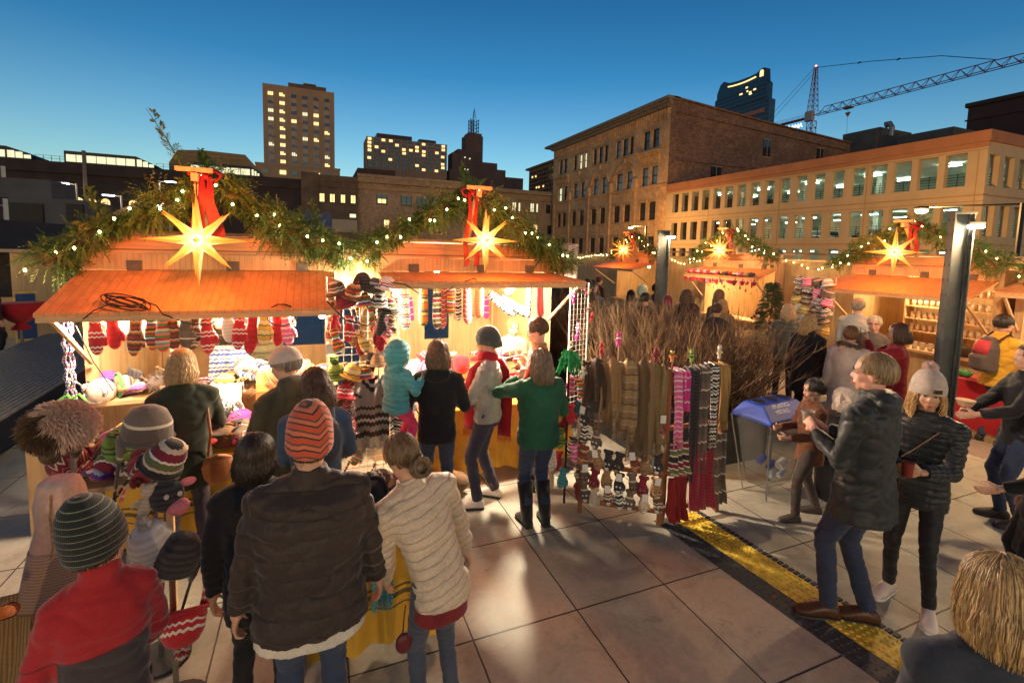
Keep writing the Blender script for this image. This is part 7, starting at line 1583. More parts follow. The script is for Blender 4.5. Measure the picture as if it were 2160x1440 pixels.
# --- knitted head displays in the left foreground
def stand(label, x, y, z, cat='display stand'):
    t = thing('hat_stand', label, cat, (x, y, 0), 0, 'metal hat stands'); q = MB(); q.tube([(0, 0, .02), (0, 0, z)], .014, 8); q.build('pole', M('chrome_pole', (.4, .38, .35), .25, .1, 3, 0, metal=.9), t); q = MB(); q.tube([(0, 0, 0), (0, 0, .02)], .15, 20); q.build('base', darkmetal, t)
stand('metal pole carrying the fur hat at left', -1.24, 3.27, 1.42); stand('metal pole carrying the patterned earflap hats', -.86, 3.2, 1.4); stand('low metal pole carrying the red and white hats', -.70, 2.82, .95)
def fur_hat(label, x, y, z, m1, m2, R, seed, flat=.85):
    t = thing('fur_hat', label, 'fur hat', (x, y, z)); r_ = random.Random(seed)
    for nm_, mm, cond in (('dark_fur', m1, lambda d: d.x+.5*d.z < -.05), ('pale_fur', m2, lambda d: d.x+.5*d.z >= -.05)):
        q = MB()
        for i in range(4200):
            d = Vector((r_.gauss(0, 1), r_.gauss(0, 1), r_.gauss(0, 1))).normalized()
            if not cond(d+Vector((noise.noise(d*3)*.5, 0, 0))): continue
            b_ = Vector((d.x*R, d.y*R*.85, d.z*R*flat))*.85; tip = b_+d*R*.24+Vector((r_.gauss(0, .01), r_.gauss(0, .01), -.018)); q.tube([b_, b_.lerp(tip, .6)+Vector((0, 0, .004)), tip], [.0045, .003, .0008], 3, cap=False)
        q.ell((0, 0, 0) if nm_ == 'dark_fur' else (.004, 0, .002), (R*.84, R*.7, R*flat*.84)); q.build(nm_, mm, t, fix=False)
    q = MB(); q.ell((-.04, -.02, -R*.9), (.05, .045, .07)); q.ell((.06, 0, -R*.85), (.03, .04, .06)); q.build('ear_flap', m1, t, smooth=True)
fur_hat('big fur hat half dark brown and half pale pinkish tan on a pole at left', -1.26, 3.2, 1.47, HAIR('fur_dark', (.05, .03, .015), (.15, .09, .05)), HAIR('fur_pale', (.45, .28, .19), (.78, .56, .42)), .155, 3)
# beige felt hood on stand
q = MB(); q.loft([((0, 0, 0), .05, .05), ((0, 0, -.02), .085, .09), ((0, 0, -.10), .10, .11), ((.0, 0, -.22), .105, .10), ((-.01, 0, -.34), .12, .10), ((-.02, 0, -.5), .15, .08), ((-.03, 0, -.62), .17, .06)], 22)
bf = FAB('beige_felt', (.62, .40, .30), .95, 40, .4); o = remeshed(q, 'felt_hood', bf, None, .012, 3); wrinkle(o, .008, (6, 6, 8), 2); tag(o, 'tall pinkish beige felt hood with a long neck piece at far left', 'hood'); o.location = (-1.06, 2.66, 1.40); o.scale = (.86, .86, .92)
q = MB(); q.loft([((-.01, 0, -.34), .125, .105), ((-.02, 0, -.5), .156, .086), ((-.03, 0, -.64), .178, .067)], 30, cap=False); q.build('ribbed_cape', STRIPE('felt_rib', [(1, (.58, .40, .28)), (1, (.42, .27, .18))], .016, zig=.02, zf=3), o, smooth=True)
q = MB(); q.tube([(-.03+.18*cos(a_*pi/15), .069*sin(a_*pi/15), -.645) for a_ in range(31)], .008, 6); q.build('dark_hem', KN['tan'], o)
q = MB(); q.tube([(0, -.098, -.05), (.0, -.118, -.15), (0, -.108, -.3), (-.015, -.108, -.36)], .005, 5); q.build('seam', KN['tan'], o)
drape('ribbed_scarf', 'long ribbed golden beige scarf hanging below the felt hood', 'scarf', [(-1.17, 2.66, .9), (-1.2, 2.6, .6), (-1.25, 2.5, .28)], .24, STRIPE('ribbed_gold', [(1, (.5, .33, .14)), (1, (.33, .2, .08))], .012, axis=0), 3, .012, 0, (1, .2, 0), taper=-.5)
def ear(name_, label, x, y, z, m_, rot, sc=1.0, **k): item('earflap_hat', '', lambda q: beanie(q, .1, .17, flaps=True, **k), m_, label, 'earflap hat', (x, y, z), rot, 'earflap hats on the stands', sc)
ear('', 'brown and cream earflap hat with long pink braids at the top of the stand', -.87, 3.14, 1.36, 'grey brown', (.1, .1, .5), 1.15)
ear('', 'olive patterned earflap hat below the brown and cream one', -.80, 3.08, 1.22, 'olive maroon and cream blocked', (.3, .5, .2), 1.0)
ear('', 'green deer patterned hat behind the brown and cream earflap hat', -1.12, 3.6, 1.12, 'green deer patterned', (0, 0, .3), 1.05)
ear('', 'magenta snowflake hat next to the green deer hat', -1.0, 3.75, 1.0, 'magenta', (.2, .3, .3), 1.0)
# cow-face hat
t = thing('animal_hat', 'black and pink cow face hat with dangling ties', 'animal hat', (-.76, 3.02, 1.08), .4); q = MB(); q.ell((0, 0, 0), (.085, .075, .09)); q.build('face', KN['black'], t, smooth=True)
q = MB(); q.ell((.045, -.05, -.06), (.055, .045, .045)); q.ell((.1, -.01, .05), (.04, .012, .025)); q.build('snout', M('pink_felt', (.66, .20, .24), .9, .15, 20), t, smooth=True)
for s_ in (-1, 1): q = MB(); q.ell((.02+s_*.03, -.07, .02), (.012, .008, .014)); q.build('eye', KN['white cable'], t, smooth=True)
item('toy_figure', '', lambda q: doll(q, .2), 'beige', 'cream knitted rabbit figure hanging beside the cow face hat', 'toy', (-.86, 2.98, .98), (0, .2, .3))
item('cup_sleeve', '', lambda q: q.tube([(0, 0, 0), (0, 0, .11)], [.05, .055], 18), KN['beige'], 'cream ribbed wrist warmer standing beside the magenta hat', 'wrist warmer', (-.93, 3.45, 1.02))
q = MB(); q.box(-.35, .25, -.25, .3, 0, .03); t = thing('display_table', 'low board on trestles under the green and magenta hats', 'table', (-1.1, 3.65, .98)); q.build('tabletop', pine, t)
for sx in (-.3, .2): q = MB(); q.box(sx-.02, sx+.02, -.02, .02, -.98, -.002); q.build('leg', pine_v, t)
heap('on the low board at left', -1.4, -.9, 3.45, 3.85, 1.015, 12, 12, .06, bright=['burgundy', 'chocolate and cream', 'olive maroon and cream blocked', 'multicoloured striped', 'maroon diamond'], group=G_)
ear('', 'pale cream shaggy earflap hat on the low stand', -.78, 2.86, .86, 'white cable', (.2, -.2, .3), 1.0, pom=True)
ear('', 'black and brown earflap hat in front of the cream one', -.68, 2.80, .80, 'black', (.1, .3, .2), 1.0)
ear('', 'red and white hat with orange tuft low on the stand', -.64, 2.76, .58, 'red and white snowflake', (2.6, .2, .4), 1.0, pom=True)
# shopper's things at far left edge
person('person in a patterned sweater and jeans cut off by the left edge of the photo', -1.42, 2.15, -10, 1.62, top=dict(mat=KN['maroon diamond'], hem=-.1, arm=1.1), pants=FAB('jeans_mid', (.06, .10, .17)), hair=('short', hb_dark), vox=.013, handL=(-.2, .3, 1.0))
item('mitten', '', lambda q: mitten(q, .26), 'orange and black banded', 'flame patterned mitten low at the far left edge', 'mitten', (-1.05, 2.2, 1.10), (1.2, .3, .8))
item('purse', '', lambda q: (q.ell((0, 0, 0), (.06, .03, .075)), q.tube([(-.01, 0, .07), (0, 0, .2), (.01, 0, .28)], .005, 5)), M('oxblood_leather', (.10, .015, .02), .4), 'round dark red leather purse hanging under the cream jacket', 'purse', (.33, 1.9, .80), sc=.6)
drape('fringed_cloth', 'turquoise fringed scarf end hanging below the small table', 'scarf', [(.32, 2.78, .7), (.34, 2.76, .55), (.35, 2.76, .42)], .12, KN['teal'], 2, .01, .12, (1, 0, 0))
# --- rack of scarves and puppets in front of the hedge
def rack(label, ax, ay, bx_, by_, h):
    d = Vector((bx_-ax, by_-ay, 0)); Ln = d.length; rz = atan2(d.y, d.x); t = thing('folding_rack', label, 'display rack', (ax, ay, 0), rz, 'folding wooden display racks'); wd = M('rack_wood', (.24, .10, .045), .6, .2, 5, stretch=(3, 3, .6))
    for xx in (0, Ln): q = MB(); q.box(xx-.02, xx+.02, -.02, .02, 0, h); q.build('post', wd, t)
    for zz in (h-.06, h*.62, h*.33, .12): q = MB(); q.box(.02, Ln-.02, -.012, .012, zz-.02, zz+.02); q.build('rail', wd, t)
    return t, rz, Ln
A_, B_, C_ = (2.30, 3.78), (2.88, 3.36), (3.56, 3.36)
rack('left panel of the folding rack, hung with brown scarves and animal puppets', *A_, *B_, 1.44); rack('right panel of the folding rack, hung with dark and ochre scarves', B_[0]+.03, B_[1], *C_, 1.44)
def on(A, B, f, off=-.06): 
    d = Vector((B[0]-A[0], B[1]-A[1], 0)); n = Vector((d.y, -d.x, 0)).normalized(); p = Vector((A[0], A[1], 0))+d*f+n*(-off); return p
dl = Vector((B_[0]-A_[0], B_[1]-A_[1], 0)).normalized()
plaid = STRIPE('brown_plaid_wool', [(3, (.20, .125, .05)), (1, (.30, .2, .09)), (2, (.13, .08, .035)), (1.4, (.24, .15, .065))], .34, axis=0, rough=.95, dist=.03)
tanp = STRIPE('tan_check_wool', [(2, (.34, .22, .10)), (.5, (.12, .07, .03)), (2, (.28, .17, .08)), (.4, (.45, .33, .18))], .13, axis=2, rough=.95, dist=.02)
for n_, (f, w, ln, mm, lab) in enumerate(((.12, .20, .34, FAB('dark_brown_wool', (.06, .038, .024)), 'dark brown fringed scarf at the left end of the rack top'), (.86, .22, .66, FAB('olive_brown_wool', (.22, .15, .06)), 'olive brown fringed scarf beside the plaid one'), (.32, .20, .50, FAB('tan_wool', (.30, .18, .08)), 'tan fringed scarf between the dark brown and checked ones'), (.52, .22, .60, tanp, 'tan checked fringed scarf at the middle of the rack top'), (.70, .24, .74, plaid, 'brown plaid fringed scarf, longest of those on the rack top'))):
    p = on(A_, B_, f, -.05-.012*n_); b = on(A_, B_, f, .06); h9 = 1.475+.006*n_; drape('fringed_scarf', lab, 'scarf', [(b.x, b.y, 1.2), (b.x, b.y, 1.45), (p.x, p.y, h9), (p.x, p.y-.01, 1.42), (p.x+.015*(-1)**n_, p.y-.02, 1.45-ln*.6), (p.x, p.y-.02, 1.45-ln)], w, mm, 1.2, .03, .09, dl+Vector((0, 0, .06*(-1)**n_)), group='scarves on the folding rack')
dr = Vector((1, 0, 0))
for x, w, z1, ln, mm, lab in ((2.98, .12, 1.42, .62, 'pink and white', 'pink patterned scarf with white fringe on the right rack'), (3.06, .07, 1.40, .34, 'magenta', 'narrow magenta scarf half behind the pink one'), (3.16, .12, 1.42, .95, 'black', 'long black scarf right of the pink one'), (3.27, .12, 1.43, .9, 'grey brown', 'long grey brown scarf at the middle of the right rack'), (3.38, .10, 1.44, .7, 'black and white geometric', 'black and white scarf left of the ochre one'), (3.50, .12, 1.44, .52, 'tan', 'ochre tan scarf at the right end of the rack')):
    m_ = KN[mm] if mm != 'tan' else FAB('ochre_wool', (.36, .22, .07)); drape('fringed_scarf', lab, 'scarf', [(x, 3.42, 1.3), (x, 3.38, z1+.02), (x, 3.3, z1), (x, 3.28, z1-ln*.5), (x, 3.28, z1-ln)], w, m_, 1.5, .012, .08 if mm != 'magenta' else 0, dr, group='scarves on the folding rack')
for x, z1, z0, mm, lab, w in ((3.0, .78, .5, 'olive maroon and cream blocked', 'striped dark skirt hanging low on the right rack', .2), (3.28, .8, .12, 'burgundy', 'long burgundy skirt low on the right rack', .28), (3.0, .46, .06, 'plain red', 'deep red wrap hanging to the ground on the right rack', .2), (3.48, .8, .14, 'grey brown', 'dark patterned skirt at the low right end of the rack', .16)):
    drape('wrap_skirt', lab, 'skirt', [(x, 3.29, z1), (x, 3.27, (z1+z0)/2), (x, 3.26, z0)], w, KN[mm] if mm != 'plain red' else FAB('deep_red_cloth', (.20, .012, .012)), 3, .02, 0, dr, group='skirts on the folding rack')
pn = ['black', 'tan', 'chocolate and cream', 'grey brown', 'black', 'black and white geometric', 'burgundy', 'black', 'grey brown', 'tan', 'brown and orange banded', 'beige']
pr_ = ['topmost', 'second', 'third', 'fourth', 'lowest']; cl_ = ['first', 'second', 'third', 'fourth', 'fifth', 'sixth', 'seventh']
pup = lambda q: (mitten(q, .19, .042, .028), q.ell((-.03, 0, -.01), (.018, .01, .02)), q.ell((.03, 0, -.01), (.018, .01, .02)), q.ell((0, -.03, -.15), (.028, .02, .026)))
for r0, zz in enumerate((1.02, .86, .66, .48, .32)):
    for c0 in range(7):
        if r0 < 2 and c0 > 1 and c0 < 6: continue
        p = on(A_, B_, .04+.15*c0, -.07-.03*(c0 % 2)); mm = pn[(r0*5+c0*3) % len(pn)]
        o = item('animal_puppet', '', pup, mm, f'{mm} animal mitten, {cl_[c0]} from left, {pr_[r0]} rack row', 'animal mitten', (p.x, p.y, zz+rm.uniform(-.02, .03)), (0, rm.uniform(-.2, .2), atan2(dl.y, dl.x)+rm.uniform(-.4, .4)), 'animal mittens on the folding rack')
        q = MB()
        for s_ in (-1, 1): q.ell((s_*.012, -.05, -.145), (.006, .005, .006), 6, 4); q.ell((s_*.016, -.032, -.115), (.01, .006, .01), 6, 4)
        q.ell((0, -.048, -.155), (.02, .008, .014), 8, 6); q.build('muzzle', KN['white cable' if (r0*3+c0) % 4 == 0 or r0 == 4 else 'tan'], o, smooth=True)
        if (r0+c0) % 3 == 0: q = MB(); q.box(-.025, .025, -.075, -.073, -.04, .03); q.build('price_tag', M('white_card', (.72, .68, .62)), o)
for i, (x, y, z, mm, lab) in enumerate(((2.54, 3.62, 1.62, 'magenta', 'magenta finger puppet stuck highest on a twig'), (2.40, 3.68, 1.52, 'plain red', 'red finger puppet left of the magenta one'), (2.80, 3.42, 1.50, 'burgundy', 'burgundy finger puppet at the rack corner'), (2.95, 3.38, 1.50, 'orange and black banded', 'orange banded finger puppet above the pink scarf'), (3.17, 3.38, 1.48, 'green deer patterned', 'green finger puppet above the black scarf'), (3.50, 3.38, 1.50, 'beige', 'cream finger puppet above the ochre scarf'), (2.27, 3.76, 1.30, 'white cable', 'white finger puppet at the left post of the rack'))):
    item('finger_puppet', '', lambda q: doll(q, .12), mm, lab, 'finger puppet', (x, y, z), (0, 0, rm.uniform(-.5, .5)), 'finger puppets', 1.0)
    q = MB(); q.tube([(0, 0, -.01), (0, 0, -(z-1.38) if z > 1.38 else -.05)], .004, 4); q.build('stick', brack, bpy.data.objects[len(bpy.data.objects)-1] if False else [o_ for o_ in COL.objects if o_.get('label') == lab][0])
# green and coloured cluster left of the rack
t = thing('green_fringe_hat', 'bright green fringed jester hat left of the folding rack', 'fringed hat', (2.24, 3.98, 1.42)); q = MB()
for i in range(70): a = rm.random()*6.28; l_ = rm.uniform(.04, .13); zz = rm.uniform(.0, .1); q.tube([(0, 0, 0), (l_*.6*cos(a), l_*.6*sin(a), zz), (l_*cos(a), l_*sin(a), zz-rm.uniform(.02, .16))], [.01, .013, .009], 5)
q.build('fringe', M('bright_green_wool', (.03, .30, .10), .9, .25, 20), t); q = MB(); q.ell((0, 0, 0), (.07, .07, .05)); q.build('crown', M('bright_green_wool', (.03, .30, .10)), t)
q = MB(); q.tube([(0, 0, 0), (0, 0, 1.48)], .012, 6); tag(q.build('pole', rack.__globals__['darkmetal']), 'thin pole holding the green jester hat', 'pole').location = (2.24, 3.98, 0)
cc = ['green deer patterned', 'black', 'multicoloured striped', 'pink and white', 'black and white geometric', 'white cable', 'grey brown', 'plain red', 'teal', 'chocolate and cream', 'beige', 'burgundy']
for i in range(24):
    z = 1.38-.048*i; mm = cc[i % 12]; lab = f'{mm} puppet {"high" if i < 8 else "midway" if i < 16 else "low"} on the wire drum left of the folding rack'
    if lab in used: lab = 'second '+lab
    item('animal_puppet', '', pup, mm, lab, 'animal mitten', (2.24+.15*cos(i*2.4), 4.0+.15*sin(i*2.4)-.05, z), (0, rm.uniform(-.3, .3), i*2.4+pi/2), 'puppets on the wire drum')
grid('narrow wire grid hung with pink puppets at the right post of the middle chalet', 2.66, 4.75, .3, .3, .3, 2.1, .06)
for i in range(16):
    mm = ['pink and white', 'magenta', 'multicoloured striped', 'plain red'][i % 4]; z = 2.05-.11*i; lab = f'{mm} finger puppet {["at the top of", "high on", "midway down", "low on"][i//4]} the narrow grid by the middle chalet'
    item('finger_puppet', '', lambda q: doll(q, .1), mm, lab, 'finger puppet', (2.68+.24*rm.random(), 4.72, z-.05), (0, rm.uniform(-.4, .4), rm.uniform(-.4, .4)), 'finger puppets')
# --- recycling bin
blue = M('blue_bin_plastic', (.012, .05, .34), .6, .12, 4, .1, spec=.5); t = thing('recycling_bin', 'blue topped recycling frame with a clear bag beside the boy', 'recycling bin', (4.05, 3.22, 0), .12)
q = MB(); q.add([(0, 0, .84), (.86, 0, .84), (.86, .5, .84), (0, .5, .84), (0, 0, .88), (.86, 0, .88), (.86, .5, .88), (0, .5, .88), (.1, .17, 1.0), (.76, .17, 1.0), (.76, .42, 1.0), (.1, .42, 1.0)], [(0, 1, 2, 3), (0, 4, 5, 1), (1, 5, 6, 2), (2, 6, 7, 3), (3, 7, 4, 0), (4, 8, 9, 5), (5, 9, 10, 6), (6, 10, 11, 7), (7, 11, 8, 4), (8, 11, 10, 9)]); q.build('lid', blue, t, bevel=.012)
for k in range(3): q = MB(); q.tube([(.2+.23*k, .295, 1.0), (.2+.23*k, .295, 1.012)], .088, 20); o = q.build('hole_ring', blue, t); q = MB(); q.tube([(.2+.23*k, .295, 1.005), (.2+.23*k, .295, 1.015)], .074, 20); q.build('hole', M('hole_black', (.004, .004, .006), .9), o)
bagm = M('clear_bag_film', (.12, .12, .12), .12, .2, 9, .6, spec=1.0); bagm.node_tree.nodes['Principled BSDF'].inputs['Alpha'].default_value = .34
q = MB(); vs = []; n = 28
for z_, ins in ((.88, -.012), (.8, -.01), (.6, .04), (.35, .1), (.12, .16)):
    for i in range(n):
        a = 2*pi*i/n; ca, sa = cos(a), sin(a); hx, hy = .43-ins, .25-ins*.6; x = .43+hx*math.copysign(abs(ca)**.45, ca)+.012*sin(i*2.7+z_*9); y = .25+hy*math.copysign(abs(sa)**.45, sa)+.012*cos(i*3.1); vs.append((x, y, z_))
q.add(vs, [(j_*n+i, j_*n+(i+1) % n, (j_+1)*n+(i+1) % n, (j_+1)*n+i) for j_ in range(4) for i in range(n)]+[tuple(4*n+i for i in range(n))]); q.build('clear_bag', bagm, t, smooth=True, fix=False)
for sx, sy in ((0, 0), (.86, 0), (0, .5), (.86, .5)): q = MB(); q.tube([(sx, sy, .84), (.43+(sx-.43)*.6, .25+(sy-.25)*.6, 0)], .009, 6); q.build('leg', M('bin_wire', (.3, .3, .3), .4, .1, 3, metal=.7), t)
for i, (x, y, z, m_, r0) in enumerate(((.35, .2, .2, M('bottle_clear', (.5, .55, .6), .2), .035), (.5, .3, .22, M('can_blue', (.03, .06, .3), .3), .033), (.45, .15, .3, M('cup_white', (.6, .58, .55), .6), .04), (.3, .3, .32, M('can_blue', (.03, .06, .3)), .033), (.55, .2, .16, M('bottle_clear', (.5, .55, .6)), .03))):
    R_ = Matrix.Rotation(.12, 3, 'Z'); p = R_@Vector((x*.86, y*.86, 0))+Vector((4.05, 3.22, z)); q = MB(); q.tube([(0, 0, 0), (.1, .02, .04)], r0, 10); tag(q.build('crushed_can' if i != 2 else 'paper_cup', m_, loc=tuple(p)), ['clear bottle lowest at the left in the recycling bag', 'blue can at the centre of the recycling bag', 'white cup on top of the waste in the recycling bag', 'blue can at the back of the recycling bag', 'clear bottle at the right in the recycling bag'][i], 'waste')
fc = bpy.data.curves.new('l', 'FONT'); fc.body = '//PLASTICS\nMETALS'; fc.size = .07; fc.extrude = .001; fo = bpy.data.objects.new('l', fc); COL.objects.link(fo); dg = bpy.context.evaluated_depsgraph_get(); me = bpy.data.meshes.new_from_object(fo.evaluated_get(dg)); bpy.data.objects.remove(fo)
fo = bpy.data.objects.new('lettering', me); COL.objects.link(fo); fo.parent = t; fo.location = (.22, .125, .968); fo.rotation_euler = (atan2(.12, .17), 0, 0); me.materials.clear(); me.materials.append(M('white_lettering', (.7, .7, .7), .5, .05))
t.scale = (.86, .86, .97)
# black bin with plates
t = thing('rubbish_bin', 'black rubbish bin heaped with used plates behind the coat man', 'rubbish bin', (4.98, 3.12, 0)); q = MB(); q.tube([(0, 0, 0), (0, 0, .9), (0, 0, .92)], [.22, .27, .29], 24); q.build('body', darkmetal, t)
for i in range(6): q = MB(); z_ = .93+.02*i; q.tube([(rm.uniform(-.1, .1), rm.uniform(-.08, .08), z_), (rm.uniform(-.08, .08), rm.uniform(-.08, .08), z_+.018)], [.09, .12], 18); tag(q.build('paper_plate', M('paper_plate', (.62, .52, .42), .8), loc=(4.98, 3.12, 0)), ['lowest', 'second', 'third', 'fourth', 'fifth', 'topmost'][i]+' used paper plate on the black rubbish bin', 'plate', 'used paper plates')
# --- small christmas tree, hat rack, jars and goods at the right row
def xtree(label, x, y, h, R, seed):
    t = thing('christmas_tree', label, 'christmas tree', (x, y, 0)); r_ = random.Random(seed); q = MB(); q.tube([(0, 0, 0), (0, 0, h*.96)], [.035, .008], 8); q.build('trunk', stem_m, t); q = MB()
    for i in range(900):
        f = r_.random()**.8; z = h*(.28+.7*f); a = r_.random()*6.28; rr = R*(1-f)*(.35+.65*r_.random())+.02; spray(q, (rr*cos(a)*.55, rr*sin(a)*.55, z), Vector((cos(a), sin(a), -.1)), .12+.14*(1-f), r_, droop=.3, nleaf=9, lw=.012)
    q.build('crown', fir_g, t, fix=False)
    for i in range(46):
        f = r_.random(); z = h*(.3+.65*f); a = r_.random()*6.28; rr = R*(1-f)*1.05+.04; q = MB(); q.ell((rr*cos(a), rr*sin(a), z), (.028, .028, .03)); q.build('ornament', [M('ornament_cream', (.66, .5, .32), .4), M('ornament_red', (.5, .03, .03), .3), M('ornament_wood', (.45, .26, .12), .6)][i % 3], t, smooth=True)
xtree('small fir hung with cream and red ornaments before the red trimmed chalet', 8.25, 6.75, 2.0, .55, 4)
grid('white wire rack of striped hats between the two right chalets', 8.62, 6.5, -pi/2, .78, .3, 2.12, .09)
hr = ['black and white geometric', 'cream and navy nordic', 'yellow and olive', 'pink and white', 'beige', 'chocolate and cream', 'grey brown', 'white cable']
for i in range(24):
    z = 2.05-.17*(i//4); y = 6.42-.2*(i % 4); mm = hr[(i*3+i//4) % 8]; lab = f'{mm} hat {["top", "second", "third", "fourth", "fifth", "lowest"][i//4]} row of the wire rack of hats'
    if lab in used: lab = 'other '+lab
    item('knit_hat', '', lambda q: beanie(q, .085, .15, flaps=i % 2 == 0), mm, lab, 'knit hat', (8.52-.04*(i % 2), y+rm.uniform(-.03, .03), z-.1), (rm.uniform(-.3, .3), rm.uniform(-.3, .3), rm.random()*6), 'hats on the wire rack')
jar = M('jar_glass', (.55, .42, .28), .15, .3, 14, .1, spec=.8); lidm = M('jar_lid', (.6, .5, .38), .35, .1, 9, metal=.5)
def shelf_unit(label, x, y0, y1, zs):
    t = thing('shelf_unit', label, 'shelf', (x, y0, 0))
    for z in zs: q = MB(); q.box(-.13, .13, 0, y1-y0, z-.02, z); q.build('shelf', pine, t)
    for yy in (-.02, y1-y0): q = MB(); q.box(-.13, .13, yy, yy+.02, .9, max(zs)+.3); q.build('upright', pine_v, t)
def make_jar():
    t = thing('glass_jar', '', 'jar'); q = MB(); q.tube([(0, 0, 0), (0, 0, .09), (0, 0, .1)], [.036, .036, .028], 12); q.build('glass', jar, t, smooth=True); q = MB(); q.tube([(0, 0, .1), (0, 0, .118)], .031, 12); q.build('lid', lidm, t); return t
jar0 = make_jar(); first = [True]
def put(src, loc_, label, group, flag):
    o = src if flag[0] else copy_tree(src); flag[0] = False; o.location = loc_; o['label'] = label; o['group'] = group
shelf_unit('pine shelves of small jars inside the jar chalet', 9.95, 4.1, 5.3, (1.0, 1.22, 1.44, 1.66, 1.88))
for zi, z in enumerate((1.22, 1.44, 1.66, 1.88)):
    for k in range(12): put(jar0, (9.9, 4.17+.095*k, z), f'small lidded jar in the {["lowest", "second", "third", "top"][zi]} row of the jar chalet shelves', f'jars in the {["lowest", "second", "third", "top"][zi]} row of the jar chalet', first)
for k in range(9): put(jar0, (9.28, 4.05+.11*k, .99), 'small lidded jar standing along the jar chalet counter', 'jars along the jar chalet counter', first)
shelf_unit('bright shelves of mixed goods in the chalet at the right edge', 9.95, 1.7, 3.4, (1.0, 1.3, 1.6, 1.9))
for i in range(20):
    z = (1.0, 1.3, 1.6, 1.9)[i % 4]; y = 1.78+.32*(i//4); cN, cC = [('teal', TL), ('red', RD), ('cream', CR), ('blue', BL), ('yellow', YE)][(i+i//4) % 5]
    q = MB(); q.box(-.06, .06, -.05, .05, 0, .16+.03*(i % 3)); q.tube([(0, 0, .16+.03*(i % 3)), (0, 0, .2+.03*(i % 3))], .03, 10); o = tag(q.build('boxed_gift', M('gift_'+cN, cC, .5, .15, 8)), f'{cN} boxed gift on the {["lowest", "second", "third", "top"][i % 4]} shelf, {["first", "second", "third", "fourth", "fifth"][i//4]} from the right edge side', 'gift'); o.location = (9.92, y, z)
q = MB(); q.ell((0, 0, 0), (.09, .17, .09)); q.ell((0, 0, .05), (.05, .1, .05)); tag(q.build('wicker_basket', M('dark_wicker', (.06, .03, .015), .8, .3, 40, .5), smooth=True), 'dark basket standing on the jar chalet counter near the column', 'basket').location = (9.25, 4.15, 1.07)
for i in range(18):
    y = 9.55-.11*i; mm = ['plain red', 'chocolate and cream', 'pink and white', 'burgundy', 'tan', 'black'][i % 6 if i > 5 else (i*2) % 4]; lab = f'{mm} bootie {cl_[i//3] if i//3 < 7 else "last"} trio along the red trimmed awning'
    if lab in used: lab = 'other '+lab
    if lab in used: lab = 'last '+lab
    item('knit_bootie', '', lambda q: lump(q, random.Random(i), .07, .05, .04), mm, lab, 'bootie', (8.70+.02*(i % 2), y, 2.02), (0, 0, rm.random()*3), 'booties on the red trimmed awning')
orn = [('red', RD), ('gold', YE), ('cream', CR), ('green', GR)]
for i in range(24):
    y = 9.4-.16*(i % 12); z = 1.92-.16*(i//12)-.05*(i % 3); n_, c_ = orn[(i+i//12) % 4]; q = MB(); q.ell((0, 0, -.05), (.028, .02, .04)); q.tube([(0, 0, -.02), (0, 0, .06)], .002, 3); o = tag(q.build('hanging_ornament', M('ornament_'+n_+'_paint', c_, .4, .1, 9), smooth=True), f'{n_} ornament hanging in the {"upper" if i < 12 else "lower"} row inside the red trimmed chalet', 'ornament', f'{n_} ornaments, {"upper" if i < 12 else "lower"} row'); o.location = (9.25, y, z)
for i in range(22):
    y = 9.62-.098*i; mm = ['plain red', 'burgundy', 'pink and white', 'plain red', 'red and white snowflake'][i % 5]; lab = f'{mm} mitten, {["first", "second", "third", "fourth", "fifth"][i//5]} group along the red trimmed awning edge'
    if lab in used: lab = 'other '+lab
    item('mitten', '', lambda q: mitten(q, rm.uniform(.14, .2), .04, .02), mm, lab, 'mitten', (8.72, y, 1.97), (0, rm.uniform(-.6, .6), rm.random()*3), 'red mittens along the red trimmed awning')
# red clothed table at the chalet on the right edge
redc = FAB('red_tablecloth', (.42, .015, .02), .85); q = MB(); q.box(0, .5, 0, 1.3, .12, .8); tag(q.build('tablecloth', redc, loc=(8.5, 2.75, 0)), 'bright red cloth table covering at the chalet by the right edge', 'tablecloth')
q = MB(); q.box(.02, .48, .02, 1.28, 0, .115); tag(q.build('table_base', pine, loc=(8.5, 2.75, 0)), 'pale base under the bright red table cover', 'table')
for i, (y, c_, n_) in enumerate(((3.85, GR, 'green'), (3.6, BN, 'brown'), (3.3, RD, 'red'), (3.05, YE, 'yellow'))): q = MB(); lump(q, random.Random(i), .09, .08, .05); tag(q.build('gift_pot', M('pot_'+n_, c_, .5), smooth=True), f'small {n_} decorated pot on the bright red table', 'pot').location = (8.68, y, .8)
# --- far left: neighbouring stall, blackboard, high table, shirt
hm2 = PLY('stall_side_ply', (.34, .22, .10), 'z', .6)
t = thing('market_stall', 'dark roofed neighbouring stall beyond the slatted bench at far left', 'market stall', (-6.0, 14.6, 0)); q = MB(); q.box(-.55, .95, .2, .24, 0, 2.1); q.build('side_wall', hm2, t)
q = MB(); q.box(-3.0, -.6, .9, .94, 0, 1.0); q.build('counter_front', hm2, t); q = MB(); q.prism([(-3.2, 2.2), (1.5, 2.15), (1.3, 2.75), (-3.2, 3.0)], -.6, 2.5, 'y'); q.build('roof', M('dark_roof_felt', (.02, .02, .03), .8), t); q = MB(); q.box(-3.2, 1.5, -.65, -.6, 2.13, 2.2); q.build('fascia', pine, t)
q = MB(); q.box(-3.0, -.5, 2.0, 2.04, 0, 2.2); q.build('back_wall', M('dark_back_cloth', (.05, .04, .04), .9), t)
bulb(-7.3, 14.3, 1.95, 'small bright bulb in the dark roofed stall at far left', 7)
garland('cedar garland on the dark roofed stall at far left', [(-8.6, 13.9, 2.5), (-7.8, 13.9, 2.35), (-7.0, 13.9, 2.5)], .14, 140, 77); string_lights('warm light string on the dark roofed stall', [(-8.6, 13.8, 2.45), (-7.8, 13.8, 2.3), (-7.0, 13.8, 2.45)], .2, random.Random(9))
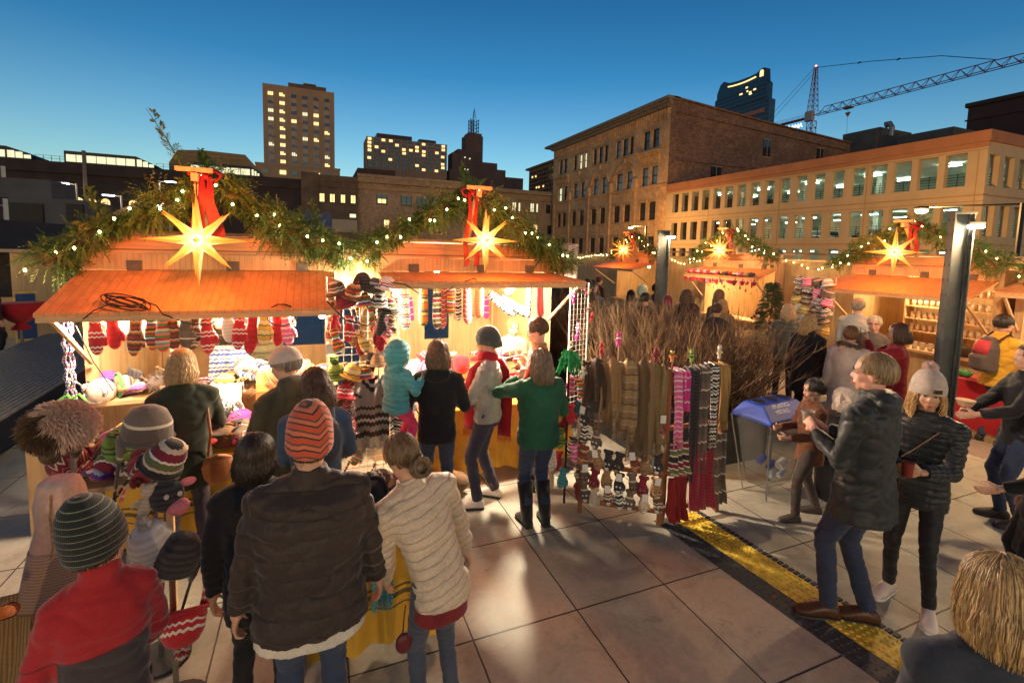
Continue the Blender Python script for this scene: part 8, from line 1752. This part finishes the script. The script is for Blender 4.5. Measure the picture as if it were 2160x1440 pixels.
for i, (x, z, mm) in enumerate(((-7.1, 1.15, 'plain red'), (-6.95, 1.2, 'blue and white'), (-6.8, 1.15, 'white cable'), (-6.6, 1.2, 'teal'), (-6.45, 1.15, 'multicoloured striped'))): item('folded_scarf', '', lambda q: lump(q, random.Random(i), .12, .1, .09), mm, f'{mm} goods on the far left stall counter', 'goods', (x-.9, 15.4, z-.15), group='goods on the far left counter')
t = thing('blackboard', 'blank blue a-frame board with a yellow wood frame at far left', 'board', (-6.5, 14.7, 0), .3); q = MB(); q.box(.04, .46, -.01, .01, .08, 1.15); q.build('panel', M('blue_board', (.015, .05, .16), .5, .2, 3), t)
for b in ((0, .04, 0, 1.2), (.46, .5, 0, 1.2), (.04, .46, 1.151, 1.2), (.04, .46, .04, .079)): q = MB(); q.box(b[0], b[1], -.02, .02, b[2], b[3]); q.build('frame', M('yellow_wood', (.55, .36, .1), .6), t)
t = thing('high_table', 'round high table with a tied red cloth at far left', 'table', (-5.78, 13.3, 0)); q = MB(); q.tube([(0, 0, 0), (0, 0, 1.05)], .03, 8); q.tube([(0, 0, 0), (0, 0, .02)], .25, 16); q.build('pedestal', M('chrome_pole', (.4, .4, .4)), t)
q = MB(); n = 24; vs = []
for z_, r0 in ((1.08, .02), (1.08, .4), (1.0, .41), (.86, .34), (.7, .16), (.64, .07), (.58, .14), (.52, .16)):
    for i in range(n): a = 2*pi*i/n; r1 = r0*(1+.07*sin(i*2.1)*(z_ < 1.0)); vs.append((r1*cos(a), r1*sin(a), z_))
q.add(vs, [(j_*n+i, j_*n+(i+1) % n, (j_+1)*n+(i+1) % n, (j_+1)*n+i) for j_ in range(7) for i in range(n)]); tag(q.build('tablecloth', redc, smooth=True, loc=(-5.78, 13.3, 0), fix=False), 'red cloth tied around the round high table at far left', 'tablecloth')
item('shirt', '', lambda q: (q.box(-.22, .22, -.02, .02, -.62, 0), q.box(-.36, -.2, -.02, .02, -.22, -.02), q.box(.2, .36, -.02, .02, -.22, -.02)), FAB('black_tshirt', (.015, .015, .018)), 'black t-shirt hanging on the tan stall wall at far left', 'shirt', (-5.35, 14.7, 2.05))
# --- cables
q = MB()
for k in range(5):
    q.tube([(-1.42+(.13+.014*k)*cos(a_*.5+k), 4.84-.06+(.06+.01*k)*sin(a_*.5+k*.4), 1.955+(.03+.008*k)*sin(a_*.5+k*.4)) for a_ in range(14)], .005, 5)
q.tube([(-1.3, 4.78, 1.96), (-1.2, 4.715, 1.93), (-1.15, 4.68, 1.86), (-1.0, 4.80, 1.76), (-.85, 4.84, 1.74), (-.7, 4.85, 1.84), (-.5, 4.86, 1.80)], .006, 5); q.tube([(-1.5, 4.76, 1.95), (-1.6, 4.69, 1.9), (-1.74, 4.75, 1.78), (-1.8, 5.2, 1.4), (-1.7, 5.3, 1.1)], .0045, 5)
tag(q.build('cable_coil', darkmetal), 'black cable coil lying on the left awning with its loose end', 'cable')
q = MB(); q.tube([(-.28+.12*cos(a_*.6), 4.75, 1.82+.1*sin(a_*.6)) for a_ in range(14)], .006, 5); q.tube([(-.2, 4.78, 1.9), (-.05, 4.95, 1.84), (.05, 5.05, 1.9)], .004, 5); tag(q.build('cable_coil', darkmetal), 'looped cable at the right end of the left awning', 'cable')
q = MB(); q.tube([(.56, 4.68, 1.85), (.5, 4.66, 2.0), (.6, 4.64, 2.13), (.8, 4.62, 2.1), (.95, 4.62, 2.0), (1.15, 4.64, 1.98), (1.3, 4.66, 2.1), (1.5, 4.66, 2.16), (1.56, 4.66, 2.08)], .006, 5); q.tube([(.1, 4.66, 1.95), (.25, 4.62, 1.78), (.45, 4.6, 1.72), (.58, 4.62, 1.86)], .006, 5); tag(q.build('cable_coil', darkmetal), 'black cable looping along the middle chalet awning edge', 'cable')
# --- litter
for i, (x, y, sz, lab) in enumerate(((2.52, 4.1, .045, 'crumpled pale paper scrap nearest the folding rack foot'), (2.56, 3.52, .028, 'small pale scrap on the slab before the rack'), (2.62, 3.44, .022, 'tiny orange peel scrap by the platform strip'), (3.05, 2.3, .02, 'dry leaf on the slab beside the platform strip'), (1.2, 3.3, .015, 'tiny scrap near the grey jacket man'), (-.3, 3.05, .03, 'cardboard scrap on the ground behind the blonde woman'))):
    q = MB(); lump(q, random.Random(i), sz, sz*.7, .006); tag(q.build('paper_scrap', M('scrap_pale', (.6, .52, .42), .8) if i != 3 else M('leaf_dry', (.2, .1, .04)), smooth=True, loc=(x, y, 0)), lab, 'litter')
